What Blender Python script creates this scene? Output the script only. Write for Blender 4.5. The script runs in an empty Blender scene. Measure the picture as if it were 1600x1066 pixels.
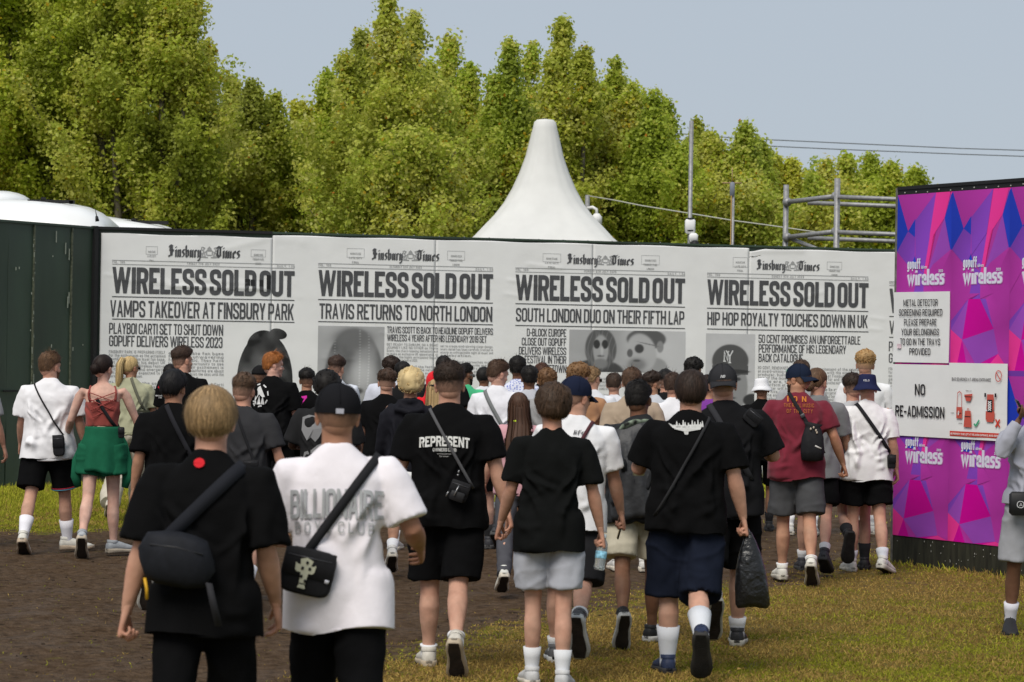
import bpy, math, random
import numpy as np
from mathutils import Vector, Matrix
from mathutils.bvhtree import BVHTree

# ------------------------------------------------------------------ camera, sky, sun, exposure
F = 3778.0; CH = 1.866; ROLL = 0.016; PITCH = math.atan(16/F)
scn = bpy.context.scene
_f = np.array([0, math.cos(PITCH), math.sin(PITCH)])
_u0 = np.array([0, -math.sin(PITCH), math.cos(PITCH)])
_x0 = np.array([1.0, 0, 0])
_r = math.cos(ROLL)*_x0 + math.sin(ROLL)*_u0
_u = -math.sin(ROLL)*_x0 + math.cos(ROLL)*_u0
cam_d = bpy.data.cameras.new('camera')
cam = bpy.data.objects.new('camera', cam_d)
scn.collection.objects.link(cam)
cam.matrix_world = Matrix(((_r[0], _u[0], -_f[0], 0), (_r[1], _u[1], -_f[1], 0), (_r[2], _u[2], -_f[2], CH), (0, 0, 0, 1)))
cam_d.sensor_width = 36; cam_d.lens = F/1600*36
cam_d.clip_start = 0.1; cam_d.clip_end = 2000
cam_d.dof.use_dof = True; cam_d.dof.focus_distance = 21; cam_d.dof.aperture_fstop = 6.3
scn.camera = cam

world = bpy.data.worlds.new('World'); scn.world = world; world.use_nodes = True
wn = world.node_tree.nodes; wl = world.node_tree.links
bg = wn['Background']
sky = wn.new('ShaderNodeTexSky'); sky.sky_type = 'NISHITA'; sky.sun_disc = False
SUN_EL, SUN_AZ = math.radians(52), math.radians(205)      # azimuth from +Y (north) clockwise: behind the camera, a little left
sky.sun_elevation = SUN_EL; sky.sun_rotation = SUN_AZ
sky.air_density = 1.0; sky.dust_density = 2.0; sky.ozone_density = 1.5
mixw = wn.new('ShaderNodeMix'); mixw.data_type = 'RGBA'
mixw.inputs['Factor'].default_value = 0.93                    # an even, overcast layer over the sky
mixw.inputs['B'].default_value = (2.88, 3.24, 3.68, 1)
wl.new(sky.outputs['Color'], mixw.inputs['A']); wl.new(mixw.outputs['Result'], bg.inputs['Color'])
bg.inputs['Strength'].default_value = 0.1
sun_d = bpy.data.lights.new('sun', 'SUN'); sun_d.energy = 1.9; sun_d.angle = math.radians(34); sun_d.color = (1.0, 0.94, 0.85)
sun = bpy.data.objects.new('sun', sun_d); scn.collection.objects.link(sun)
_sd = Vector((math.sin(SUN_AZ)*math.cos(SUN_EL), math.cos(SUN_AZ)*math.cos(SUN_EL), math.sin(SUN_EL)))
sun.rotation_euler = _sd.to_track_quat('Z', 'Y').to_euler(); sun.location = _sd*60
scn.view_settings.view_transform = 'Standard'; scn.view_settings.look = 'None'
scn.view_settings.exposure = 0.70; scn.view_settings.gamma = 1.0
scn.view_settings.use_curve_mapping = False
scn.cycles.max_bounces = 6; scn.cycles.diffuse_bounces = 3; scn.cycles.transparent_max_bounces = 8

# ------------------------------------------------------------------ pixel <-> place helpers (photograph pixels, 1600 wide)
CAMP = np.array([0, 0, CH])
def ray(px, py):
    return _f + _r*((px-800)/F) + _u*((533-py)/F)
def at(px, py, Y):
    d = ray(px, py); return CAMP + d*(Y/d[1])
def proj(P):
    v = np.asarray(P)-CAMP; w = v@_f
    return 800+F*(v@_r)/w, 533-F*(v@_u)/w
def horizon(px): return 549+ROLL*(px-800)

# ------------------------------------------------------------------ noise
_rs = np.random.RandomState(7)
_perm = _rs.permutation(256); _perm = np.concatenate([_perm, _perm, _perm]); _val = _rs.rand(256)*2-1
def vnoise(p):
    p = np.asarray(p, dtype=float); i = np.floor(p).astype(int); f = p-i; f = f*f*(3-2*f); i = i & 255
    def h(a, b, c): return _val[_perm[_perm[_perm[(i[:, 0]+a) & 255]+((i[:, 1]+b) & 255)]+((i[:, 2]+c) & 255)]]
    x, y, z = f[:, 0], f[:, 1], f[:, 2]
    def l(a, b, t): return a+(b-a)*t
    return l(l(l(h(0,0,0), h(1,0,0), x), l(h(0,1,0), h(1,1,0), x), y), l(l(h(0,0,1), h(1,0,1), x), l(h(0,1,1), h(1,1,1), x), y), z)
def fbm(p, o=3):
    s = 0; a = 1; p = np.asarray(p, dtype=float)
    for k in range(o): s = s+a*vnoise(p*(2**k)+k*17.3); a *= .5
    return s

# ------------------------------------------------------------------ geometry container
class G:
    def __init__(s): s.V = []; s.n = 0; s.L = []; s.S = []; s.M = []; s.C = []
    def add(s, V, faces, m=0, col=None):
        V = np.asarray(V, dtype=float).reshape(-1, 3)
        faces = [faces] if isinstance(faces, np.ndarray) else faces
        if len(faces) and not isinstance(faces[0], np.ndarray): faces = [np.array([f]) for f in faces]
        for f in faces:
            f = np.asarray(f); s.L.append((f+s.n).ravel()); s.S.append(np.full(len(f), f.shape[1])); s.M.append(np.full(len(f), m))
        s.V.append(V); s.n += len(V)
        if col is None: col = (1, 1, 1)
        col = np.asarray(col, dtype=float)
        s.C.append(np.tile(col, (len(V), 1)) if col.ndim == 1 else col)
        return s
    def arrays(s):
        return (np.concatenate(s.V), np.concatenate(s.L).astype(np.int32), np.concatenate(s.S).astype(np.int32),
                np.concatenate(s.M).astype(np.int32), np.concatenate(s.C))
    def merge(s, o, T=None, m=None):
        V, L, S, M, C = o.arrays() if isinstance(o, G) else o
        if T is not None: V = T(V)
        s.V.append(V); s.L.append(L+s.n); s.S.append(S); s.M.append(M if m is None else np.full(len(M), m)); s.C.append(C); s.n += len(V)
        return s
    def empty(s): return s.n == 0
    def loft(s, R, cap=(True, True), m=0, closed=True, col=None):
        R = np.asarray(R, dtype=float); k, n = R.shape[:2]; V = R.reshape(-1, 3)
        i = np.arange(k-1)[:, None]*n; j = np.arange(n if closed else n-1)[None, :]; j2 = (j+1) % n
        q = np.stack([i+j, i+j2, i+n+j2, i+n+j], -1).reshape(-1, 4)
        V = list([V]); fs = [q]; c = k*n
        if cap[0]:
            V.append(R[0].mean(0)[None]); fs.append(np.stack([np.arange(n), np.full(n, c), (np.arange(n)+1) % n], 1)[:, [0, 1, 2]]); c += 1
        if cap[1]:
            V.append(R[-1].mean(0)[None]); b = (k-1)*n; fs.append(np.stack([b+np.arange(n), b+(np.arange(n)+1) % n, np.full(n, c)], 1)); c += 1
        VV = np.concatenate(V)
        if col is not None and np.asarray(col).ndim == 2 and len(col) != len(VV):
            col = np.concatenate([col]+[np.asarray(col)[-1:]]*(len(VV)-len(col)))
        return s.add(VV, fs, m, col)
    def box(s, c, d, R=None, m=0, col=None, bev=0):
        d = np.asarray(d)/2.0
        if bev > 0:
            n = 6; ang = []
            rings = []
            for zz, ins in ((-1, bev), (-1, 0), (1, 0), (1, bev)):
                pts = []
                for sx, sy, a0 in ((1, 1, 0), (-1, 1, 90), (-1, -1, 180), (1, -1, 270)):
                    for a in (0, 45, 90):
                        t = math.radians(a0+a); bx = d[0]-bev; by = d[1]-bev
                        pts.append((sx*bx+(bev-ins)*math.cos(t), sy*by+(bev-ins)*math.sin(t), zz*(d[2]-(0 if ins else bev))))
                rings.append(pts)
            V = np.array(rings); 
            sh = V.shape; W = V.reshape(-1, 3)
            if R is not None: W = W@np.asarray(R).T
            return s.loft((W+np.asarray(c)).reshape(sh), m=m, col=col)
        V = np.array([(x, y, z) for x in (-1, 1) for y in (-1, 1) for z in (-1, 1)])*d
        if R is not None: V = V@np.asarray(R).T
        return s.add(V+np.asarray(c), np.array([[0,1,3,2],[4,6,7,5],[0,4,5,1],[2,3,7,6],[0,2,6,4],[1,5,7,3]]), m, col)
    def tube(s, P, rx, ry=None, n=10, up=(0, 1, 0), cap=(True, True), m=0, e=2.0, off=None, col=None):
        return s.loft(tube_rings(P, rx, ry, n, up, e, off), cap, m, col=col)
    def ell(s, c, r, n=12, k=8, R=None, m=0, col=None):
        th = np.linspace(0.02, math.pi-0.02, k); ph = np.arange(n)/n*2*math.pi
        V = np.stack([np.sin(th)[:, None]*np.cos(ph), np.sin(th)[:, None]*np.sin(ph), -np.cos(th)[:, None]*np.ones(n)], -1)*np.asarray(r)
        if R is not None: V = V@np.asarray(R).T
        return s.loft(V+np.asarray(c), m=m, col=col)
def nrm(v): v = np.asarray(v, dtype=float); return v/(np.linalg.norm(v)+1e-12)
def tube_rings(P, rx, ry=None, n=10, up=(0, 1, 0), e=2.0, off=None):
    P = np.asarray(P, dtype=float); k = len(P); rx = np.broadcast_to(np.asarray(rx, float), (k,)); ry = rx if ry is None else np.broadcast_to(np.asarray(ry, float), (k,))
    ph = np.arange(n)/n*2*math.pi; c, sn = np.cos(ph), np.sin(ph)
    if e != 2.0: c = np.sign(c)*np.abs(c)**(2/e); sn = np.sign(sn)*np.abs(sn)**(2/e)
    out = []; pa = None
    for i in range(k):
        t = nrm(P[min(i+1, k-1)]-P[max(i-1, 0)])
        a = np.cross(np.asarray(up, float), t) if pa is None else pa-t*(pa@t)
        if np.linalg.norm(a) < 1e-3: a = np.cross((1.0, 0, 0), t)
        if np.linalg.norm(a) < 1e-3: a = np.cross((0, 0, 1.0), t)
        a = nrm(a); b = np.cross(t, a); pa = a
        ring = P[i]+a*(rx[i]*c)[:, None]+b*(ry[i]*sn)[:, None]
        out.append(ring)
    return np.array(out)

def mesh_from(name, A, mats, smooth=True, col=True):
    V, L, S, M, C = A.arrays() if isinstance(A, G) else A
    me = bpy.data.meshes.new(name)
    me.vertices.add(len(V)); me.vertices.foreach_set('co', V.astype(np.float32).ravel())
    me.loops.add(len(L)); me.loops.foreach_set('vertex_index', L)
    me.polygons.add(len(S)); me.polygons.foreach_set('loop_start', np.concatenate([[0], np.cumsum(S)[:-1]]).astype(np.int32))
    if M.max(initial=0) > 0: me.polygons.foreach_set('material_index', M)
    me.polygons.foreach_set('use_smooth', np.full(len(S), smooth))
    me.update(calc_edges=True); me.validate()
    if col:
        ca = me.color_attributes.new('Col', 'FLOAT_COLOR', 'POINT')
        ca.data.foreach_set('color', np.concatenate([C, np.ones((len(C), 1))], 1).astype(np.float32).ravel())
    for m in (mats if isinstance(mats, (list, tuple)) else [mats]): me.materials.append(m)
    return me
def tag(o, label=None, cat=None, group=None, kind=None):
    if label: o['label'] = label
    if cat: o['category'] = cat
    if group: o['group'] = group
    if kind: o['kind'] = kind
    return o
def empty(name, loc=(0, 0, 0), rz=0, label=None, cat=None, group=None, kind=None):
    o = bpy.data.objects.new(name, None); o.empty_display_size = .2; scn.collection.objects.link(o); o.location = loc; o.rotation_euler = (0, 0, rz)
    return tag(o, label, cat, group, kind)
def part(name, A, mats, parent=None, smooth=True, local=False, col=False, me=None):
    """one mesh object; geometry in world coordinates (or in the parent's with local=True)"""
    V, L, S, M, C = A.arrays() if isinstance(A, G) else A
    if parent is not None and not local:
        l = np.zeros(3); p = parent
        while p is not None: l = l+np.array(p.location); p = p.parent
        V = V-l
    me = mesh_from(name, (V, L, S, M, C), mats, smooth, col)
    o = bpy.data.objects.new(name, me); scn.collection.objects.link(o)
    if parent is not None: o.parent = parent
    return o

# ------------------------------------------------------------------ materials
_mc = {}
def mat(name, color, rough=.8, nscale=0, namt=.15, bump=0, bscale=40, spec=.3, metal=0, attr=False, sheen=0, trans=0, stretch=None, bdist=.002, detail=4):
    key = (name, tuple(color) if color else None, rough, nscale, namt, bump, bscale, spec, metal, attr, sheen, trans, stretch)
    if key in _mc: return _mc[key]
    m = bpy.data.materials.new(name); m.use_nodes = True; N = m.node_tree.nodes; K = m.node_tree.links
    b = N['Principled BSDF']; b.inputs['Roughness'].default_value = rough; b.inputs['Specular IOR Level'].default_value = spec; b.inputs['Metallic'].default_value = metal
    if sheen: b.inputs['Sheen Weight'].default_value = sheen; b.inputs['Sheen Roughness'].default_value = .6
    src = None
    if attr:
        a = N.new('ShaderNodeAttribute'); a.attribute_name = 'Col'; src = a.outputs['Color']
    tc = N.new('ShaderNodeTexCoord'); vec = tc.outputs['Object']
    if stretch:
        mp = N.new('ShaderNodeMapping'); mp.inputs['Scale'].default_value = stretch; K.new(vec, mp.inputs['Vector']); vec = mp.outputs['Vector']
    if nscale:
        n = N.new('ShaderNodeTexNoise'); n.inputs['Scale'].default_value = nscale; n.inputs['Detail'].default_value = detail; K.new(vec, n.inputs['Vector'])
        r = N.new('ShaderNodeMapRange'); r.inputs['From Min'].default_value = .3; r.inputs['From Max'].default_value = .7
        r.inputs['To Min'].default_value = 1-namt; r.inputs['To Max'].default_value = 1+namt; K.new(n.outputs['Fac'], r.inputs['Value'])
        mx = N.new('ShaderNodeVectorMath'); mx.operation = 'SCALE'; K.new(r.outputs['Result'], mx.inputs['Scale'])
        if src: K.new(src, mx.inputs[0])
        else: mx.inputs[0].default_value = color[:3]
        src = mx.outputs['Vector']
    if src: K.new(src, b.inputs['Base Color'])
    else: b.inputs['Base Color'].default_value = (*color[:3], 1)
    if bump:
        n2 = N.new('ShaderNodeTexNoise'); n2.inputs['Scale'].default_value = bscale; n2.inputs['Detail'].default_value = 5; K.new(vec, n2.inputs['Vector'])
        bp = N.new('ShaderNodeBump'); bp.inputs['Strength'].default_value = bump; bp.inputs['Distance'].default_value = bdist
        K.new(n2.outputs['Fac'], bp.inputs['Height']); K.new(bp.outputs['Normal'], b.inputs['Normal'])
    if trans:
        t = N.new('ShaderNodeBsdfTranslucent'); ms = N.new('ShaderNodeMixShader'); ms.inputs['Fac'].default_value = trans
        if src: K.new(src, t.inputs['Color'])
        else: t.inputs['Color'].default_value = (*color[:3], 1)
        K.new(b.outputs['BSDF'], ms.inputs[1]); K.new(t.outputs['BSDF'], ms.inputs[2])
        K.new(ms.outputs['Shader'], N['Material Output'].inputs['Surface'])
    _mc[key] = m; return m

# ------------------------------------------------------------------ lettering: a stroke font turned into flat geometry
def fillet(pts, r, closed):
    n = len(pts); out = []
    for i, p in enumerate(pts):
        fl = len(p) > 2 and p[2]
        P = np.array(p[:2], float)
        if not fl or (not closed and i in (0, n-1)): out.append(P); continue
        A = np.array(pts[i-1][:2], float); B = np.array(pts[(i+1) % n][:2], float)
        la, lb = np.linalg.norm(A-P), np.linalg.norm(B-P); rr = min(r*(fl if fl is not True else 1), la*.5, lb*.5)
        a = P+(A-P)/la*rr; b = P+(B-P)/lb*rr
        for t in (0, .25, .5, .75, 1): out.append((1-t)**2*a+2*t*(1-t)*P+t*t*b)
    o2 = [out[0]]
    for q in out[1:]:
        if np.hypot(*(q-o2[-1])) > 1e-7: o2.append(q)
    if closed and np.hypot(*(o2[0]-o2[-1])) < 1e-7: o2.pop()
    return np.array(o2)
R_ = lambda x, y: (x, y, 1)
O_ = [R_(0,0), R_(1,0), R_(1,1), R_(0,1)]
GL = {
'A': (1.05, [('d',(0,0),(.5,1)), ('d',(1,0),(.5,1)), ('l',[(.2,.26),(.8,.26)])]),
'B': (1, [('c',[(0,0),R_(1,0),R_(1,.52),(0,.52)]), ('c',[(0,.52),R_(.93,.52),R_(.93,1),(0,1)])]),
'C': (1, [('l',[(1,.66),R_(1,1),R_(0,1),R_(0,0),R_(1,0),(1,.34)])]),
'D': (1, [('c',[(0,0),R_(1,0),R_(1,1),(0,1)])]),
'E': (.85, [('l',[(1,1),(0,1),(0,0),(1,0)]), ('l',[(0,.52),(.85,.52)])]),
'F': (.82, [('l',[(1,1),(0,1),(0,-.08)]), ('l',[(0,.5),(.85,.5)])]),
'G': (1, [('l',[(1,.68),R_(1,1),R_(0,1),R_(0,0),R_(1,0),(1,.46),(.5,.46)])]),
'H': (1, [('v',0), ('v',1), ('l',[(0,.52),(1,.52)])]),
'I': (0, [('v',0)]),
'J': (.8, [('l',[(1,1.08),R_(1,0),R_(0,0),(0,.34)])]),
'K': (1, [('v',0), ('d',(.12,.38),(1,1)), ('d',(1,0),(.38,.6))]),
'L': (.78, [('l',[(0,1.08),(0,0),(1,0)])]),
'M': (1.45, [('v',0), ('v',1), ('d',(.5,.1),(0,1)), ('d',(.5,.1),(1,1))]),
'N': (1.08, [('v',0), ('v',1), ('d',(1,0),(0,1))]),
'O': (1, [('c',O_)]),
'P': (.98, [('l',[(0,-.08),(0,1),R_(1,1),R_(1,.42),(0,.42)])]),
'Q': (1, [('c',O_), ('d',(1.1,-.05),(.6,.3))]),
'R': (1, [('l',[(0,-.08),(0,1),R_(1,1),R_(1,.48),(0,.48)]), ('d',(1,0),(.62,.48))]),
'S': (1, [('l',[(1,.70),R_(1,1),R_(0,1),R_(0,.58),R_(1,.42),R_(1,0),R_(0,0),(0,.30)])]),
'T': (.9, [('l',[(0,1),(1,1)]), ('v',.5)]),
'U': (1, [('l',[(0,1.08),R_(0,0),R_(1,0),(1,1.08)])]),
'V': (1.02, [('d',(.5,0),(0,1)), ('d',(.5,0),(1,1))]),
'W': (1.95, [('d',(.25,0),(0,1)), ('d',(.25,0),(.5,1)), ('d',(.75,0),(.5,1)), ('d',(.75,0),(1,1))]),
'X': (1, [('d',(0,0),(1,1)), ('d',(1,0),(0,1))]),
'Y': (1, [('d',(.5,.42),(0,1)), ('d',(.5,.42),(1,1)), ('l',[(.5,-.08),(.5,.5)])]),
'Z': (.9, [('l',[(0,1),(1,1),(0,0),(1,0)])]),
'0': (.95, [('c',O_)]), '1': (.4, [('l',[(0,.85),(1,1),(1,-.08)])]),
'2': (.95, [('l',[(0,.7),R_(0,1),R_(1,1),R_(1,.6),(0,0),(1,0)])]),
'3': (.95, [('l',[(0,.72),R_(0,1),R_(1,1),R_(1,.52),(.4,.52)]), ('l',[(.4,.52),R_(1,.52),R_(1,0),R_(0,0),(0,.28)])]),
'4': (1, [('l',[(.8,-.08),(.8,1.05),(0,.25),(1.1,.25)])]),
'5': (.95, [('l',[(1,1),(0,1),(0,.58),R_(1,.58),R_(1,0),R_(0,0),(0,.28)])]),
'6': (.95, [('l',[(1,.75),R_(1,1),R_(0,1),R_(0,0),R_(1,0),R_(1,.55),(0,.55)])]),
'7': (.9, [('l',[(0,1),(1,1),(.3,-.08)])]),
'8': (.95, [('c',[R_(0,0),R_(1,0),R_(1,.52),R_(0,.52)]), ('c',[R_(0,.52),R_(1,.52),R_(1,1),R_(0,1)])]),
'9': (.95, [('l',[(0,.25),R_(0,0),R_(1,0),R_(1,1),R_(0,1),R_(0,.45),(1,.45)])]),
'-': (.55, [('l',[(0,.42),(1,.42)])]), '.': (0, [('l',[(0,-.08),(0,.08)])]), "'": (0, [('l',[(0,.8),(0,1.08)])]), ',': (0, [('l',[(0,-.2),(0,.08)])]),
'a': (.8, [('l',[(.1,.62),R_(1,.66),(1,-.08)]), ('l',[(1,.36),R_(0,.36),R_(0,0),(1,0)])]),
'b': (.8, [('l',[(0,1.08),(0,0),R_(1,0),R_(1,.64),(0,.64)])]),
'c': (.75, [('l',[(1,.64),R_(0,.64),R_(0,0),(1,0)])]),
'd': (.8, [('l',[(1,1.08),(1,0),R_(0,0),R_(0,.64),(1,.64)])]),
'e': (.8, [('l',[(0,.32),(1,.32),R_(1,.64),R_(0,.64),R_(0,0),(1,0)])]),
'f': (.5, [('l',[(1,1),R_(.3,1),(.3,-.08)]), ('l',[(0,.64),(1,.64)])]),
'g': (.8, [('l',[(1,.64),R_(0,.64),R_(0,0),(1,0)]), ('l',[(1,.72),R_(1,-.3),(0,-.3)])]),
'h': (.8, [('l',[(0,1.08),(0,-.08)]), ('l',[(0,.64),R_(1,.64),(1,-.08)])]),
'i': (0, [('l',[(0,.68),(0,-.08)]), ('l',[(0,.84),(0,1)])]), 'j': (.3, [('l',[(1,.68),R_(1,-.3),(0,-.3)])]),
'k': (.75, [('l',[(0,1.08),(0,-.08)]), ('l',[(1,.68),(.1,.3),(1,-.05)])]), 'l': (0, [('l',[(0,1.08),(0,-.08)])]),
'm': (1.4, [('l',[(0,-.08),(0,.64),R_(.5,.64),(.5,-.08)]), ('l',[(.5,.64),R_(1,.64),(1,-.08)])]),
'n': (.8, [('l',[(0,-.08),(0,.64),R_(1,.64),(1,-.08)])]), 'o': (.8, [('c',[R_(0,0),R_(1,0),R_(1,.64),R_(0,.64)])]),
'p': (.8, [('l',[(0,-.35),(0,.64),R_(1,.64),R_(1,0),(0,0)])]), 'q': (.8, [('l',[(1,-.35),(1,.64),R_(0,.64),R_(0,0),(1,0)])]),
'r': (.5, [('l',[(0,-.08),(0,.5),R_(0,.64),(1,.64)])]),
's': (.75, [('l',[(1,.64),R_(0,.64),R_(0,.34),R_(1,.34),R_(1,0),(0,0)])]),
't': (.5, [('l',[(.3,.9),R_(.3,0),(1,0)]), ('l',[(0,.64),(1,.64)])]), 'u': (.8, [('l',[(0,.7),R_(0,0),(1,0)]), ('l',[(1,.7),(1,-.08)])]),
'v': (.8, [('l',[(0,.7),(.5,0),(1,.7)])]), 'w': (1.75, [('l',[(0,.7),(.25,0),(.5,.6),(.75,0),(1,.7)])]), 'x': (.8, [('l',[(0,.68),(1,0)]), ('l',[(0,0),(1,.68)])]),
'y': (.8, [('l',[(0,.7),(.5,0)]), ('l',[(1,.7),(.3,-.3)])]), 'z': (.8, [('l',[(0,.64),(1,.64),(0,0),(1,0)])]),
}
def strip(P, w, closed):
    n = len(P); L = []; Rr = []
    for i in range(n):
        if closed: a = P[i]-P[i-1]; b = P[(i+1) % n]-P[i]
        else: a = P[i]-P[i-1] if i else P[1]-P[0]; b = P[i+1]-P[i] if i < n-1 else a
        a = a/(np.hypot(*a)+1e-9); b = b/(np.hypot(*b)+1e-9); t = a+b; t = t/(np.hypot(*t)+1e-9); nn = np.array([-t[1], t[0]])
        c = max(.45, nn@np.array([-a[1], a[0]])); L.append(P[i]+nn*w/c); Rr.append(P[i]-nn*w/c)
    return np.array(L), np.array(Rr)
def text2d(s, h, weight=.14, asp=.42, gap=.1, space=.22, width=None, slant=0, round_=1.0, hb=.9):
    """-> list of (V2, quads) pieces and the total width; h = cap height"""
    adv = 0; lay = []
    for ch in s:
        if ch == ' ': adv += space; continue
        g = GL.get(ch) or GL.get(ch.upper())
        if not g: continue
        w = g[0]*asp*(1-weight/asp*.5) if g[0] else 0
        lay.append((ch, g, adv, w)); adv += w+weight+gap
    tot = adv-gap; sx = (width/(tot*h)) if width else 1.0
    out = []; lw = weight*h*sx   # stroke width follows horizontal fit
    hw = weight*h*hb
    for ch, g, x0, w in lay:
        X0 = x0*h*sx+lw/2; W = w*h*sx; y0 = hw/2; H = h-hw
        for st in g[1]:
            if st[0] == 'v':
                cx = X0+st[1]*W; V = np.array([(cx-lw/2, 0), (cx+lw/2, 0), (cx+lw/2, h), (cx-lw/2, h)]); out.append((V, np.array([[0, 1, 2, 3]])))
            elif st[0] == 'd':
                (ax, ay), (bx, by) = st[1], st[2]
                ya = 0 if ay <= 0 else y0+ay*H; yb = h if by >= 1 else y0+by*H
                hx = lw/2*(.84 if ch in 'WMVA' else 1.0)
                V = np.array([(X0+ax*W-hx, ya), (X0+ax*W+hx, ya), (X0+bx*W+hx, yb), (X0+bx*W-hx, yb)]); out.append((V, np.array([[0, 1, 2, 3]])))
            else:
                cl = st[0] == 'c'
                pts = [(X0+p[0]*W, y0+p[1]*H if p[1] not in (-.08, 1.08) else (0 if p[1] < 0 else h))+tuple(p[2:]) for p in st[1]]
                if not cl:          # horizontal arms run out to the full width of the letter
                    for e_, n_ in ((0, 1), (-1, -2)):
                        if abs(pts[e_][1]-pts[n_][1]) < 1e-6 and st[1][e_][0] in (0, 1): pts[e_] = (pts[e_][0]+math.copysign(lw*.5, pts[e_][0]-pts[n_][0]), pts[e_][1])
                P = fillet(pts, max(W*.5, hw*.6)*round_, cl) if any(len(p) > 2 for p in pts) else np.array([p[:2] for p in pts])
                q_ = np.array([lw/hw, 1.0]); A, B = strip(P/q_, hw/2, cl); A = A*q_; B = B*q_
                n = len(P); i = np.arange(n if cl else n-1); j = (i+1) % n
                out.append((np.concatenate([A, B]), np.stack([i, j, n+j, n+i], 1)))
    if slant: out = [(np.stack([V[:, 0]+slant*V[:, 1], V[:, 1]], 1), q) for V, q in out]
    return out, (tot*h*sx)
def put_text(g, pieces, mapf, m=0, col=None, step=.00012, sub=None):
    k = 0
    for V, q in pieces:
        if sub: V, q = subdiv(V, q, sub)
        W = mapf(V, k % 24*step); g.add(W, q, m, col); k += 1
def subdiv(V, q, mx):
    for _ in range(4):
        e = max(np.linalg.norm(V[q[:, 0]]-V[q[:, 1]], axis=1).max(), np.linalg.norm(V[q[:, 1]]-V[q[:, 2]], axis=1).max())
        if e <= mx: break
        a, b, c, d = (V[q[:, i]] for i in range(4)); n = len(q)
        ab, bc, cd, da, o = (a+b)/2, (b+c)/2, (c+d)/2, (d+a)/2, (a+b+c+d)/4
        V = np.concatenate([a, b, c, d, ab, bc, cd, da, o]); i = np.arange(n)
        A, B, C_, D, AB, BC, CD, DA, Oo = (i+n*k for k in range(9))
        q = np.concatenate([np.stack(t, 1) for t in ((A, AB, Oo, DA), (AB, B, BC, Oo), (Oo, BC, C_, CD), (DA, Oo, CD, D))])
    return V, q
def blackletter(s, h, width=None):
    """broad-nib pen letters"""
    nib = np.array([.10, .06]); X = .62
    def V(x, a=0, b=X): return [[(x-.05, b-.06), (x, b), (x+.02, b-.08)], [(x, b-.04), (x, a+.05)], [(x-.02, a+.06), (x+.03, a), (x+.09, a+.06)]]
    LET = {
    'F': (.60, [[(.02,.80),(.12,.96),(.34,.86),(.56,.98)], [(.12,.48),(.30,.56),(.5,.52)], [(.12,.42),(.30,.50),(.5,.46)], [(.0,.88),(.12,1.02),(.35,.94),(.55,1.05)], [(.2,.98),(.1,.6),(.22,.5),(.2,.12),(.05,.0),(-.03,.12),(.1,.2)], [(.33,.95),(.32,.1)], [(.1,.55),(.5,.6)]]),
    'T': (.50, [[(.02,.76),(.1,.92),(.3,.85),(.56,.95)], [(.0,.82),(.08,.98),(.3,.92),(.6,1.02)], [(.3,.9),(.08,.7),(.05,.25),(.22,.02),(.5,.18)], [(.36,.92),(.34,.12)]]),
    'i': (.2, V(.1)+[[(.08,.86),(.13,.82)]]), 'n': (.42, V(.08)+[[(.1,.5),(.24,X),(.3,X-.06)]]+V(.32)[1:]), 'm': (.66, V(.08)+[[(.1,.5),(.24,X)]]+V(.31)[1:]+[[(.33,.5),(.47,X)]]+V(.55)[1:]),
    's': (.34, [[(.3,.58),(.15,.64),(.06,.48),(.26,.26),(.2,.05),(.02,.03)]]), 'b': (.42, [[(.06,1.0),(.08,.06),(.2,0),(.33,.1),(.33,.5),(.24,X),(.1,.5)]]),
    'u': (.42, V(.08)+V(.32)+[[(.12,.06),(.3,.12)]]), 'r': (.3, V(.08)+[[(.1,.5),(.2,X),(.28,.55)]]), 'e': (.34, [[(.08,.3),(.3,.44),(.22,X),(.08,.5),(.06,.1),(.16,0),(.3,.1)]]),
    'y': (.42, V(.08)+[[(.32,X),(.33,.0),(.2,-.28),(.04,-.22)]]+[[(.12,.06),(.3,.12)]]),
    }
    out = []; x = 0
    for ch in s:
        if ch == ' ': x += .25; continue
        w, st = LET[ch]
        for pl in st:
            P = np.array(pl)+(x, 0)
            for a, b in zip(P[:-1], P[1:]):
                out.append((np.array([a-nib, a+nib, b+nib, b-nib]), np.array([[0, 1, 2, 3]])))
        x += w+.09
    sx = width/(x*h) if width else 1
    return [(V*(h*sx, h), q) for V, q in out]
# ------------------------------------------------------------------ ground: one sheet, mud where the crowd has walked
M_GRASS = mat('grass_blades', None, rough=.85, attr=True, spec=.04, trans=.25)
def ground_masks(V):
    """mud weight and dryness at ground positions (world X, Y), from the tracks the crowd has worn"""
    x, y = proj(np.stack([V[:, 0], V[:, 1], np.zeros(len(V))], 1))
    y = np.where(V[:, 1] < 3, 3000, y)
    n = fbm(np.stack([V[:, 0]*1.3, V[:, 1]*.55, np.zeros(len(V))], 1), 4)
    near = np.interp(x, [-200, 0, 220, 450, 620, 800, 950, 1100, 1200, 1400, 1500], [1230, 1160, 1130, 1085, 1045, 1000, 962, 925, 902, 882, 860])
    far = np.interp(x, [-200, 0, 200, 400, 700, 1150, 1400, 1500], [835, 832, 822, 800, 785, 782, 772, 770])
    nn = n*18
    m = np.clip((near+nn*1.6-y)/95+.5, 0, 1)*np.clip((y-far+nn*.6)/16+.5, 0, 1)
    m = m*np.clip((1560-x)/60, 0, 1)
    dry = np.clip(1-np.abs(y-near-40)/170, 0, 1)*.85+.2*np.clip((1150-x)/300, 0, 1)*(y > near)+.25*np.clip((700-x)/500, 0, 1)*(y > near)
    return np.clip(m, 0, 1), np.clip(dry+n*.12, 0, 1)
def ground_h(V):
    p = np.stack([V[:, 0], V[:, 1], np.zeros(len(V))], 1)
    return fbm(p*2.2, 3)*.008+fbm(p*9, 2)*.006
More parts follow.
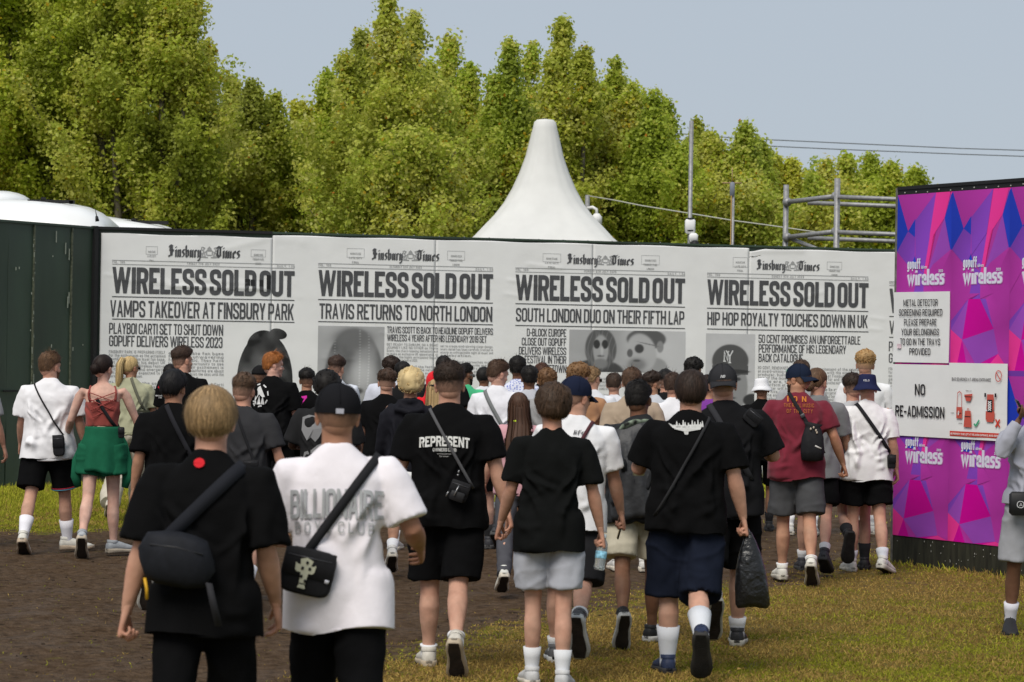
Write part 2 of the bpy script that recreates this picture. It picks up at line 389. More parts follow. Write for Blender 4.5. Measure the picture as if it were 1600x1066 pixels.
def axis(a, b, st, far): return np.concatenate([-np.geomspace(far, -a+2, 12) if a < 0 else [a-60, a-20, a-6], np.arange(a, b, st), b+np.geomspace(2, far, 12)])
gx = axis(-8.2, 8.2, .06, 500); gy = np.concatenate([[-300, -60, -10, 0, 5], np.arange(8, 24, .065), np.arange(24, 37, .11), 37+np.geomspace(1, 900, 16)])
XX, YY = np.meshgrid(gx, gy); GV = np.stack([XX.ravel(), YY.ravel(), np.zeros(XX.size)], 1)
mm_, dd_ = ground_masks(GV); inn = (np.abs(GV[:, 0]) < 9) & (GV[:, 1] > 6) & (GV[:, 1] < 40)
GV[:, 2] = np.where(inn, ground_h(GV)*(.5+1.3*mm_), -.01)
nx = len(gx); i = np.arange(len(gy)-1)[:, None]*nx+np.arange(nx-1)[None]; gq = np.stack([i, i+1, i+nx+1, i+nx], -1).reshape(-1, 4)
g = G(); g.add(GV, gq, 0, np.stack([mm_, dd_, np.zeros(len(mm_))], 1))
def ground_mat():
    m = bpy.data.materials.new('trampled_field'); m.use_nodes = True; N = m.node_tree.nodes; K = m.node_tree.links; b = N['Principled BSDF']
    b.inputs['Specular IOR Level'].default_value = .06
    a = N.new('ShaderNodeAttribute'); a.attribute_name = 'Col'; sp = N.new('ShaderNodeSeparateColor'); K.new(a.outputs['Color'], sp.inputs['Color'])
    tc = N.new('ShaderNodeTexCoord')
    def noise(s, d=5, st=(1, 1, 1)):
        mp = N.new('ShaderNodeMapping'); mp.inputs['Scale'].default_value = st; K.new(tc.outputs['Object'], mp.inputs['Vector'])
        n = N.new('ShaderNodeTexNoise'); n.inputs['Scale'].default_value = s; n.inputs['Detail'].default_value = d; K.new(mp.outputs['Vector'], n.inputs['Vector']); return n.outputs['Fac']
    def ramp(v, cs):
        r = N.new('ShaderNodeValToRGB'); K.new(v, r.inputs['Fac']); e = r.color_ramp.elements
        while len(e) < len(cs): e.new(.5)
        for q, (p, c) in zip(e, cs): q.position = p; q.color = (*c, 1)
        return r.outputs['Color']
    def mix(f, x, y):
        q = N.new('ShaderNodeMix'); q.data_type = 'RGBA'; K.new(f, q.inputs['Factor']); K.new(x, q.inputs['A']); K.new(y, q.inputs['B']); return q.outputs['Result']
    mud = ramp(noise(13, 9), [(.30, (.038, .023, .012)), (.44, (.064, .040, .023)), (.58, (.082, .053, .032)), (.75, (.105, .070, .044))])
    straw = ramp(noise(30, 6), [(.35, (.085, .055, .018)), (.6, (.20, .135, .04))])
    green = ramp(noise(14, 6), [(.35, (.06, .058, .008)), (.6, (.15, .135, .018))])
    gr = mix(sp.outputs['Green'], green, straw)
    ad = N.new('ShaderNodeMath'); ad.operation = 'ADD'; K.new(sp.outputs['Red'], ad.inputs[0])
    mr = N.new('ShaderNodeMapRange'); mr.inputs['From Min'].default_value = .3; mr.inputs['From Max'].default_value = .7; mr.inputs['To Min'].default_value = -.45; mr.inputs['To Max'].default_value = .45
    K.new(noise(5, 6), mr.inputs['Value']); K.new(mr.outputs['Result'], ad.inputs[1])
    st = N.new('ShaderNodeMapRange'); st.inputs['From Min'].default_value = .4; st.inputs['From Max'].default_value = .6; K.new(ad.outputs['Value'], st.inputs['Value'])
    pit = N.new('ShaderNodeMapRange'); pit.inputs['From Min'].default_value = .60; pit.inputs['From Max'].default_value = .68; pit.inputs['To Min'].default_value = 1; pit.inputs['To Max'].default_value = .35; K.new(noise(16, 5, (.6, 1.3, 1)), pit.inputs['Value'])
    sc2 = N.new('ShaderNodeVectorMath'); sc2.operation = 'SCALE'; K.new(mud, sc2.inputs[0]); K.new(pit.outputs['Result'], sc2.inputs['Scale']); mud = sc2.outputs['Vector']
    K.new(mix(st.outputs['Result'], gr, mud), b.inputs['Base Color'])
    bp = N.new('ShaderNodeBump'); bp.inputs['Strength'].default_value = .9; bp.inputs['Distance'].default_value = .03; K.new(noise(34, 9), bp.inputs['Height']); K.new(bp.outputs['Normal'], b.inputs['Normal'])
    rr = N.new('ShaderNodeMapRange'); rr.inputs['From Min'].default_value = .4; rr.inputs['From Max'].default_value = .65; rr.inputs['To Min'].default_value = .9; rr.inputs['To Max'].default_value = .5
    K.new(noise(2.5, 4), rr.inputs['Value']); K.new(rr.outputs['Result'], b.inputs['Roughness'])
    return m
tag(part('ground', g, ground_mat(), col=True), 'muddy field with worn grass', kind='structure')

def grass():
    rs = np.random.RandomState(3); n = 520000
    px = rs.uniform(-40, 1640, n); py = 700+rs.rand(n)**.8*390
    py = np.where(rs.rand(n) < .3, rs.uniform(735, 850, n), py)
    d = F*CH/np.maximum(py-horizon(px), 20); X = (px-800)/F*d; V = np.stack([X, d, np.zeros(n)], 1)
    m, dry = ground_masks(V); cl = fbm(V*np.array([3, 3, 1]), 3)
    keep = (rs.rand(n) > m*1.15-.10+np.clip(-cl, 0, 1)*.3) & (d > 8.6) & (d < 36)
    keep |= (rs.rand(n) < .012) & (d < 36) & (d > 8.6)
    V = V[keep]; m = m[keep]; dry = dry[keep]; cl = cl[keep]; n = len(V); d = d[keep]; px = px[keep]
    V[:, 2] = ground_h(V)*(.5+1.3*m)-.003
    # longer, greener where no feet go: along the foot of the hoardings
    far = np.clip((d-24)/5, 0, 1)*(px < 1400)
    rdist = np.abs((V[:, 0]-3.49)*.85+(V[:, 1]-22)*.53); edge = np.exp(-rdist*5)*(V[:, 0] > 3.3)
    far = np.maximum(far, edge)
    L = (.016+.026*rs.rand(n))*(1+1.6*far)*(1-.35*m); W = .0022+.0016*rs.rand(n)+.001*far
    az = rs.rand(n)*2*math.pi; tl = np.clip(rs.normal(.95, .4, n)-.45*far, .05, 1.5)
    dr = np.stack([np.cos(az)*np.sin(tl), np.sin(az)*np.sin(tl), np.cos(tl)], 1); sd = np.stack([-np.sin(az), np.cos(az), np.zeros(n)], 1)
    a2 = rs.rand(n)*math.pi; sd = sd*np.cos(a2)[:, None]+np.cross(dr, sd)*np.sin(a2)[:, None]
    mid = V+dr*(L*.6)[:, None]; tip = mid+(dr*.4+np.array([0, 0, -.12]))*L[:, None]
    P = np.stack([V-sd*W[:, None], V+sd*W[:, None], mid+sd*(W*.7)[:, None], mid-sd*(W*.7)[:, None], tip], 1)
    t = rs.rand(n); gcol = np.array([.15, .165, .016])*(1-t)[:, None]+np.array([.28, .27, .03])*t[:, None]
    scol = np.array([.40, .28, .08])*(1-t)[:, None]+np.array([.19, .12, .04])*t[:, None]
    w = (rs.rand(n) < np.clip(.26+dry*.7-far*.35+cl*.5, .05, .95))[:, None]
    pt_ = fbm(V*np.array([.9, .6, 1])+5, 3)[:, None]; gcol = gcol*(1.15+.28*pt_); scol = scol*(1.15-.22*np.clip(pt_, -1, 1))
    c = np.where(w, scol, gcol)*(1+.8*far*(1-w[:, 0]))[:, None]*(.8+.4*rs.rand(n))[:, None]
    i = np.arange(n)*5; g = G(); g.add(P.reshape(-1, 3), [np.stack([i, i+1, i+2, i+3], 1), np.stack([i+3, i+2, i+4], 1)], 0, np.repeat(c, 5, 0))
    tag(part('grass', g, M_GRASS, smooth=False, col=True), 'short trampled grass and straw on the field', 'grass', kind='stuff')
grass()
# loose clods in the mud
rs = np.random.RandomState(5); g = G()
for k in range(260):
    px = rs.uniform(-20, 1400); py = rs.uniform(815, 1060); d = F*CH/(py-horizon(px)); p = np.array([(px-800)/F*d, d, 0.004]); m, _ = ground_masks(p[None])
    if m[0] < .4: continue
    r = rs.uniform(.004, .011); g.ell(p, (r*rs.uniform(.8, 1.8), r, r*.6), 6, 4)
tag(part('mud_clods', g, mat('wet_mud', (.03, .018, .009), rough=.7, nscale=20, namt=.3), smooth=False), 'loose clods of mud on the trodden path', 'mud', kind='stuff')
# two scraps of litter on the grass
for (px, py, c, lab) in ((1165, 1052, (.55, .35, .1), 'tiny yellow and red scrap of litter on the grass near the bottom'), (1170, 1000, (.6, .12, .08), 'small red scrap of litter beside the black shoe')):
    d = F*CH/(py-horizon(px)); g = G(); q = np.array([(-.02, -.01, .01), (.02, -.012, .022), (.025, .012, .008), (-.018, .014, .02)])+((px-800)/F*d, d, .012); q2 = q+(0, 0, .002)
    g.loft(np.array([q, q2])); tag(part('litter_scrap', g, mat('scrap', c, nscale=60, namt=.5)), lab, 'litter')

# ------------------------------------------------------------------ hoardings
class Wall:
    def __init__(s, a, b): s.a = np.array([a[0], a[1], 0.]); s.U = nrm([b[0]-a[0], b[1]-a[1], 0]); s.N = np.array([s.U[1], -s.U[0], 0]); s.len = math.hypot(b[0]-a[0], b[1]-a[1])
    def uz(s, px, py):
        d = ray(px, py); t = ((s.a-CAMP)@s.N)/(d@s.N); P = CAMP+d*t; return (P-s.a)@s.U, P[2]
    def P(s, u, z, off=0): u = np.asarray(u, float); z = np.asarray(z, float); return s.a+np.multiply.outer(u, s.U)+np.multiply.outer(z, np.array([0, 0, 1.]))+np.multiply.outer(np.broadcast_to(off, u.shape), s.N)
    def solid(s, g, u0, u1, z0, z1, o0, o1, m=0):
        V = [s.P(np.array(u), np.array(z), o) for u in (u0, u1) for o in (o0, o1) for z in (z0, z1)]
        g.add(np.array(V), np.array([[0,1,3,2],[4,6,7,5],[0,4,5,1],[2,3,7,6],[0,2,6,4],[1,5,7,3]]), m)
dW0, dW1 = F/116, F/106.5
WW = Wall(((150-800)/116, dW0), ((1400-800)/106.5, dW1)); WH = 3.44
GW = Wall(((-260-800)/130.0, F/133), ((150-800)/116-.03, dW0-.05))
RW = Wall((600/172.0, F/172), (800/183.5, F/183.5)); RH = 3.385
M_BLK = mat('black_edge', (.012, .012, .013), rough=.6)
M_DKG = mat('dark_green_paint', (.028, .050, .032), rough=.45, nscale=1.6, namt=.35, stretch=(1, 1, .25), spec=.5, bump=.12, bscale=6, bdist=.01)
M_PAPER = mat('poster_paper', (.75, .755, .755), rough=.7, nscale=2.5, namt=.035, bump=.25, bscale=9, bdist=.006, spec=.25)
M_INK = mat('poster_ink', (.075, .077, .083), rough=.65, nscale=12, namt=.12, spec=.25)
M_INK2 = mat('poster_small_ink', (.33, .335, .34), rough=.7)
def creases(u, z):
    p = np.stack([u*1.1, z*1.6, np.zeros_like(u)], 1)
    d = .0015*fbm(p*3, 3)
    def fold(u0, z0, u1, z1, wd, a):      # a raised crease between two points
        D = np.array([u1-u0, z1-z0]); L = np.hypot(*D); D = D/L; a_ = (u-u0)*D[0]+(z-z0)*D[1]; b_ = -(u-u0)*D[1]+(z-z0)*D[0]
        return a*np.exp(-(b_/wd)**2)*np.clip(a_/.05, 0, 1)*np.clip((L-a_)/.05, 0, 1)
    for f in FOLDS: d = d+fold(*f)
    return d
FOLDS = []
for (x0, y0, x1, y1, wd, a) in [(q[0], q[1], q[2], q[3], max(q[4], .03), q[5]*.8) for q in [(262, 447, 425, 452, .02, .012), (290, 432, 420, 449, .05, .010), (180, 436, 300, 446, .05, .008), (160, 428, 180, 432, .03, .006), (425, 372, 480, 378, .06, .004), (440, 385, 470, 470, .05, .003),
    (790, 437, 850, 446, .012, .006), (785, 458, 830, 466, .012, .005), (820, 412, 880, 420, .02, .006), (860, 366, 930, 384, .03, .005), (700, 440, 770, 452, .012, .004), (1165, 392, 1260, 392, .04, .008), (1240, 470, 1290, 455, .012, .005), (1355, 495, 1385, 500, .012, .005), (1350, 513, 1380, 516, .012, .005),
    (500, 560, 560, 562, .01, .003), (440, 558, 475, 562, .02, .006), (1000, 470, 1060, 476, .012, .004), (590, 520, 680, 524, .01, .003), (330, 395, 420, 372, .05, .006)]]:
    u0, z0 = WW.uz(x0, y0); u1, z1 = WW.uz(x1, y1); FOLDS.append((u0, z0, u1, z1, wd, a))
hoard = empty('hoarding', WW.a, 0, 'long white hoarding pasted with giant newspaper front pages across the back of the field', 'hoarding')
g = G(); L_ = WW.uz(1540, 500)[0]
WW.solid(g, -.04, L_, 0, WH, -.09, -.04); part('backing_board', g, M_DKG, hoard, smooth=False)
g = G(); WW.solid(g, -.045, WW.uz(425, 366)[0], WH-.02, WH+.018, -.1, .02); WW.solid(g, -.045, .02, 1.2, WH-.02, -.03, .012); part('edge_strip', g, M_BLK, hoard, smooth=False)
g = G(); WW.solid(g, WW.uz(425, 366)[0]+.002, L_, WH-.015, WH+.012, -.1, .004); part('top_rail', g, M_DKG, hoard, smooth=False)
seams = [157, 425, 680, 926, 1170, 1540]
for k in range(5):
    u0 = WW.uz(seams[k], 450)[0]; u1 = WW.uz(seams[k+1], 450)[0]-.006
    n = int((u1-u0)/.035); us = np.linspace(u0, u1, n); zs = np.concatenate([[.10], np.linspace(.3, 1.8, 12), np.linspace(1.82, WH-(.05 if k == 0 else .03), 90)])
    U, Z = np.meshgrid(us, zs); U = U.ravel(); Z = Z.ravel()
    lim = WH-(.07 if k == 0 else .035)
    if k == 4: Z = np.where(Z > lim-.1, Z-.05*np.exp(-((U-u0)/.18)**2), Z)          # corner peeled down at the seam
    Z = np.minimum(Z, lim+.006*np.sin(U*5)); off = creases(U, Z)+.006
    V = WW.P(U, Z, off); i = np.arange(len(zs)-1)[:, None]*n+np.arange(n-1)[None]
    q = np.stack([i, i+1, i+n+1, i+n], -1).reshape(-1, 4); g = G(); g.add(V, q)
    Vb = WW.P(U, Z, -.035); g.add(Vb, q[:, ::-1])
    # close the rim so that the sheet is a board of real thickness
    N_ = len(V); rim = np.concatenate([np.arange(n), (np.arange(1, len(zs))*n+n-1), (len(zs)-1)*n+np.arange(n-2, -1, -1), np.arange(len(zs)-2, 0, -1)*n]); r2 = np.roll(rim, -1)
    g.L.append(np.stack([rim, rim+N_, r2+N_, r2], 1).ravel()); g.S.append(np.full(len(rim), 4)); g.M.append(np.zeros(len(rim), int))
    part('poster_board', g, M_PAPER, hoard, smooth=True)
g = G()                                                   # screw heads along the top rail
for k in range(34): g.ell(WW.P(np.array(.4+k*.36), np.array(WH+.012), -.02), (.012, .012, .01), 6, 4)
part('screw_heads', g, mat('galvanised', (.3, .3, .3), rough=.4, metal=.6), hoard)['kind'] = 'stuff'

def wallmap(u0, z0):
    def f(V, o): 
        u = V[:, 0]+u0; z = V[:, 1]+z0; return WW.P(u, z, creases(u, z)+.0100+o)
    return f
def line_text(g, s, xl, xr, ytop, ybot, weight=.15, asp=.42, gap=.1, space=.2, sub=.05, at_right=False, m=0):
    """text whose left edge runs from (xl,ytop) to (xl,ybot) in the photograph and which ends at xr"""
    u0, z1 = WW.uz(xl, ytop); _, z0 = WW.uz(xl, ybot); u1, _ = WW.uz(xr, (ytop+ybot)/2)
    t, w = text2d(s, z1-z0, weight, asp, gap, space, width=u1-u0); put_text(g, t, wallmap(u0, z0), m, sub=sub)
def rule(g, xl, xr, yl, th=.012):
    u0, z = WW.uz(xl, yl); u1, _ = WW.uz(xr, yl); n = 24; uu = np.linspace(0, u1-u0, n)
    P = wallmap(u0, z); a = P(np.stack([uu, np.full(n, -th/2)], 1), 0); b = P(np.stack([uu, np.full(n, th/2)], 1), 0); i = np.arange(n-1)
    g.add(np.concatenate([a, b]), np.stack([i, i+1, n+i+1, n+i], 1))
BODY = ['GET READY TO EMBARK ON A SONIC', 'JOURNEY LIKE NO OTHER as Travis', 'Scott, the chart-topping sensation, set', 'to make an exclusive UK appearance as', 'he takes the highly anticipated Gopuff', 'Delivers Wireless Festival 2023.', '', 'for the season of the festival', 'at Finsbury Park as he returns', 'with the sound of the summer', 'to the stage in North London', 'and the set of his career']
BODY2 = ['set to create mind-blowing stage design,', 'every detail has been carefully crafted to', 'ensure an unforgettable night of music and', 'celebration.', '', 'As the festival approaches music', 'fans from far and wide are set', 'to gather at Finsbury Park for', 'the days with the energy and', 'the excitement of the season']
BODY1 = ['FINSBURY PARK IS PREPARING ITSELF', 'for the enthusiasm as the acclaimed', 'sound moved by his loyal fan base,', 'get set to make his debut UK', 'headline Finsbury Wireless Festival', 'with his style and energetic', 'set the show is expected to be', 'more than a phenomenon.', '', 'The energy is the set of', 'a night on the main stage', 'over the park and the city']
BODY1B = ['a passionate fan base', 'for their unwavering', 'for his music. They have', 'long this opportunity to see', 'him, and their excitement is', 'Social media platforms are abuzz', 'as fans count down the days until the', 'show.', '', 'Directed from Playboi Carti', 'with the energy and stage']
BODY4 = ['50 CENT, RENOWNED HIP HOP ICON', 'an award-winning rapper and actor', 'producer, businessman and', 'one of the most prominent', 'of his era, the sound', 'will perform at the festival', 'The show will be one of his', 'set of hits, with the stage', 'and the songs of his career', 'at Finsbury Park in London']
def body(g, lines, xl, xr, y0, dy, h=4.6):
    for k, s in enumerate(lines):
        if not s: continue
        y = y0+k*dy; short = k+1 < len(lines) and lines[k+1] == ''
        line_text(g, s, xl, xl+(xr-xl)*(.6 if short else 1), y, y+h, weight=.16, asp=.6, gap=.18, space=.4, sub=None)
def framebox(g, x0, y0, x1, y1, lines):
    u0, z1 = WW.uz(x0, y0); u1, z0 = WW.uz(x1, y1); w = .004
    for (a, b, c, d) in ((u0, z0, u1, z0+w), (u0, z1-w, u1, z1), (u0, z0, u0+w, z1), (u1-w, z0, u1, z1)):
        g.add(WW.P(np.array([a, c, c, a]), np.array([b, b, d, d]), creases(np.array([a, c, c, a]), np.array([b, b, d, d]))+.009), np.array([[0, 1, 2, 3]]))
    for k, s in enumerate(lines):
        ww = (u1-u0)*(.62, .74, .4)[k]; t, w_ = text2d(s, .028, .18, .55, .14, .3, width=ww); put_text(g, t, wallmap((u0+u1)/2-ww/2, z1-.085-k*.06))
PAGES = [ # left, right edge; tops at the left edge: masthead, rule1, rule2, headline top/bottom, rule3, sub top/bottom, rule4
 dict(xl=175, xr=460, x0=264, x1=376, mt=383, mb=401, r1=406.5, hl=(417, 458), r3=463.5, sub=(469, 495), r4=498.5, t='VAMPS TAKEOVER AT FINSBURY PARK', date='FRIDAY 7TH JULY 2023', sl=172, bx=((228, 385, 246, 398), (392, 390, 415, 402))),
 dict(xl=497, xr=770, x0=582, x1=687, mt=389, mb=405.5, r1=411.5, hl=(422, 462.5), r3=468, sub=(474, 498), r4=502.5, t='TRAVIS RETURNS TO NORTH LONDON', date='SATURDAY 8TH JULY 2023', sl=499, bx=((542, 388, 569, 403), (699, 392, 726, 407))),
 dict(xl=805, xr=1070, x0=887, x1=991, mt=397, mb=412, r1=418.5, hl=(429, 469), r3=474.5, sub=(481, 502.5), r4=508.5, t='SOUTH LONDON DUO ON THEIR FIFTH LAP', date='SUNDAY 9TH JULY 2023', sl=806, bx=((848, 396, 876, 410), (1002, 399, 1030, 414))),
 dict(xl=1104.5, xr=1356.5, x0=1183, x1=1281, mt=406, mb=421, r1=426.5, hl=(436.5, 476), r3=481.5, sub=(487.5, 508), r4=514, t='HIP HOP ROYALTY TOUCHES DOWN IN UK', date='SUNDAY 9TH JULY 2023', sl=1105, bx=((1145, 402, 1168, 418), (1292, 409, 1315, 422))),
 dict(xl=1389, xr=1640, x0=1470, x1=1560, mt=415, mb=430, r1=440, hl=(451, 489), r3=494.5, sub=(501, 522), r4=527, t='VAMPS TAKEOVER AT FINSBURY PARK', date='FRIDAY 7TH JULY 2023', sl=1389, bx=()),
]
for k, p in enumerate(PAGES):
    g = G(); g2 = G()
    u0, z0 = WW.uz(p['x0'], p['mb']); _, z1 = WW.uz(p['x0'], p['mt']); u1, _ = WW.uz(p['x1'], p['mb']); Wd = u1-u0
    if k < 4:
        put_text(g, blackletter('Finsbury', z1-z0, Wd*.455), wallmap(u0, z0), sub=None)
        put_text(g, blackletter('Times', z1-z0, Wd*.335), wallmap(u0+Wd*.665, z0), sub=None)
        rc = np.random.RandomState(11); f = wallmap(u0+Wd*.56, z0+.0)     # the crest: shield, crown and two supporters
        H_ = (z1-z0)
        for (a, b) in [((-.03, .2), (.03, .2)), ((-.04, .2), (-.04, .6)), ((.04, .2), (.04, .6)), ((-.04, .6), (.04, .6)), ((-.03, .7), (.03, .7)), ((0, .7), (0, .95)), ((-.025, .75), (0, .9)), ((.025, .75), (0, .9))]+\
                      [((s*x_, y_), (s*(x_+dx), y_+dy)) for s in (-1, 1) for (x_, y_, dx, dy) in ((.06, .1, .01, .35), (.07, .45, .03, .2), (.09, .6, -.02, .2), (.06, .45, -.02, .1), (.1, .15, -.02, .3), (.11, .65, .0, .25), (.05, .05, .05, .04), (.02, .0, .09, .03), (.06, .8, .04, .1), (.12, .3, -.04, .1))]:
            A_, B_ = strip(np.array([a, b])*(Wd, H_), .007, False); put_text(g2, [(np.concatenate([A_, B_]), np.array([[0, 1, 3, 2]]))], f)
        for bx, ls in zip(p['bx'], (('MAIN STAGE', 'LATE CITY', 'FINAL'), ('SUMMER 2023', 'FINSBURY PARK', 'LONDON'))): framebox(g2, *bx, ls)
    rule(g2, p['xl'], p['xr'], p['r1'], .008); rule(g2, p['xl'], p['xr'], p['r1']+6.2, .008)
    line_text(g2, 'VOL. 100', p['xl'], p['xl']+20, p['r1']+.8, p['r1']+4.4, .16, .5, .25, .4, sub=None)
    if k < 4:
        xm = (p['xl']+p['xr'])/2; ym = p['r1']+ROLL*130+1.3
        line_text(g2, p['date'], xm-25, xm+25, ym, ym+3.6, .16, .5, .3, .5, sub=None)
        ym = p['r1']+ROLL*1.25*(p['xr']-p['xl'])+2.0; line_text(g2, 'DAILY, £1.50', p['xr']-27, p['xr'], ym, ym+3.6, .16, .5, .3, .5, sub=None)
    line_text(g, 'WIRELESS SOLD OUT', p['xl'], p['xr'], *p['hl'], weight=.195, asp=.455, gap=.035, space=.12)
    rule(g, p['xl'], p['xr'], p['r3']); line_text(g, p['t'], p['sl'], p['xr']-1, *p['sub'], weight=.15, asp=.44, gap=.05, space=.2, sub=.08); rule(g, p['xl'], p['xr'], p['r4'])
    part('headline_print', g, M_INK, hoard, smooth=False); part('small_print', g2, M_INK2, hoard, smooth=False)
g = G(); kw = dict(weight=.135, asp=.42, gap=.045, space=.18, sub=.1)
line_text(g, 'PLAYBOI CARTI SET TO SHUT DOWN', 170.5, 348.5, 504.5, 521.5, **kw); line_text(g, 'GOPUFF DELIVERS WIRELESS 2023', 170.5, 347.5, 524, 541, **kw)
line_text(g, 'TRAVIS SCOTT IS BACK TO HEADLINE GOPUFF DELIVERS', 604.5, 770, 510, 520.5, **kw); line_text(g, 'WIRELESS 4 YEARS AFTER HIS LEGENDARY 2019 SET', 604.5, 760, 522.5, 533, **kw)
for s, xl, y in (('D-BLOCK EUROPE', 823, 513.3), ('CLOSE OUT GOPUFF', 815, 527.6), ('DELIVERS WIRELESS', 810.5, 541.8), ('FESTIVAL IN THEIR', 819.5, 555.5), ('HOMETOWN', 841, 570)): line_text(g, s, xl, 884.5, y, y+12, **kw)
for s, xr, y in (('50 CENT PROMISES AN UNFORGETTABLE', 1344, 522.8), ('PERFORMANCE OF HIS LEGENDARY', 1321.5, 537.8), ('BACK CATALOGUE', 1254, 552.5)): line_text(g, s, 1185, xr, y, y+13, **kw)
line_text(g, 'PLAYBOI CARTI SET TO SHUT DOWN', 1388.5, 1550, 533.5, 549, **kw); line_text(g, 'GOPUFF DELIVERS WIRELESS 2023', 1388.5, 1550, 552, 567, **kw)
part('subheading_print', g, M_INK, hoard, smooth=False)
g = G(); body(g, BODY1, 170, 258, 547, 5.4); body(g, BODY1B, 263, 349, 549, 5.4)
body(g, BODY, 604, 684, 536, 4.9, 3.8); body(g, BODY2, 688, 770, 538.5, 4.9, 3.8); body(g, BODY4, 1184, 1262, 572, 5.3); body(g, BODY2[::-1], 1267, 1344, 574, 5.3)
body(g, BODY2, 936, 968, 589, 5.2); body(g, BODY1, 1388, 1470, 574, 5.3); body(g, BODY4*2, 1388, 1470, 630, 5.3)
part('article_print', g, M_INK2, hoard, smooth=False)

# press pictures on the pages: greys printed on a fine grid of points
def picture(x0, y0, x1, y1, fn, nx=110, name='printed_picture'):
    u0, z1 = WW.uz(x0, y0); u1, z0 = WW.uz(x1, y1); ny = max(4, int(nx*(z1-z0)/(u1-u0)))
    S, T = np.meshgrid(np.linspace(0, 1, nx), np.linspace(0, 1, ny)); s = S.ravel(); t = T.ravel()
    val, al = fn(s, t*(z1-z0)/(u1-u0), (z1-z0)/(u1-u0))
    u = u0+s*(u1-u0); z = z0+t*(z1-z0); V = WW.P(u, z, creases(u, z)+.0085)
    i = np.arange(ny-1)[:, None]*nx+np.arange(nx-1)[None]; q = np.stack([i, i+1, i+nx+1, i+nx], -1).reshape(-1, 4)
    keep = al[q].min(1) > .5; g = G(); c = np.clip(val, .012, .68); g.add(V, q[keep], 0, np.stack([c, c*1.01, c*1.03], 1)); part(name, g, mat('press_picture', None, rough=.7, attr=True, spec=.25), hoard, col=True)
def E(s, t, cx, cy, rx, ry, soft=.15, rot=0):
    c, n = math.cos(rot), math.sin(rot); a = ((s-cx)*c+(t-cy)*n)/rx; b = (-(s-cx)*n+(t-cy)*c)/ry; return 1/(1+np.exp(np.clip((np.hypot(a, b)-1)/soft*2.5, -30, 30)))
def bl(v, m, c): return v*(1-m)+c*m
def hooded(s, t, h):      # a figure in a dark knitted hood, halftone dots
    m = np.maximum(E(s, t, .50, h*.44, .44, h*.50, .02), E(s, t, .47, h*.80, .26, h*.165, .02, .25)); m = np.maximum(m, E(s, t, .70, h*.93, .14, h*.055, .03, -.2)); m = np.maximum(m, (s > .03)*(s < .97)*(t < h*.3)*1.)
    v = .05+.06*fbm(np.stack([s*5, t*5, s*0], 1), 3)+.05*E(s, t, .5, h*.5, .25, h*.2, .5); v = bl(v, E(s, t, .35, h*.48, .24, h*.02, .3), .4); v = bl(v, E(s, t, .5, h*.3, .2, h*.03, .4, .3), .25)
    k = 44; dots = np.sin(s*k*math.pi)*np.sin(t*k*math.pi)
    v = v*(1+.75*dots); return v, m
def braids(s, t, h):
    v = .40+.05*fbm(np.stack([s*3, t*3, s*0], 1), 2); hd = E(s, t, .55, h*.48, .44, h*.50, .04); v = bl(v, hd, .13+.09*fbm(np.stack([s*4, t*4, s*0+3], 1), 3)); v = bl(v, E(s, t, .25, h*.4, .13, h*.30, .4), .06); v = bl(v, E(s, t, .70, h*.40, .22, h*.36, .35), .34)
    v = bl(v, E(s, t, .68, h*.52, .14, h*.12, .5), .46); v = bl(v, E(s, t, .60, h*.36, .09, h*.03, .4), .05); v = bl(v, E(s, t, .86, h*.36, .06, h*.03, .4), .06); v = bl(v, E(s, t, .76, h*.27, .03, h*.09, .4), .2); v = bl(v, E(s, t, .52, h*.88, .3, h*.1, .4), .15)
    for x0 in (.16, .32, .6, .7):
        q = x0+.12*np.sin(t/h*2.2)*(x0-.5)*3; v = v+.13*np.exp(-((s-q)/.012)**2)*(np.sin(t*150) > -.2)*hd*(t > h*.35)
    v = bl(v, E(s, t, .78, h*.22, .12, h*.05, .5), .15); v = bl(v, E(s, t, .7, h*.16, .16, h*.02, .5), .1); return v, np.ones_like(s)
def duo(s, t, h):
    v = .36+.16*(s > .42)*np.clip((s-.42)*4, 0, 1)+.02*fbm(np.stack([s*6, t*6, s*0], 1), 2)
    v = bl(v, E(s, t, .24, -.02, .24, h*.36, .05), .06); v = bl(v, E(s, t, .27, h*.55, .135, h*.5, .05), .10)       # long locks, dark coat
    for k in range(9): v = v+.07*np.exp(-((s-.15-k*.03-.02*np.sin(t*20+k))/.004)**2)*E(s, t, .27, h*.5, .14, h*.5, .1)
    v = bl(v, E(s, t, .27, h*.52, .065, h*.36, .1), .34); v = bl(v, E(s, t, .27, h*.2, .06, h*.12, .2), .2)
    for x in (.235, .305): v = bl(v, E(s, t, x, h*.66, .028, h*.11, .12), .04)
    v = bl(v, E(s, t, .27, h*.38, .03, h*.025, .3), .12); v = bl(v, E(s, t, .28, h*.5, .012, h*.1, .4), .45)
    v = bl(v, E(s, t, .72, h*.05, .13, h*.3, .08, .3), .3); v = bl(v, E(s, t, .66, h*.8, .17, h*.25, .06), .10); v = bl(v, E(s, t, .62, h*.48, .125, h*.46, .08, .35), .42)
    v = bl(v, E(s, t, .78, h*.62, .03, h*.14, .15), .25); v = bl(v, E(s, t, .60, h*.57, .04, h*.11, .15), .06); v = bl(v, E(s, t, .52, h*.46, .025, h*.1, .15), .12)
    v = bl(v, E(s, t, .58, h*.18, .08, h*.16, .4), .2); v = bl(v, E(s, t, .58, h*.28, .03, h*.03, .3), .1); v = bl(v, E(s, t, .68, h*.68, .09, h*.012, .4, -.2), .15); return v, np.ones_like(s)
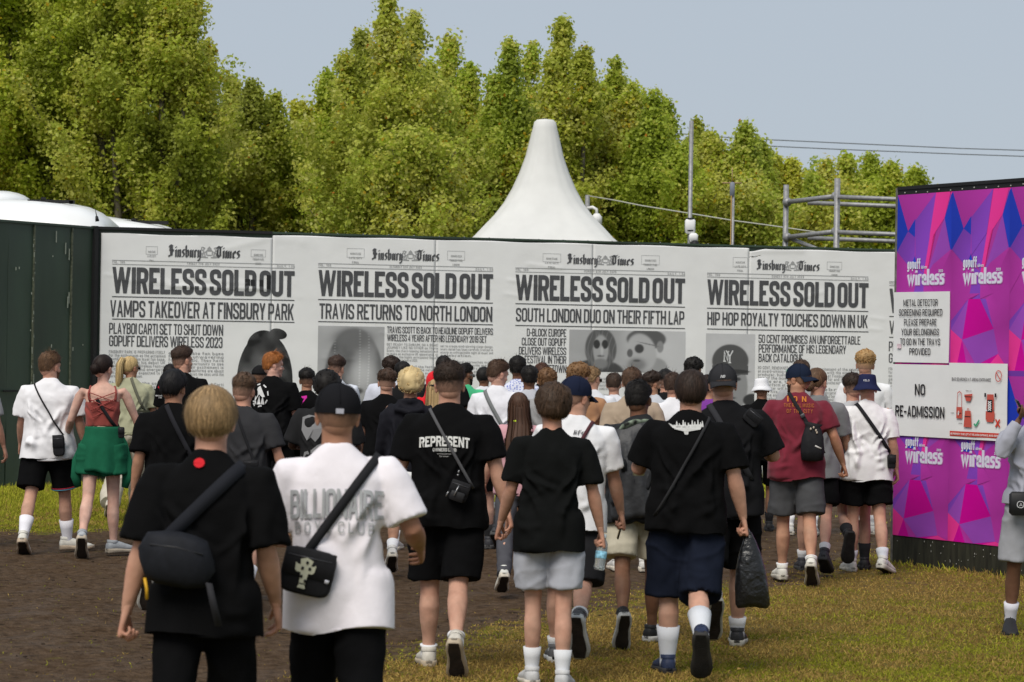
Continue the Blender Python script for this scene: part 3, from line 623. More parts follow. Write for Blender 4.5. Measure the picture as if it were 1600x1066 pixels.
def capman(s, t, h):
    v = .50+.02*fbm(np.stack([s*6, t*6, s*0], 1), 2); v = bl(v, E(s, t, .50, h*.30, .36, h*.36, .05), .26); v = bl(v, E(s, t, .34, h*.35, .12, h*.22, .4), .4)
    v = bl(v, E(s, t, .5, h*.64, .37, h*.22, .04), .085); v = bl(v, (np.abs(t-h*.52) < h*.06)*(np.abs(s-.5) < .37)*1., .085); v = bl(v, E(s, t, .5, h*.50, .40, h*.03, .1), .04)
    v = bl(v, E(s, t, .35, h*.40, .07, h*.025, .3), .06); v = bl(v, E(s, t, .65, h*.40, .07, h*.025, .3), .06); v = bl(v, E(s, t, .95, h*.12, .18, h*.09, .1), .04); v = bl(v, E(s, t, .5, h*.15, .12, h*.02, .3), .1); return v, np.ones_like(s)
picture(365, 510, 462, 662, hooded, 300); picture(497, 509, 598, 668, braids, 120); picture(889.5, 515, 1070, 583, duo, 170); picture(1103, 521, 1178, 640, capman, 110)
g = G(); f = WW.uz(1137, 557); mp_ = wallmap(f[0], f[1])            # interlaced cap badge
for pl in ([(-.055, -.07), (-.055, .07), (.0, -.07), (.0, .07)], [(-.03, .085), (.03, .0), (.03, -.09)], [(.075, .085), (.03, .0)], [(-.07, -.07), (-.03, -.07)], [(.0, .07), (.02, .07)], [(.01, -.09), (.05, -.09)]):
    A_, B_ = strip(np.array(pl), .009, False); n = len(A_); i = np.arange(n-1); put_text(g, [(np.concatenate([A_, B_]), np.stack([i, i+1, n+i+1, n+i], 1))], mp_)
part('badge_print', g, mat('badge_white', (.62, .63, .64), rough=.7), hoard, smooth=False)
# torn patches over the first headline
g = G()
for (x0, y0, x1, y1) in ((383, 436, 390.5, 446.5), (391.5, 437, 398, 447), (405, 437.5, 411, 448), (416.5, 430, 422.5, 452)):
    u0, z1 = WW.uz(x0, y0); u1, z0 = WW.uz(x1, y1); uu = np.array([u0, u1, u1, u0]); zz = np.array([z0, z0, z1, z1]); g.add(WW.P(uu, zz, creases(uu, zz)+.013), np.array([[0, 1, 2, 3]]))
part('torn_patches', g, M_BLK, hoard, smooth=False)

# dark green hoarding on the left
gh = empty('green_hoarding', GW.a, 0, 'dark green painted steel hoarding at the left of the white one', 'hoarding')
u_r = GW.len; cuts = [GW.uz(x, 500)[0] for x in (-250, -110, 12, 51, 110)]+[u_r]
M_SEAM = mat('rubbed_seam', (.10, .11, .075), rough=.6, nscale=30, namt=.5)
for k in range(5):
    g = G(); u0, u1 = cuts[k], cuts[k+1]-.0015; n = 14; us = np.linspace(u0, u1, n); zs = np.linspace(0, WH-.02, 20); U, Z = np.meshgrid(us, zs); U = U.ravel(); Z = Z.ravel()
    off = -.004*np.sin((U-u0)/(u1-u0)*math.pi)+.012*fbm(np.stack([U*1.5, Z*.8, U*0+k], 1), 2); V = GW.P(U, Z, off); i = np.arange(19)[:, None]*n+np.arange(n-1)[None]; g.add(V, np.stack([i, i+1, i+n+1, i+n], -1).reshape(-1, 4)); GW.solid(g, u0, u1, 0, WH-.02, -.06, -.02); part('steel_panel', g, M_DKG, gh)
g = G()
for k in (3, 4): GW.solid(g, cuts[k]-.012, cuts[k]+.008, .02, WH-.03, -.01, .021)
part('seam_strip', g, M_SEAM, gh, smooth=False)
g = G(); rs = np.random.RandomState(9)
for k in range(46):
    u = cuts[3]-.02+rs.normal(0, .012) if k < 30 else rs.uniform(cuts[2], u_r-.1); z = rs.uniform(.3, 3.3); hgt = rs.uniform(.01, .05) if k < 40 else .15; GW.solid(g, u, u+.006, z, z+hgt, .014, .026)
part('paint_scratches', g, mat('scratch', (.28, .31, .26), rough=.7), gh, smooth=False)['kind'] = 'stuff'
g = G(); GW.solid(g, 0, u_r, WH-.02, WH+.01, -.07, .03); part('top_rail', g, M_DKG, gh, smooth=False)
g = G(); GW.solid(g, u_r-.05, u_r+.02, 0, WH+.02, -.02, .05); part('corner_post', g, M_BLK, gh, smooth=False)
g = G(); u, z = GW.uz(14, 611); GW.solid(g, u-.13, u+.13, z-.012, z+.012, .02, .045); part('handle', g, M_BLK, gh, smooth=False)

# purple festival hoarding on the right
rh = empty('printed_hoarding', RW.a, 0, 'tall hoarding with a pink, purple and blue triangle print at the right', 'hoarding')
RL = 3.6
M_OLD = mat('weathered_green_board', (.022, .022, .014), rough=.8, nscale=9, namt=.55, stretch=(3, 3, .35), bump=.6, bscale=20)
g = G(); RW.solid(g, 0, RL, 0, RH, -.08, 0); part('backing_board', g, M_OLD, rh, smooth=False)
g = G(); RW.solid(g, -.03, -.002, 0, RH+.02, -.09, .004); part('corner_post', g, mat('grey_post', (.13, .125, .11), rough=.7, nscale=14, namt=.4), rh, smooth=False)
g = G(); RW.solid(g, 0, RL, RH, RH+.03, -.085, .012); RW.solid(g, 0, RL, RH-.055, RH, .0, .003); part('top_rail', g, M_BLK, rh, smooth=False)
g = G(); rs = np.random.RandomState(2)
for k in range(24): g.ell(RW.P(np.array(.1+k*.15), np.array(RH-.027+rs.normal(0, .004)), .008), (.008, .008, .008), 6, 4)
for k in range(50): u = rs.uniform(.02, 3); z = rs.uniform(.05, .24); RW.solid(g, u, u+.004, z, z+rs.uniform(.004, .02), .0, .004)
part('staples', g, mat('pale_fleck', (.33, .33, .3), rough=.6), rh)['kind'] = 'stuff'
M_PRINT = mat('festival_print', None, rough=.6, attr=True, spec=.15, bump=.3, bscale=8, bdist=.006)
PINK, MAG, DMG, PUR, VIO, BLU, DBL, MID = (.72, .035, .27), (.40, .035, .33), (.50, .0, .26), (.20, .05, .43), (.28, .06, .42), (.016, .045, .47), (.03, .035, .34), (.42, .07, .38)
zB, zT = RW.uz(1398, 836)[1], RH-.045
pitch = RW.uz(1505, 430)[0]-RW.uz(1418, 430)[0]
def tpt(u, z): return RW.P(np.array(u), np.array(z), .004)
# one repeat of the print (x in repeats from the left edge, y in pixels of the photograph at x = 1405 .. one repeat)
TRI = [ # upper part: x, y in a 100 x 340 cell, y down
 [(0,0),(34,0),(20,62),(0,0)], ]
cellw = pitch
def cell_polys():
    P = []
    def q(c, *pts): P.append((pts, c))
    q(MAG,(0,0),(70,0),(33,50),(20,70)); q(BLU,(0,0),(20,70),(0,108)); q(MAG,(70,0),(33,50),(34,120),(20,70)); q(PUR,(70,0),(60,80),(34,120),(33,50)); q(BLU,(33,47),(20,70),(33,82)); q(PUR,(20,70),(33,82),(33,118),(25,140),(0,108))
    q(PINK,(70,0),(96,0),(86,48),(66,80),(55,155),(50,150)); q(PUR,(60,80),(50,150),(34,120)); q(VIO,(86,48),(97,112),(66,135),(55,155)); q(BLU,(97,6),(86,48),(97,108),(97,6)); q(MAG,(97,108),(66,135),(55,155),(72,190),(100,190),(100,108))
    q(MAG,(0,108),(25,140),(0,190)); q(BLU,(33,118),(25,140),(40,142)); q(MAG,(25,140),(50,150),(50,190),(0,190)); q(PUR,(40,142),(50,150),(50,200),(30,200)); q(MAG,(50,150),(72,190),(50,200)); q(MAG,(0,190),(50,190),(30,200),(20,240),(0,240)); q(BLU,(100,0),(97,6),(97,108),(100,108)); q(PINK,(96,0),(97,6),(100,0))
    q(PUR,(30,200),(20,240),(0,256),(0,240)); q(VIO,(30,200),(0,256),(20,275)); q(DMG,(50,200),(30,200),(20,275),(74,255)); q(PUR,(50,200),(60,200),(74,255)); q(MAG,(60,200),(72,190),(100,190),(100,245),(74,255))
    q(VIO,(20,275),(74,255),(82,300),(45,322)); q(MAG,(74,255),(100,245),(100,300),(82,300)); q(PINK,(0,256),(20,275),(10,330),(0,330)); q(DMG,(20,275),(10,330),(30,330)); q(MAG,(20,275),(45,322),(30,330)); q(PINK,(82,300),(60,330),(100,330)); q(DMG,(82,300),(60,330),(45,322)); q(MAG,(100,300),(82,300),(100,330)); q(VIO,(45,322),(60,330),(30,330)); q(PUR,(0,330),(100,330),(100,340),(0,340))
    return P
cells = cell_polys()
g = G(); rows = [(zT, (zT-zB)*.525), (zT-(zT-zB)*.525, (zT-zB)*.525)]; k = 0
# base sheet
ub = np.linspace(0, RL, 40); zb = np.linspace(zB, zT, 3)
RW.solid(g, 0, RL, zB, zT, .0, .003); part('print_sheet', g, mat('print_pink', MAG, rough=.55), rh, smooth=False)
g = G(); H_ = rows[0][1]
for r, (ztop, hh) in enumerate(rows):
    for c in range(int(RL/cellw)+1):
        for pts, col in cells:
            P = np.array(pts, float); u = (c+P[:, 0]/100)*cellw; z = ztop-P[:, 1]/340*hh
            if u.min() >= RL or z.min() < zB-.001 and z.max() <= zB+.02: continue
            u = np.minimum(u, RL); z = np.maximum(z, zB)
            n = len(P); W = RW.P(u, z, .0045+(k % 40)*.00006); k += 1
            cc = np.array([np.array(col)*(1.15-.5*(abs(x-50)/100)+.25*math.sin(y*.05+x)*.6) for x, y in P]); cc = np.clip(cc, 0, .8)
            ctr = W.mean(0)[None]; g.add(np.concatenate([W, ctr]), np.array([[i, (i+1) % n, n] for i in range(n)]), 0, np.concatenate([cc, cc.mean(0)[None]]))
part('triangle_print', g, M_PRINT, rh, smooth=False, col=True)
g = G(); gg = G()
def rmap(u0, z0, o0=.009): return lambda V, o: RW.P(V[:, 0]+u0, V[:, 1]+z0, o0+o)
for (ya, yb, yc, xl) in ((406, 427, 446, 1418.5), (683, 702, 722, 1415.5)):
    u0, zc = RW.uz(xl, yc-(1418-xl)*.0); _, za = RW.uz(xl, ya); _, zb_ = RW.uz(xl, yb)
    for c in range(int(RL/pitch)+1):
        uu = u0+c*pitch*1.0
        if uu > RL-.6: break
        W_ = pitch*.66
        # slab wordmark
        g = G(); gg = G()
        t, _ = text2d('wireless', (zb_-zc)*1.30, .24, .5, .04, .1, width=W_*1.02, hb=.62); put_text(g, t, rmap(uu, zc, .0095))
        t, _ = text2d('wireless', (zb_-zc)*1.34, .34, .5, -.05, .1, width=W_*1.06, hb=.7); put_text(gg, t, rmap(uu-W_*.02, zc-.006, .0075))
        for s in range(9): gg.ell(RW.P(np.array(uu+W_*(s+.5)/9), np.array(zc+(zb_-zc)*.45), .007), (.045, .001, .075), 8, 4) if False else None
        t, _ = text2d('gopuff', (za-zb_)*.8, .22, .45, .08, .1, width=W_*.36); put_text(g, t, rmap(uu, zb_+(za-zb_)*.28))
        t, _ = text2d('delivers', (za-zb_)*.25, .2, .45, .1, .1, width=W_*.16); put_text(g, t, rmap(uu+W_*.38, zb_+(za-zb_)*.3))
        t, _ = text2d('2023', (za-zb_)*.2, .2, .45, .1, .1, width=W_*.12); put_text(g, t, rmap(uu+W_*.86, zb_+(za-zb_)*.0))
        part('wordmark_halo', gg, mat('halo_print', (.58, .22, .55), rough=.5), rh, smooth=False)
        part('wordmark_print', g, mat('wordmark_white', (.66, .66, .78), rough=.5), rh, smooth=False)
# corrugated plastic notices fixed to it: things of their own
M_COR = mat('corrugated_plastic', (.74, .745, .74), rough=.5, nscale=3, namt=.03, bump=.15, bscale=6, bdist=.005)
M_SBLK = mat('sign_black', (.015, .012, .014), rough=.5)
def notice(x0, y0, x1, y1, label, off=.012, lift=0):
    u0, z1 = RW.uz(x0, y0); u1, _ = RW.uz(x1, y0); _, z0 = RW.uz(x0, y1)
    o = empty('notice', RW.P(np.array(u0), np.array(z0), off), 0, label, 'sign', 'notices on the purple hoarding')
    g = G(); n = 10; us = np.linspace(u0, u1, n); zs = np.linspace(z0, z1, n); U, Z = np.meshgrid(us, zs); U = U.ravel(); Z = Z.ravel()
    bow = off+lift*((Z-z0)/(z1-z0)-.5)**2+.003*fbm(np.stack([U*4, Z*4, U*0], 1), 2)
    i = np.arange(n-1)[:, None]*n+np.arange(n-1)[None]; q = np.stack([i, i+1, i+n+1, i+n], -1).reshape(-1, 4); g.add(RW.P(U, Z, bow), q); g.add(RW.P(U, Z, bow-.006), q[:, ::-1])
    rim = np.concatenate([np.arange(n), np.arange(1, n)*n+n-1, (n-1)*n+np.arange(n-2, -1, -1), np.arange(n-2, 0, -1)*n]); r2 = np.roll(rim, -1); g.L.append(np.stack([rim, rim+n*n, r2+n*n, r2], 1).ravel()); g.S.append(np.full(len(rim), 4)); g.M.append(np.zeros(len(rim), int))
    part('sheet', g, M_COR, o, smooth=False)
    return o, u0, z0, u1-u0, z1-z0
o, u0, z0, w, h = notice(1399, 457, 1486, 566, 'white notice asking for metal detector screening, above the other two notices', .016, .01)
g = G()
for k, s in enumerate(['METAL DETECTOR', 'SCREENING REQUIRED', 'PLEASE PREPARE', 'YOUR BELONGINGS', 'TO GO IN THE TRAYS', 'PROVIDED']):
    ww = w*(.62, .78, .59, .68, .72, .38)[k]; t, _ = text2d(s, h*.094, .145, .6, .12, .3, width=ww); g = G(); put_text(g, t, rmap(u0+w*.5-ww/2, z0+h*(.80-k*.138), .026)); part('lettering', g, M_SBLK, o, smooth=False)
o, u0, z0, w, h = notice(1397.5, 569, 1487, 680, 'white NO RE-ADMISSION notice beside the bag search notice', .018, .008)
g = G()
for s, ww, zz in (('NO', .18, .575), ('RE-ADMISSION', .86, .27)): t, _ = text2d(s, h*.155, .175, .62, .12, .3, width=w*ww); g = G(); put_text(g, t, rmap(u0+w*.5-w*ww/2, z0+h*zz, .028)); part('lettering', g, M_SBLK, o, smooth=False)
o, u0, z0, w, h = notice(1487.5, 567, 1578, 685, 'white bag search notice with red bag drawings and a red bottom band', .026, .02)
def pr(name, polys, mt, off=.04):
    g = G()
    for k, P in enumerate(polys):
        P = np.array(P, float); n = len(P); V = RW.P(u0+P[:, 0]*w, z0+P[:, 1]*h, off+k*.0002); g.add(np.concatenate([V, V.mean(0)[None]]), np.array([[i, (i+1) % n, n] for i in range(n)]))
    part(name, g, mt, o, smooth=False)
M_RED = mat('sign_red', (.58, .045, .025), rough=.5); M_COR2 = mat('sign_coral', (.52, .09, .065), rough=.5); M_GRN = mat('sign_green', (.05, .35, .18), rough=.5); M_WHT = mat('sign_white', (.75, .75, .75), rough=.5)
pr('red_band', [[(.03, .035), (.93, .035), (.93, .10), (.03, .10)]], M_RED, .034)
def seg(a, b, t=.012):
    a = np.array(a); b = np.array(b); d = b-a; nn = np.array([-d[1], d[0]])/np.hypot(*d)*t; return [tuple(a-nn), tuple(b-nn), tuple(b+nn), tuple(a+nn)]
ring = lambda cx, cy, rx, ry, t: [[(cx+(rx-t)*math.cos(a), cy+(ry-t)*math.sin(a)), (cx+rx*math.cos(a), cy+ry*math.sin(a)), (cx+rx*math.cos(b), cy+ry*math.sin(b)), (cx+(rx-t)*math.cos(b), cy+(ry-t)*math.sin(b))] for a, b in [(k*math.pi/12, (k+1)*math.pi/12) for k in range(24)]]
pr('prohibition_mark', ring(.87, .84, .055, .075, .010)+[seg((.83, .89), (.91, .79), .006)], M_RED)
for P_ in ([[(.15, .27), (.25, .27), (.25, .42), (.15, .42)], seg((.16, .42), (.165, .6), .004), seg((.24, .42), (.235, .6), .004), seg((.165, .6), (.2, .625), .006), seg((.235, .6), (.2, .625), .006)],
    [[(.28, .585), (.43, .60), (.39, .50), (.32, .50)]], [[(.28, .16), (.42, .16), (.40, .375), (.30, .375)], seg((.34, .375), (.345, .41), .005), seg((.37, .375), (.365, .41), .005)],
    [[(.67, .40), (.80, .40), (.79, .60), (.68, .60)], [(.66, .27), (.81, .27), (.81, .38), (.66, .38)], [(.68, .24), (.79, .24), (.80, .30), (.67, .30)], [(.69, .36), (.78, .36), (.78, .44), (.69, .44)]]): pr('bag_drawing', P_, M_COR2)
pr('dark_marks', [[(.635, .565), (.665, .565), (.665, .615), (.635, .615)], [(.81, .565), (.84, .565), (.84, .615), (.81, .615)], [(.69, .37), (.775, .37), (.775, .53), (.69, .53)], seg((.29, .56), (.42, .56), .004), seg((.3, .3), (.4, .3), .005), seg((.16, .34), (.24, .34), .004)], M_SBLK, .042)
pr('white_marks', [seg((.705, .39+.03*k), (.76, .42+.03*k), .006) for k in range(4)]+[seg((.76, .39+.03*k), (.705, .42+.03*k), .006) for k in range(4)]+ring(.2, .34, .012, .03, .01), M_WHT, .045)
pr('tick_mark', [seg((.46, .21), (.49, .18)), seg((.49, .18), (.55, .26))], M_GRN); pr('cross_mark', [seg((.83, .18), (.90, .28)), seg((.90, .18), (.83, .28))], M_RED)
g = G(); t, _ = text2d('BAG SEARCHES AT ARENA ENTRANCE', h*.042, .15, .6, .12, .3, width=w*.68); put_text(g, t, rmap(u0+w*.05, z0+h*.765, .033)); M_SGY = mat('sign_grey', (.09, .08, .09), rough=.6); part('lettering', g, M_SGY, o, smooth=False)
for s, a, b, ww in (('MAX A4', .3, .63, .1), ('A4 BAG', .04, .33, .06), ('A4 MAX', .18, .2, .07)): t, _ = text2d(s, h*.014, .2, .6, .12, .3, width=w*ww); g = G(); put_text(g, t, rmap(u0+w*a, z0+h*b, .033)); part('small_lettering', g, M_SGY, o, smooth=False)
g = G(); t, _ = text2d('NO PROPERTY TO BE LEFT AT THE ARENA ENTRANCE, NO RE-ENTRY', h*.026, .2, .6, .12, .3, width=w*.84); put_text(g, t, rmap(u0+w*.05, z0+h*.052, .039)); part('band_lettering', g, M_WHT, o, smooth=False)
g = G(); u_, z_ = RW.uz(1405.5, 541); RW.solid(g, u_, u_+.05, z_-.02, z_+.02, .025, .03); tag(part('sticker', g, mat('sticker', (.7, .55, .6), nscale=60, namt=.4), smooth=False), 'tiny pale sticker at the left edge of the metal detector notice', 'sticker')

# ------------------------------------------------------------------ behind the hoardings
# white tent peak
tent = empty('festival_tent', at(846, 700, 44)*np.array([1, 1, 0]), 0, 'white peaked festival tent rising behind the white hoarding', 'tent')
s = F/44; cx = at(846, 549, 44)[0]; prof = [(186, 2), (187.5, 13), (191, 17), (200, 19), (222, 24.5), (245, 30), (270, 39), (295, 50), (318, 63), (338, 78), (356, 95), (373, 110), (392, 131), (412, 152), (425, 165)]
rings = []; n = 48
for y, hw in prof:
    ph = np.arange(n)/n*2*math.pi; e = np.interp(y, [187, 300, 425], [2.0, 2.4, 6.0]); r = hw/s
    c_, s_ = np.cos(ph), np.sin(ph); x_ = np.sign(c_)*np.abs(c_)**(2/e); y_ = np.sign(s_)*np.abs(s_)**(2/e)
    sag = 1-.030*np.abs(np.sin(ph*8))*np.interp(y, [187, 230, 425], [0, 1, .6])
    rings.append(np.stack([cx+x_*r*sag, 44+y_*r*sag, np.full(n, CH+(549+ROLL*46-y)/s)], 1))
rings = np.array(rings)
g = G(); g.loft(rings, cap=(True, False)); part('canopy', g, mat('tent_canvas', (.70, .70, .68), rough=.6, nscale=3, namt=.04, trans=.12, spec=.3), tent)
zb = rings[-1][0][2]; g = G(); r = 165/s
for k in range(4):
    a = [(-1, -1), (1, -1), (1, 1), (-1, 1)][k]; b = [(-1, -1), (1, -1), (1, 1), (-1, 1)][(k+1) % 4]; A_ = np.array([cx+a[0]*r, 44+a[1]*r, zb]); B_ = np.array([cx+b[0]*r, 44+b[1]*r, zb])
    g.box((A_+B_)/2-(0, 0, .14), (abs(B_-A_)[0]+.04, abs(B_-A_)[1]+.04, .28))
part('valance', g, mat('tent_canvas', (.70, .70, .68), rough=.6), tent, smooth=False)
for k in range(4):
    a = [(-1, -1), (1, -1), (1, 1), (-1, 1)][k]; g = G(); g.tube([(cx+a[0]*r, 44+a[1]*r, 0), (cx+a[0]*r, 44+a[1]*r, zb)], .035, n=8); part('pole', g, mat('aluminium', (.5, .5, .5), rough=.4, metal=.7), tent)
# white coaches parked behind the green hoarding
M_WVAN = mat('white_gelcoat', (.78, .79, .79), rough=.28, spec=.5); M_RUB = mat('black_rubber', (.02, .02, .02), rough=.6); M_GLS = mat('dark_glass', (.02, .022, .025), rough=.08, spec=.8)
def coach(Y, pts, label, x_l, cat='coach', hat=None):
    """body swept across the view; pts: roofline (px, py)"""
    o = empty('coach', (at(x_l, 600, Y)[0], Y, 0), 0, label, cat, 'white coaches behind the hoarding')
    rings = []
    for px, py in pts:
        p = at(px, py, Y); z = p[2]; w = 1.2; r = []
        for a, b in ((-1, .4), (-1.0, z-.9), (-.97, z-.45), (-.86, z-.18), (-.6, z-.05), (0, z), (.6, z-.05), (.86, z-.18), (.97, z-.45), (1, z-.9), (1, .4)): r.append((p[0], Y+a*w, b))
        rings.append(r)
    g = G(); g.loft(np.array(rings)); part('body', g, M_WVAN, o)
    g = G(); x0 = rings[0][0][0]; x1 = rings[-1][0][0]
    g.box(((x0+x1)/2, Y-1.21, 2.2), (abs(x1-x0)*.8, .02, .8)); part('side_window', g, M_GLS, o, smooth=False)
    for xx in (x0+.2*(x1-x0), x0+.8*(x1-x0)):
        for sd in (-1, 1): g = G(); g.tube([(xx, Y+sd*1.0-.13, .48), (xx, Y+sd*1.0+.13, .48)], .48, n=20, up=(0, 0, 1)); part('wheel', g, M_RUB, o)
    return o
c1 = coach(36.5, [(-320, 305), (-40, 311), (30, 312), (70, 314), (110, 318), (140, 324), (160, 333), (174, 345), (182, 362), (188, 400)], 'white rounded coach roof behind the green hoarding at far left', -60)
g = G()
for (x0, x1, y0, y1) in ((45, 115, 311, 319), (66, 70, 306, 316), (110, 114, 313, 320)): a = at(x0, y0, 35.9); b = at(x1, y1, 35.9); g.box((a+b)/2, (abs(b-a)[0]+.02, .1, .045))
part('roof_bar', g, M_BLK, c1, smooth=False)
g = G(); a = at(152, 346, 35.2); g.tube([a, at(151, 338, 35.2)], [.03, .02], n=8, up=(0, 1, 0)); g.tube([at(151, 338, 35.2), at(148.5, 326, 35.2)], [.008, .003], n=6); part('antenna', g, M_BLK, c1)
g = G(); p = at(5, 306, 37.2); g.ell(p-(0, 0, .1), (.42, .7, .17), 20, 12); part('roof_dome', g, M_WVAN, c1)
c2 = coach(40.5, [(100, 318), (160, 337), (190, 342), (215, 345), (245, 350), (262, 354), (275, 360), (285, 375), (292, 400)], 'second white coach roof just above the corner of the white hoarding', 120)
g = G()
for (x0, x1, y0, y1) in ((190, 262, 344, 351), (207, 211, 340, 348)): a = at(x0, y0, 39.9); b = at(x1, y1, 39.9); g.box((a+b)/2, (abs(b-a)[0]+.02, .1, .05))
part('roof_bar', g, M_BLK, c2, smooth=False)
# posts and cameras
M_GALV = mat('galvanised_tube', (.27, .27, .275), rough=.5, metal=.35, nscale=20, namt=.2)
def post(px, y0, Y, r, label, cat, name):
    p = at(px, y0, Y); o = empty(name, (p[0], Y, 0), 0, label, cat); g = G(); g.tube([(p[0], Y, 0), (p[0], Y, p[2])], r, n=12, up=(0, 1, 0)); part('post', g, M_GALV, o); return o, p
o, p = post(1080.5, 189, 38, .033, 'tall grey camera mast rising behind the white hoarding', 'mast', 'camera_mast')
zc = at(1080, 360, 38)[2]; g = G(); g.box((p[0], 37.95, zc+.06), (.16, .14, .24), bev=.03); part('junction_box', g, M_WHT, o)
g = G(); g.box((p[0]+.05, 37.9, zc-.12), (.14, .14, .14), bev=.03); part('camera_housing', g, M_WHT, o)
g = G(); g.ell((p[0]+.07, 37.85, zc-.24), (.07, .07, .08), 14, 10); part('camera_dome', g, M_BLK, o)
g = G(); g.tube([(p[0], 37.95, zc+.17), (p[0], 37.95, zc+.19)], .075, n=12, up=(0, 1, 0)); g.tube([(p[0], 37.95, zc-.02), (p[0], 37.95, zc)], .085, n=12, up=(0, 1, 0)); part('clamp', g, M_BLK, o)
o, p = post(1146, 296, 40, .022, 'thin aerial pole with an orange cross wire, right of the camera mast', 'aerial', 'aerial_pole')
g = G(); g.box((p[0]-.02, 40, p[2]), (.08, .08, .24), bev=.02); part('sensor_box', g, mat('grey_box', (.18, .2, .24), rough=.5), o)
g = G(); a = at(1129, 286, 40); b = at(1159, 286, 40); g.tube([a, b], .01, n=6, up=(0, 0, 1)); g.tube([at(1144, 286, 40), at(1144, 262, 40)], .006, n=6); part('antenna', g, mat('copper', (.35, .2, .14), rough=.5), o)
g = G(); g.tube([(p[0]-.035, 39.97, .0), (p[0]-.035, 39.97, p[2]-.1)], .008, n=6); part('cable', g, mat('orange_cable', (.36, .22, .07), rough=.6), o)
o, p = post(918, 305, 46, .045, 'short grey pole with a white dome camera beside the tent', 'camera pole', 'camera_pole')
g = G(); z1_ = at(920, 326, 46)[2]; g.tube([(p[0], 45.95, z1_), (p[0]+.1, 45.9, z1_+.02), (p[0]+.17, 45.9, z1_-.02), (p[0]+.18, 45.9, z1_-.12)], .03, n=8, up=(0, 1, 0)); part('bracket', g, M_WHT, o)
g = G(); g.tube([(p[0]+.18, 45.9, z1_-.1), (p[0]+.18, 45.9, z1_-.16), (p[0]+.18, 45.9, z1_-.3)], [.05, .10, .10], n=14, up=(0, 1, 0)); part('camera_housing', g, M_WHT, o)
g = G(); g.ell((p[0]+.18, 45.9, z1_-.31), (.085, .085, .09), 14, 10); part('camera_dome', g, M_BLK, o)
def cable(pts, label, r, m, kind=None):
    g = G(); P = [at(*q) for q in pts]; g.tube(P, r, n=5, up=(0, 0, 1)); tag(part('cable', g, m), label, 'cable')
M_WIRE = mat('wire', (.12, .13, .14), rough=.6)
cable([(918, 306, 46), (960, 313, 45.6), (1000, 321, 45), (1080, 334, 44), (1147, 345, 43), (1200, 352, 42.5), (1290, 365, 41.5)], 'thin pale cable sagging in front of the trees from the camera pole', .012, mat('pale_wire', (.42, .42, .36), rough=.6))
cable([(300, 150, 95), (420, 167, 95), (600, 178, 95), (900, 196, 95), (1150, 216, 95), (1300, 223, 95), (1500, 232, 95), (1760, 240, 95)], 'upper power line crossing the sky above the trees', .02, M_WIRE)
cable([(300, 158, 96), (420, 175, 96), (600, 187, 96), (900, 206, 96), (1150, 226, 96), (1300, 233, 96), (1500, 241, 96), (1760, 250, 96)], 'lower power line crossing the sky above the trees', .02, M_WIRE)
# scaffold tower
sc_ = empty('scaffold_tower', (at(1228, 600, 38)[0], 38, 0), 0, 'galvanised scaffold tubes standing behind the right end of the white hoarding', 'scaffold')
def tb(a, b, r=.034, name='scaffold_tube'): g = G(); g.tube([a, b], r, n=10, up=(0, .01, 1) if abs(nrm(np.array(b)-np.array(a))[2]) < .9 else (0, 1, 0)); part(name, g, M_GALV, sc_)
A0 = at(1228.5, 289, 38); B0 = at(1308.5, 279, 36.6); A1 = A0.copy(); A1[2] = 0; B1 = B0.copy(); B1[2] = 0
tb(A1, A0, .042, 'standard'); tb(B1, B0, .045, 'standard')
for (ya, yb, yc) in ((316, 307, 0), (371, 362, 0)):
    a = at(1230, ya, 37.95); b = at(1306, yb, 36.7); tb(a, b, .038, 'ledger')
    tb(at(1309, yb+1, 36.5), at(1540, yb+10, 36.5), .036, 'ledger'); tb(at(1262, ya+1, 38.0), at(1540, ya+12, 38.0), .036, 'ledger')
    for q in (a, b): g = G(); g.ell(q, (.075, .075, .075), 10, 8); part('coupler', g, M_GALV, sc_)
tb(at(1238, 374, 37.9), at(1300, 398, 36.8), .03, 'brace'); tb(at(1540, 289, 38)*np.array([1, 1, 0]), at(1540, 289, 38), .042, 'standard'); tb(at(1545, 289, 36.5)*np.array([1, 1, 0]), at(1545, 289, 36.5), .042, 'standard')

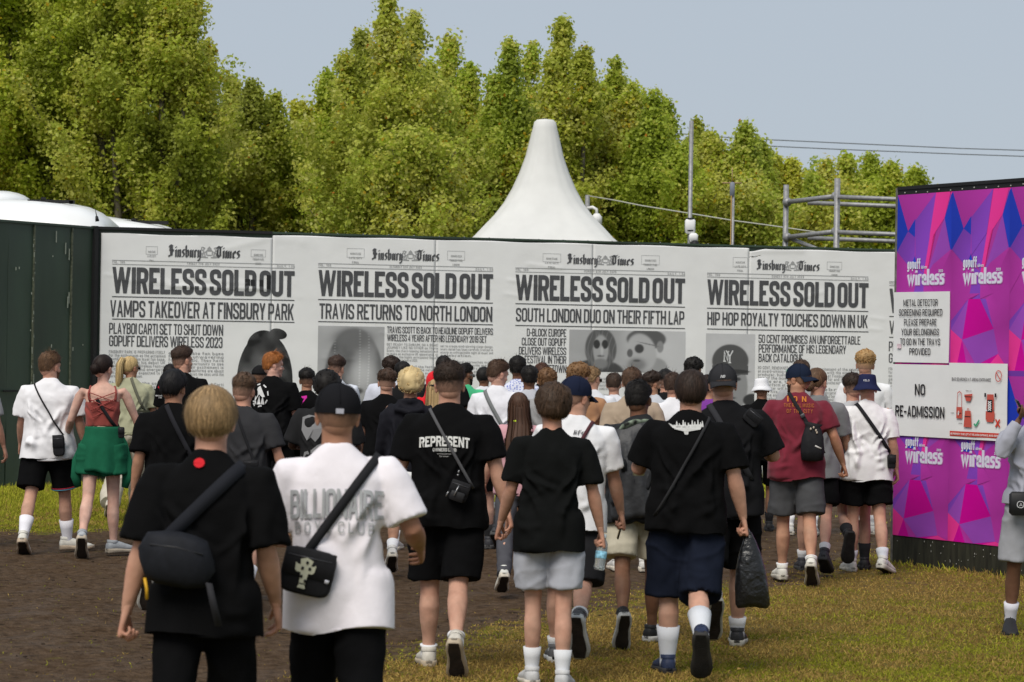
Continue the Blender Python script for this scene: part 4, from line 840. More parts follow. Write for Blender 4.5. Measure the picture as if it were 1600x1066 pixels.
# ------------------------------------------------------------------ trees
M_LEAF = mat('poplar_leaves', None, rough=.42, attr=True, spec=.25, trans=.55)
M_BARK = mat('bark', (.12, .105, .075), rough=.9, nscale=12, namt=.35, bump=.5, bscale=30)
def tree(px, Y, spires, seed, label, leaf=.086, dens=.80, tint=(1, 1, 1), low=3.0):
    """spires: (px, top_py, half-width px) leading shoots of the crown; every one is a cone of leafy side shoots"""
    rs = np.random.RandomState(seed); s = F/Y; x0 = at(px, 600, Y)[0]; tvar = np.array([rs.uniform(.95, 1.05), rs.uniform(.98, 1.04), rs.uniform(.8, 1.3)])*rs.uniform(1.10, 1.30)
    o = empty('poplar_tree', (x0, Y, 0), 0, label, 'tree', 'trees behind the hoarding')
    gt = G(); cl = []
    tops = []
    for (sx, ty, hw) in spires:
        top = at(sx, ty, Y+rs.uniform(-1.2, 1.2)); z1 = top[2]; hwm = hw/s; tops.append(top)
        base = np.array([x0+(top[0]-x0)*.25, Y, 1.2]); mid = np.array([top[0]*.6+x0*.4+rs.normal(0, .1), (top[1]+Y)/2, z1*.45])
        P = [np.array([x0, Y, 0]), base, mid, (mid+top)/2+rs.normal(0, .08, 3), top]
        rb = .05+.012*z1; gt.tube(P, [rb*1.3, rb, rb*.6, rb*.32, .012], n=7, up=(0, 1, 0))
        Pa = np.array(P)
        nsh = int(38*dens*max(1, z1/8)*(.6+hwm*.6))
        for k in range(nsh+16):
            t = rs.rand()**.8 if k < nsh else rs.uniform(.62, 1.0); z = low+(z1-low)*t
            c = np.array([np.interp(z, Pa[:, 2], Pa[:, j]) for j in range(3)]); c[2] = z
            env = hwm*(.12+min(1.2, (1-t)*2.5)+.9*max(0, .72-t))*(.30+.95*rs.rand()**1.2)
            az = rs.rand()*2*math.pi; out = np.array([math.cos(az), math.sin(az), 0])*env; tip = c+out+np.array([0, 0, env*.75+.15]); tip[2] = min(tip[2], z1+.12)
            gt.tube([c-(0, 0, .1), c+out*.5+(0, 0, env*.2), tip], [.022, .013, .004], n=4, up=(.3, 1, .1)) if rs.rand() < .6 else None
            m = int(7+env*8)
            for j in range(m):
                q = .25+.8*(j+rs.rand())/m; cen = c+out*q+(0, 0, (env*.75+.15)*q*q)
                cl.append((cen, (.13+.14*rs.rand())*min(1, .55+2.6*(1-t))*rs.uniform(.7, 1.3), q))
        for j in range(16): cl.append((top-(0, 0, j*.11)+rs.normal(0, .02+.007*j, 3), .05+.010*j, 1))
    C_ = np.array([c[0] for c in cl]); Rr = np.array([c[1] for c in cl]); per = (10+26*(Rr/.2)).astype(int); ids = np.repeat(np.arange(len(cl)), per); n = len(ids)
    dr = rs.normal(0, 1, (n, 3)); dr /= np.linalg.norm(dr, axis=1)[:, None]; c = C_[ids]+dr*(Rr[ids]*(.25+1.25*rs.rand(n)))[:, None]*np.array([1, 1, .85])
    sz = leaf*(.55+.6*rs.rand(n)); nm = dr*.5+rs.normal(0, .6, (n, 3))+np.array([0, -.15, .35]); nm /= np.linalg.norm(nm, axis=1)[:, None]
    a = np.cross(nm, rs.normal(0, 1, (n, 3))); a /= np.linalg.norm(a, axis=1)[:, None]; b = np.cross(nm, a)
    V = np.stack([c-a*(sz*.5)[:, None], c-b*(sz*.42)[:, None]+nm*(sz*.1)[:, None], c+a*(sz*.55)[:, None], c+b*(sz*.42)[:, None]+nm*(sz*.1)[:, None]], 1)
    t = rs.rand(n)[:, None]; cc = rs.rand(len(cl))[ids][:, None]; w = .3*t+.7*cc**1.3
    col = np.array([.27, .33, .022])*(1-w)+np.array([.64, .70, .12])*w
    hz = fbm(c*.9, 2)[:, None]; col = col*(1+.42*hz)*tvar
    yl = (rs.rand(n) < .008+.045*np.clip(hz[:, 0], 0, 1)); col[yl] = np.array([.60, .40, .03])*(.8+.5*rs.rand(yl.sum()))[:, None]
    orr = rs.rand(n) < .0012; col[orr] = (.55, .2, .02)
    col = np.clip(col*np.array(tint), .005, .6); i = np.arange(n)*4; gl = G(); gl.add(V.reshape(-1, 3), [np.stack([i, i+1, i+2], 1), np.stack([i, i+2, i+3], 1)], 0, np.repeat(col, 4, 0))
    part('trunk', gt, M_BARK, o); part('crown', gl, M_LEAF, o, smooth=False, col=True)
    return n
NL = 0
for a in [
 (40, 47, [(-60, -160, 90), (20, -120, 90), (90, -60, 80), (0, 60, 80), (60, 120, 90)], 1, 'big broad poplar at the far left edge, taller than the frame'),
 (215, 46, [(150, -120, 85), (215, -150, 90), (270, -40, 60), (300, 5, 42), (322, 78, 26), (180, 40, 80), (318, 120, 30)], 2, 'tall poplar with pale lit branches just left of the open sky'),
 (120, 51, [(60, -60, 90), (130, 20, 90), (190, 90, 90), (20, 160, 90), (280, 170, 55)], 3, 'dark leafy tree between the two tall poplars at the left'),
 (390, 49, [(362, 128, 24), (395, 142, 26), (432, 160, 30), (380, 190, 50), (300, 215, 50)], 4, 'lower bushy tree under the gap of sky at left'),
 (490, 50, [(470, 172, 36), (515, 122, 30), (500, 200, 60), (440, 235, 60)], 5, 'slim tree left of the tall pointed poplar'),
 (600, 47.5, [(605, 6, 40), (565, 60, 36), (645, 34, 26), (540, 100, 28), (620, 120, 80), (560, 200, 80)], 6, 'tall pointed poplar, highest of those left of the tent'),
 (700, 50, [(697, 52, 28), (735, 108, 26), (670, 110, 40), (720, 190, 70)], 7, 'poplar with a narrow tip right of the highest one'),
 (660, 46, [(640, 215, 60), (720, 235, 55), (580, 270, 60), (690, 285, 60)], 8, 'low yellowish tree directly left of the tent'),
 (800, 50, [(800, 72, 22), (833, 78, 20), (770, 130, 30), (815, 170, 60)], 9, 'poplar with twin tips above the tent peak'),
 (880, 48.5, [(880, 42, 22), (912, 86, 26), (862, 110, 30), (890, 180, 60)], 10, 'slender poplar with the sharpest tip, above and right of the tent'),
 (970, 50, [(962, 108, 22), (990, 135, 22), (935, 140, 34), (965, 210, 60)], 11, 'tree right of the sharp-tipped poplar, top third of it narrow'),
 (1040, 49, [(1022, 158, 20), (1040, 168, 16), (1000, 220, 50), (1060, 240, 50)], 12, 'tree directly left of the camera mast'),
 (1110, 50, [(1092, 198, 18), (1110, 215, 20), (1085, 255, 45)], 13, 'tree with a ragged top behind the camera mast'),
 (1175, 49.5, [(1163, 206, 18), (1190, 235, 20), (1140, 250, 34), (1180, 290, 50)], 14, 'tree behind the thin aerial pole'),
 (1225, 51, [(1204, 250, 22), (1238, 262, 18), (1222, 300, 36)], 15, 'small tree left of the scaffold with a dip beyond it'),
 (1305, 50, [(1292, 266, 24), (1322, 254, 24), (1300, 300, 50), (1270, 290, 14)], 16, 'tree behind the scaffold uprights'),
 (1375, 51, [(1360, 256, 20), (1395, 268, 18), (1375, 300, 44), (1430, 280, 34)], 17, 'tree between the scaffold and the purple hoarding'),
 (1520, 53, [(1480, 330, 60), (1560, 340, 60), (1640, 330, 60)], 18, 'low tree hidden mostly behind the purple hoarding')]:
    NL += tree(*a)
for k, (px, Y, ty) in enumerate([(90, 56, 60), (250, 57, 110), (350, 55, 225), (480, 56, 235), (640, 56, 130), (770, 56, 170), (860, 55, 160), (950, 56, 200), (1050, 55, 235), (1150, 56, 262), (1250, 57, 318), (1350, 57, 300)]):
    NL += tree(px, Y, [(px-45, ty, 70), (px+20, ty+20, 75), (px+70, ty+50, 60)], 40+k, ['darker tree in the second row, behind '+w for w in ('the far left poplar', 'the pale-branched poplar', 'the gap of sky', 'the slim tree', 'the tall pointed poplar', 'the low yellowish tree', 'the tent peak', 'the sharp-tipped poplar', 'the camera mast', 'the aerial pole', 'the scaffold corner', 'the scaffold uprights')][k], leaf=.095, dens=.55, tint=(.9, .95, .95))
print('leaves', NL)
g = G()                                       # far hedge line closing the view under the crowns
rs = np.random.RandomState(8); n = 60000; X = rs.uniform(-18, 22, n); Z = rs.rand(n)*(3.6+.5*np.sin(X*1.3)); Yv = 59+rs.rand(n)*1.5; c = np.stack([X, Yv, Z], 1); a = rs.normal(0, .05, (n, 3)); b = rs.normal(0, .05, (n, 3)); V = np.stack([c-a, c+b, c+a], 1)
i = np.arange(n)*3; col = np.array([.12, .15, .015])*(.6+.8*rs.rand(n))[:, None]; g.add(V.reshape(-1, 3), np.stack([i, i+1, i+2], 1), 0, np.repeat(col, 3, 0))
tag(part('hedge', g, M_LEAF, smooth=False, col=True), 'dense undergrowth behind the trees', 'undergrowth', kind='stuff')
# ------------------------------------------------------------------ people: shared templates
JOBS = []
def job(g, voxel, smooth=3, fac=.5): JOBS.append([g, voxel, smooth, fac, None]); return len(JOBS)-1
def run_jobs():
    todo = [j for j in JOBS if j[4] is None]; obs = []
    tmp = bpy.data.collections.new('work'); scn.collection.children.link(tmp)
    for j in todo:
        V, L, S, M, C = j[0].arrays(); me = bpy.data.meshes.new('w'); me.vertices.add(len(V)); me.vertices.foreach_set('co', V.astype(np.float32).ravel()); me.loops.add(len(L)); me.loops.foreach_set('vertex_index', L)
        me.polygons.add(len(S)); me.polygons.foreach_set('loop_start', np.concatenate([[0], np.cumsum(S)[:-1]]).astype(np.int32)); me.update(calc_edges=True)
        o = bpy.data.objects.new('w', me); tmp.objects.link(o); r = o.modifiers.new('r', 'REMESH'); r.mode = 'VOXEL'; r.voxel_size = j[1]
        if j[2]: sm = o.modifiers.new('s', 'SMOOTH'); sm.factor = j[3]; sm.iterations = j[2]
        obs.append(o)
    dg = bpy.context.evaluated_depsgraph_get()
    for j, o in zip(todo, obs):
        e = o.evaluated_get(dg); me = e.to_mesh(); n = len(me.vertices); V = np.empty(n*3, np.float32); me.vertices.foreach_get('co', V); nrmv = np.empty(n*3, np.float32); me.vertices.foreach_get('normal', nrmv)
        L = np.empty(len(me.loops), np.int32); me.loops.foreach_get('vertex_index', L); S = np.empty(len(me.polygons), np.int32); me.polygons.foreach_get('loop_total', S)
        j[4] = (V.reshape(-1, 3).astype(float), L, S, nrmv.reshape(-1, 3).astype(float)); e.to_mesh_clear()
    for o in obs: m = o.data; bpy.data.objects.remove(o); bpy.data.meshes.remove(m)
    bpy.data.collections.remove(tmp)
def res(j): V, L, S, N = JOBS[j][4]; return V, L, S, N
def pack(V, L, S, m=0, c=(1, 1, 1)): return V, L, S, np.full(len(S), m, np.int32), np.tile(np.array(c, float), (len(V), 1))
def rot(ax, a):
    c, s = math.cos(a), math.sin(a)
    return np.array({'x': [[1,0,0],[0,c,-s],[0,s,c]], 'y': [[c,0,s],[0,1,0],[-s,0,c]], 'z': [[c,-s,0],[s,c,0],[0,0,1]]}[ax])
D2 = math.radians

# head: origin between the ears, facing +Y
def head_geo():
    g = G(); k = dict(n=20, k=14)
    g.ell((0, -.012, .030), (.0755, .096, .090), **k); g.ell((0, -.040, -.022), (.062, .062, .062), **k); g.ell((0, .022, -.020), (.062, .068, .078), **k)
    g.ell((0, .030, -.068), (.050, .050, .040), **k); g.ell((0, .067, -.090), (.021, .019, .016), **k); g.ell((0, .062, .036), (.055, .026, .020), **k)
    g.ell((0, .074, .020), (.046, .014, .009), **k)
    g.loft([[(x*.5, .070+y*.3, .020) for x, y in ((-.016, 0), (0, .03), (.016, 0), (0, -.06))], [(x, .084+y, -.012) for x, y in ((-.015, -.004), (0, .018), (.015, -.004), (0, -.03))], [(x, .084+y, -.026) for x, y in ((-.019, -.004), (0, .024), (.019, -.004), (0, -.03))], [(x*.7, .08+y*.4, -.036) for x, y in ((-.016, 0), (0, .02), (.016, 0), (0, -.03))]])
    g.ell((0, .074, -.058), (.022, .013, .0075), **k); g.ell((0, .072, -.067), (.019, .012, .0065), **k)
    for s in (-1, 1):
        g.ell((s*.040, .058, -.022), (.020, .018, .016), **k)
        R = rot('z', s*D2(-22))@rot('x', D2(-12)); g.ell((s*.079, -.006, -.006), (.0075, .019, .031), R=R, **k); g.ell((s*.081, -.012, .008), (.008, .016, .019), R=R, **k)
    return g
def hand_geo(curl, spread=.12, thumb=30):
    """right hand hanging down: wrist at the origin, palm towards -X, thumb forward (+Y)"""
    g = G(); g.tube([(0, 0, .03), (0, 0, 0), (0, .002, -.04), (-.002, .003, -.085), (-.003, .002, -.098)], [.020, .022, .036, .041, .036], [.017, .016, .014, .013, .010], n=14, up=(0, 0, 0) if False else (1, 0, 0), e=2.6)
    for k, (y, z, L, r) in enumerate(((.031, -.090, .072, .0083), (.010, -.096, .080, .0087), (-.011, -.094, .074, .0083), (-.030, -.086, .060, .0073))):
        a = 0; p = np.array([-.002, y, z+.012]); P = [p]; c = np.array(curl)*(1+.12*k); sp = (1.5-k)*spread*.5
        for q, f in enumerate((.30+.12, .34, .28)):
            a += D2(c[q]); d = np.array([-math.sin(a), math.sin(sp)*math.cos(a), -math.cos(a)]); p = p+d*L*f; P.append(p)
        P = np.array(P); P = np.stack([P[0], (P[0]+P[1])/2, P[1], (P[1]+P[2])/2, P[2], (P[2]+P[3])/2, P[3]])
        g.tube(P, [r*1.02, r, r*1.03, r*.93, r*.96, r*.86, r*.62], n=8, up=(0, 1, .01))
    p = np.array([-.004, .028, -.022]); t = D2(thumb); P = [p]
    for dd, L in (((-.35, math.sin(t)*1.3, -math.cos(t)), .040), ((-.45, math.sin(t)*.8, -1), .032), ((-.55, .1, -1), .026)): p = p+nrm(dd)*L; P.append(p)
    g.tube(P, [.0135, .0115, .0098, .0068], n=8, up=(1, 0, .1))
    return g
J_HEAD = {0: job(head_geo(), .0042, 3), 1: job(head_geo(), .0070, 2), 2: job(head_geo(), .0105, 1)}
J_HAND = {}
for nm_, c_, th_ in (('relax', (24, 26, 18), 28), ('curl', (55, 62, 38), 32), ('grip', (70, 75, 45), 40)):
    g_ = hand_geo(c_, thumb=th_); J_HAND[nm_, 0] = job(g_, .0034, 2, .4); J_HAND[nm_, 1] = job(g_, .0062, 1, .3)
run_jobs()

M_SKIN = {}
def skin(c):
    k = tuple(c)
    if k not in M_SKIN: M_SKIN[k] = mat('skin_'+str(len(M_SKIN)), None, attr=True, rough=.6, nscale=11, namt=.15, spec=.2, bump=.08, bscale=120, bdist=.001)
    return M_SKIN[k]
M_HAIR = mat('hair', None, rough=.6, attr=True, spec=.22)
M_EYE = mat('eye_white', (.6, .58, .55), rough=.2); M_IRIS = mat('eye_dark', (.02, .015, .01), rough=.15); M_LIP = None
def cloth(c, rough=.92, name='cotton', amt=.07, sheen=0): return mat(name, c, rough=rough, nscale=9, namt=amt, bump=.4, bscale=11, spec=.06, sheen=sheen, bdist=.012)

# skin tones and hair colours
FAIR, TAN, OLIVE, BROWN, DARK = (.50, .285, .205), (.42, .225, .145), (.36, .195, .125), (.17, .085, .05), (.075, .038, .024)
BLACKH, DKBR, MDBR, LTBR, BLOND, GINGER, DIRTY = (.010, .008, .007), (.030, .018, .012), (.062, .035, .020), (.13, .075, .037), (.50, .36, .17), (.36, .13, .035), (.27, .175, .085)
HC = np.array([0, -.012, .030])
def shell_pt(th, ph, extra):
    """point on the scalp; th from the crown, ph from the face (0) round to the nape (pi)"""
    d = np.stack([np.sin(th)*np.sin(ph), np.sin(th)*np.cos(ph), np.cos(th)], -1)
    rz = np.where(d[..., 2] > 0, .092, .112); R = np.stack([np.full(d.shape[:-1], .078), np.where(d[..., 1] > 0, .094, .100), rz], -1)
    p = HC+d*R; nn = d/R; nn = nn/np.linalg.norm(nn, axis=-1, keepdims=True)
    return p+nn*np.asarray(extra)[..., None], nn, d
def hair_geo(kind, col, sk, lod, seed, thick=1.0):
    rs = np.random.RandomState(seed); g = G(); col = np.array(col); sk = np.array(sk)
    NP, NT = ((72, 36), (44, 22), (28, 14))[lod]
    P_ = dict(f=60, sd=84, b=128, top=.022, side=.008, fade=0, front=.02)
    P_.update({'crop': {}, 'fade': dict(top=.030, side=.003, fade=1, b=132, front=.03), 'bowl': dict(top=.026, side=.024, b=127, sd=98, f=78, front=.03), 'curly': dict(top=.042, side=.018, b=128, sd=88), 'curlfade': dict(top=.046, side=.004, fade=1, b=130, front=.045),
               'afro': dict(top=.045, side=.036, b=132, sd=96), 'slick': dict(top=.010, side=.007, b=134, sd=96, f=56, front=.006), 'under': dict(top=.004, side=.004, b=132, sd=94, f=85, front=0), 'straight': dict(top=.020, side=.015, b=130, sd=92, f=66, front=.02), 'braids': dict(top=.012, side=.010, b=128, sd=92), 'cap_under': dict(top=.002, side=.006, b=134, sd=98, f=88, front=0, fade=.5)}[kind])
    ph = np.arange(NP)/NP*2*math.pi; ct = np.cos(ph)
    tmax = np.radians(np.interp(ct, [-1, -.55, -.1, .35, .75, 1], [P_['b'], P_['b']-3, P_['sd']+4, P_['sd'], P_['f']+4, P_['f']]))
    if kind == 'fade' or kind == 'crop': tmax = tmax+.02*np.sin(ph*9)
    T = np.linspace(0, 1, NT)[:, None]*np.ones(NP); TH = T*tmax; PH = ph[None]*np.ones((NT, 1)); zc = np.cos(TH)
    thick_ = thick*(P_['side']+(P_['top']-P_['side'])*np.clip((zc-.05)/.6, 0, 1)**1.0)+P_['front']*thick*np.exp(-((PH-0)%(2*math.pi)/.9)**2)*.3*(zc > .2)
    edge = np.clip((1-T)/.10, 0, 1)**.5; ex = .0015+thick_*edge
    pt, nn, d = shell_pt(TH, PH, ex)
    nz = pt.reshape(-1, 3)
    if kind in ('curly', 'afro', 'curlfade'): nz_ = fbm(nz*70+seed, 2)*.009+fbm(nz*32+seed, 1)*.006
    elif kind == 'braids': nz_ = np.abs(np.sin(PH*9)).ravel()*.006+np.sin(TH*40).ravel()*.0015
    else: nz_ = (fbm(nz*np.array([70, 70, 40])+seed, 2)*.0045+fbm(nz*26+seed, 1)*.004)*(.45 if kind in ('bowl', 'slick') else 1)
    pt = pt+nn*(nz_.reshape(NT, NP)*edge*thick*(np.clip(thick_/.02, .15, 1)))[..., None]
    cc = np.tile(col, (NT*NP, 1))*(.85+.5*fbm(np.stack([PH.ravel()*14, TH.ravel()*2, PH.ravel()*0+seed], 1), 2)[:, None]*.5)
    if P_['fade']:
        z = d[..., 2].ravel(); t = np.clip((z+.70)/.80, 0, 1)[:, None]**1.5; t = np.where(T.ravel()[:, None] > .93, t*.5, t); cc = sk*(1-t)*.85+cc*t
    R = pt; g.loft(R, cap=(True, False), col=np.concatenate([np.clip(cc, .003, 1), cc[:1]]))
    # inner face so that the shell is a solid skin of hair
    # strands
    ns = {0: 2200, 1: 800, 2: 240}[lod]
    if kind in ('under', 'cap_under', 'slick'): ns //= 3
    w0 = (.0016, .0026, .0045)[lod]
    u = rs.rand(ns)**.6; p0 = rs.rand(ns)*2*math.pi; tm = np.interp(p0, np.append(ph, 2*math.pi), np.append(tmax, tmax[0]))
    if kind in ('curly', 'afro', 'curlfade'):
        ns2 = int(ns*1.3) if lod < 2 else ns*2; u = rs.rand(ns2)**.55*.97; p0 = rs.rand(ns2)*2*math.pi; tm = np.interp(p0, np.append(ph, 2*math.pi), np.append(tmax, tmax[0]))
        th = u*tm; zc = np.cos(th); tk = thick*(P_['side']+(P_['top']-P_['side'])*np.clip((zc-.05)/.6, 0, 1))
        if kind == 'curlfade': k_ = zc > .0; th = th[k_]; p0 = p0[k_]; tk = tk[k_]
        c, n_, _ = shell_pt(th, p0, tk*.92); m = len(th); K = 7 if lod < 2 else 4
        a = np.cross(n_, rs.normal(0, 1, (m, 3))); a /= np.linalg.norm(a, axis=1)[:, None]; b = np.cross(n_, a); rad = (.0075 if kind != 'afro' else .0048)*(.6+.8*rs.rand(m))
        q = np.linspace(0, 1, K)[None, :, None]*4.4+rs.rand(m)[:, None, None]*6
        tl = rs.normal(0, .5, (m, 1, 1)); C_ = c[:, None]+(a[:, None]*np.cos(q)+(b[:, None]*.6+n_[:, None]*tl)*np.sin(q))*rad[:, None, None]+n_[:, None]*(.3*rad)[:, None, None]
        wv = n_[:, None]*.8+a[:, None]*np.cos(q)*.6; wv = wv*(w0*1.1)
        V = np.stack([C_-wv, C_+wv], 2); i = (np.arange(m)*K*2)[:, None]+np.arange(K-1)[None]*2; i = i.ravel(); f = np.stack([i, i+1, i+3, i+2], 1)
        cs = (col*1.15)*(.55+.95*rs.rand(m))[:, None]; g.add(V.reshape(-1, 3), f, 0, np.repeat(cs, K*2, 0))
    else:
        th0 = u*tm*.92; long = {'bowl': .85, 'straight': .6, 'crop': .22, 'fade': .24, 'slick': .5, 'under': .2, 'cap_under': .2, 'braids': .3}[kind]
        K = 5; t = np.linspace(0, 1, K)[None]; TH_ = np.minimum(th0[:, None]+t*long*(.5+rs.rand(ns))[:, None], (tm*1.02+.11*rs.rand(ns)**2)[:, None])
        sw = rs.normal(0, .30 if kind in ('crop', 'fade') else .16, ns)+(.25 if kind in ('crop', 'fade') else 0)*rs.rand(ns); PH_ = p0[:, None]+sw[:, None]*t
        zc = np.cos(TH_); tk = thick*(P_['side']+(P_['top']-P_['side'])*np.clip((zc-.05)/.6, 0, 1)); eg = np.clip((tm[:, None]*1.03-TH_)/(tm[:, None]*.1), .2, 1)**.5
        lift = {'crop': .018, 'fade': .018, 'bowl': .005, 'straight': .008, 'slick': .001, 'under': .001, 'cap_under': .001, 'braids': .003}[kind]
        C_, n_, dd = shell_pt(TH_, PH_, .001+tk*eg+.0006+lift*t**1.5*(rs.rand(ns)[:, None]+.1+2.2*(rs.rand(ns)[:, None] < .07))*np.clip(tk/.018, .1, 1))
        sd = np.stack([np.cos(PH_), -np.sin(PH_), np.zeros_like(PH_)], -1)*(w0*(1.05-t)*(.7+.6*rs.rand(ns))[:, None])[..., None]
        V = np.stack([C_-sd, C_+sd], 2); i = ((np.arange(ns)*K*2)[:, None]+np.arange(K-1)[None]*2).ravel(); f = np.stack([i, i+1, i+3, i+2], 1)
        cs = col*(.55+1.5*rs.rand(ns)**2)[:, None]
        if P_['fade']: z = dd[:, 0, 2][:, None]; tt = np.clip((z+.70)/.80, 0, 1)**1.5; cs = sk*.85*(1-tt)+cs*tt
        g.add(V.reshape(-1, 3), f, 0, np.repeat(np.clip(cs, .003, 1), K*2, 0))
    return g
def long_hair(g, pts, rx, ry, col, seed, lod, n=None):
    """a hanging mass of hair with separate strands on it"""
    rs = np.random.RandomState(seed); col = np.array(col); R = tube_rings(pts, rx, ry, 22, (0, 1, 0), 2.2); R = R+(fbm(R.reshape(-1, 3)*np.array([70, 70, 6]), 2)*.006).reshape(R.shape[:2])[..., None]*0
    nzv = fbm(np.stack([np.tile(np.arange(22)*.9, len(pts)), np.repeat(np.arange(len(pts))*.35, 22), np.full(22*len(pts), seed)], 1), 2).reshape(len(pts), 22)
    ctr = R.mean(1, keepdims=True); R = ctr+(R-ctr)*(1+.14*nzv[..., None]); cc = col*(.8+.35*nzv.reshape(-1, 1)); g.loft(R, col=np.clip(cc, .003, 1))
    N_ = n or (260, 130, 40)[lod]; K = len(pts)*2-1; ts = np.linspace(0, len(pts)-1, K)
    a = rs.rand(N_)*22; k = np.floor(a).astype(int) % 22; Rl = np.array([[np.array([np.interp(t, np.arange(len(pts)), R[:, kk, j]) for j in range(3)]) for t in ts] for kk in range(22)])
    cl = np.array([[np.interp(t, np.arange(len(pts)), ctr[:, 0, j]) for j in range(3)] for t in ts])
    V = []; w = (.0022, .003, .005)[lod]
    for s in range(N_):
        b = Rl[k[s]]; o = b-cl; o = o/(np.linalg.norm(o, axis=1)[:, None]+1e-9); p = b+o*(.001+.005*rs.rand())+rs.normal(0, .002, 3); sdv = np.cross(o, np.gradient(p, axis=0)); sdv = sdv/(np.linalg.norm(sdv, axis=1)[:, None]+1e-9)*w*np.linspace(1, .4, K)[:, None]; V.append(np.stack([p-sdv, p+sdv], 1))
    V = np.array(V); i = ((np.arange(N_)*K*2)[:, None]+np.arange(K-1)[None]*2).ravel(); cs = col*(.55+.9*rs.rand(N_))[:, None]; g.add(V.reshape(-1, 3), np.stack([i, i+1, i+3, i+2], 1), 0, np.repeat(np.clip(cs, .003, 1), K*2, 0))

def shoe_geo():
    """sole on z=0, ankle above the origin, toe towards +Y; returns upper, sole"""
    ys = np.array([-.062, -.055, -.03, .0, .05, .10, .15, .19, .21, .218]); hw = np.array([.016, .028, .036, .037, .036, .043, .049, .042, .026, .010])*1.02; off = np.array([0, 0, 0, 0, .003, .005, .004, 0, -.003, -.004])
    so = G(); R = []
    for y, w, o in zip(ys, hw, off):
        z0 = .012*max(0, (y-.13)/.08)**2; h = .036 if y < .02 else .036-.012*min(1, (y-.02)/.1); w = w+.004
        R.append([(o-w, y, z0+.004), (o-w*.86, y, z0), (o+w*.86, y, z0), (o+w, y, z0+.004), (o+w*1.02, y, z0+h*.7), (o+w*.97, y, z0+h), (o-w*.97, y, z0+h), (o-w*1.02, y, z0+h*.7)])
    so.loft(R)
    up = G(); R = []; top = np.array([.062, .082, .098, .098, .092, .074, .058, .047, .036, .026])
    for y, w, o, t in zip(ys, hw, off, top):
        z0 = .024+.012*max(0, (y-.13)/.08)**2; n = 12; a = np.linspace(0, math.pi, n); r = [(o+w*math.copysign(abs(math.cos(q))**.75, math.cos(q)), y, z0+(t-z0)*math.sin(q)**.62) for q in a]; r += [(o-w*.7, y, z0-.004), (o+w*.7, y, z0-.004)]; R.append(r)
    up.loft(R); up.tube([(0, -.012, .082), (0, -.010, .104)], [.036, .038], [.043, .045], n=16, up=(0, 1, 0), cap=(False, True)); return up, so
SHOE_UP, SHOE_SO = shoe_geo()
def tread():
    g = G()
    for y in np.arange(-.054, .20, .0105): 
        w = np.interp(y, [-.05, 0, .05, .14, .19], [.024, .03, .027, .038, .028]); g.box((np.interp(y, [0, .1, .2], [0, .005, 0]), y, -.001+.012*max(0, (y-.13)/.08)**2), (w*2.05, .0085, .005))
    return g
TREAD = tread()

# ------------------------------------------------------------------ a person
def leg_fk(side, th, kn, ab, fp, toe=6):
    hip = np.array([side*.088, 0, 0.]); a = D2(th); R = rot('y', -side*D2(ab))
    d1 = R@np.array([0, math.sin(a), -math.cos(a)]); a2 = D2(th-kn); R2 = rot('y', -side*D2(ab*.3)); d2 = R2@np.array([0, math.sin(a2), -math.cos(a2)])
    K = hip+d1*.43; A = K+d2*.405; p = D2(fp); Rf = rot('z', -side*D2(toe))@rot('x', -p); up = Rf@np.array([0, 0, 1.]); O = A-up*.078
    return dict(hip=hip, knee=K, ank=A, O=O, Rf=Rf, zmin=min((O+Rf@np.array([0, -.06, 0]))[2], (O+Rf@np.array([0, .21, .012]))[2]))
def arm_fk(side, fl, ab, el, inw, lenk=1.0):
    S = np.array([side*.182, -.005, .525]); R = rot('y', -side*D2(ab)); d1 = R@rot('x', D2(fl))@np.array([0, 0, -1.]); fw = R@rot('x', D2(fl+el))@np.array([0, 0, -1.])
    ax = -d1; c, s = math.cos(side*D2(inw)), math.sin(side*D2(inw))  # turns the forearm inwards; fw = fw*c+np.cross(ax, fw)*s+ax*(ax@fw)*(1-c)
    E_ = S+d1*.285*lenk; W = E_+fw*.255*lenk; return dict(S=S, E=E_, W=W, d1=d1, d2=fw)
LEGS = {'walkL': ((-20, 28, 2, 34), (16, 6, 2, 0)), 'walkR': ((16, 6, 2, 0), (-20, 28, 2, 34)), 'swingL': ((-6, 62, 2, 72), (3, 3, 2, 0)), 'swingR': ((3, 3, 2, 0), (-6, 62, 2, 72)), 'stand': ((2, 3, 3, 0), (-2, 3, 3, 0)), 'slowL': ((-10, 16, 2, 14), (8, 5, 2, 0)), 'slowR': ((8, 5, 2, 0), (-10, 16, 2, 14)),
        'pushR': ((12, 5, 1, 0), (-22, 44, 1, 62)), 'pushL': ((-22, 44, 1, 62), (12, 5, 1, 0))}
PEOPLE = []
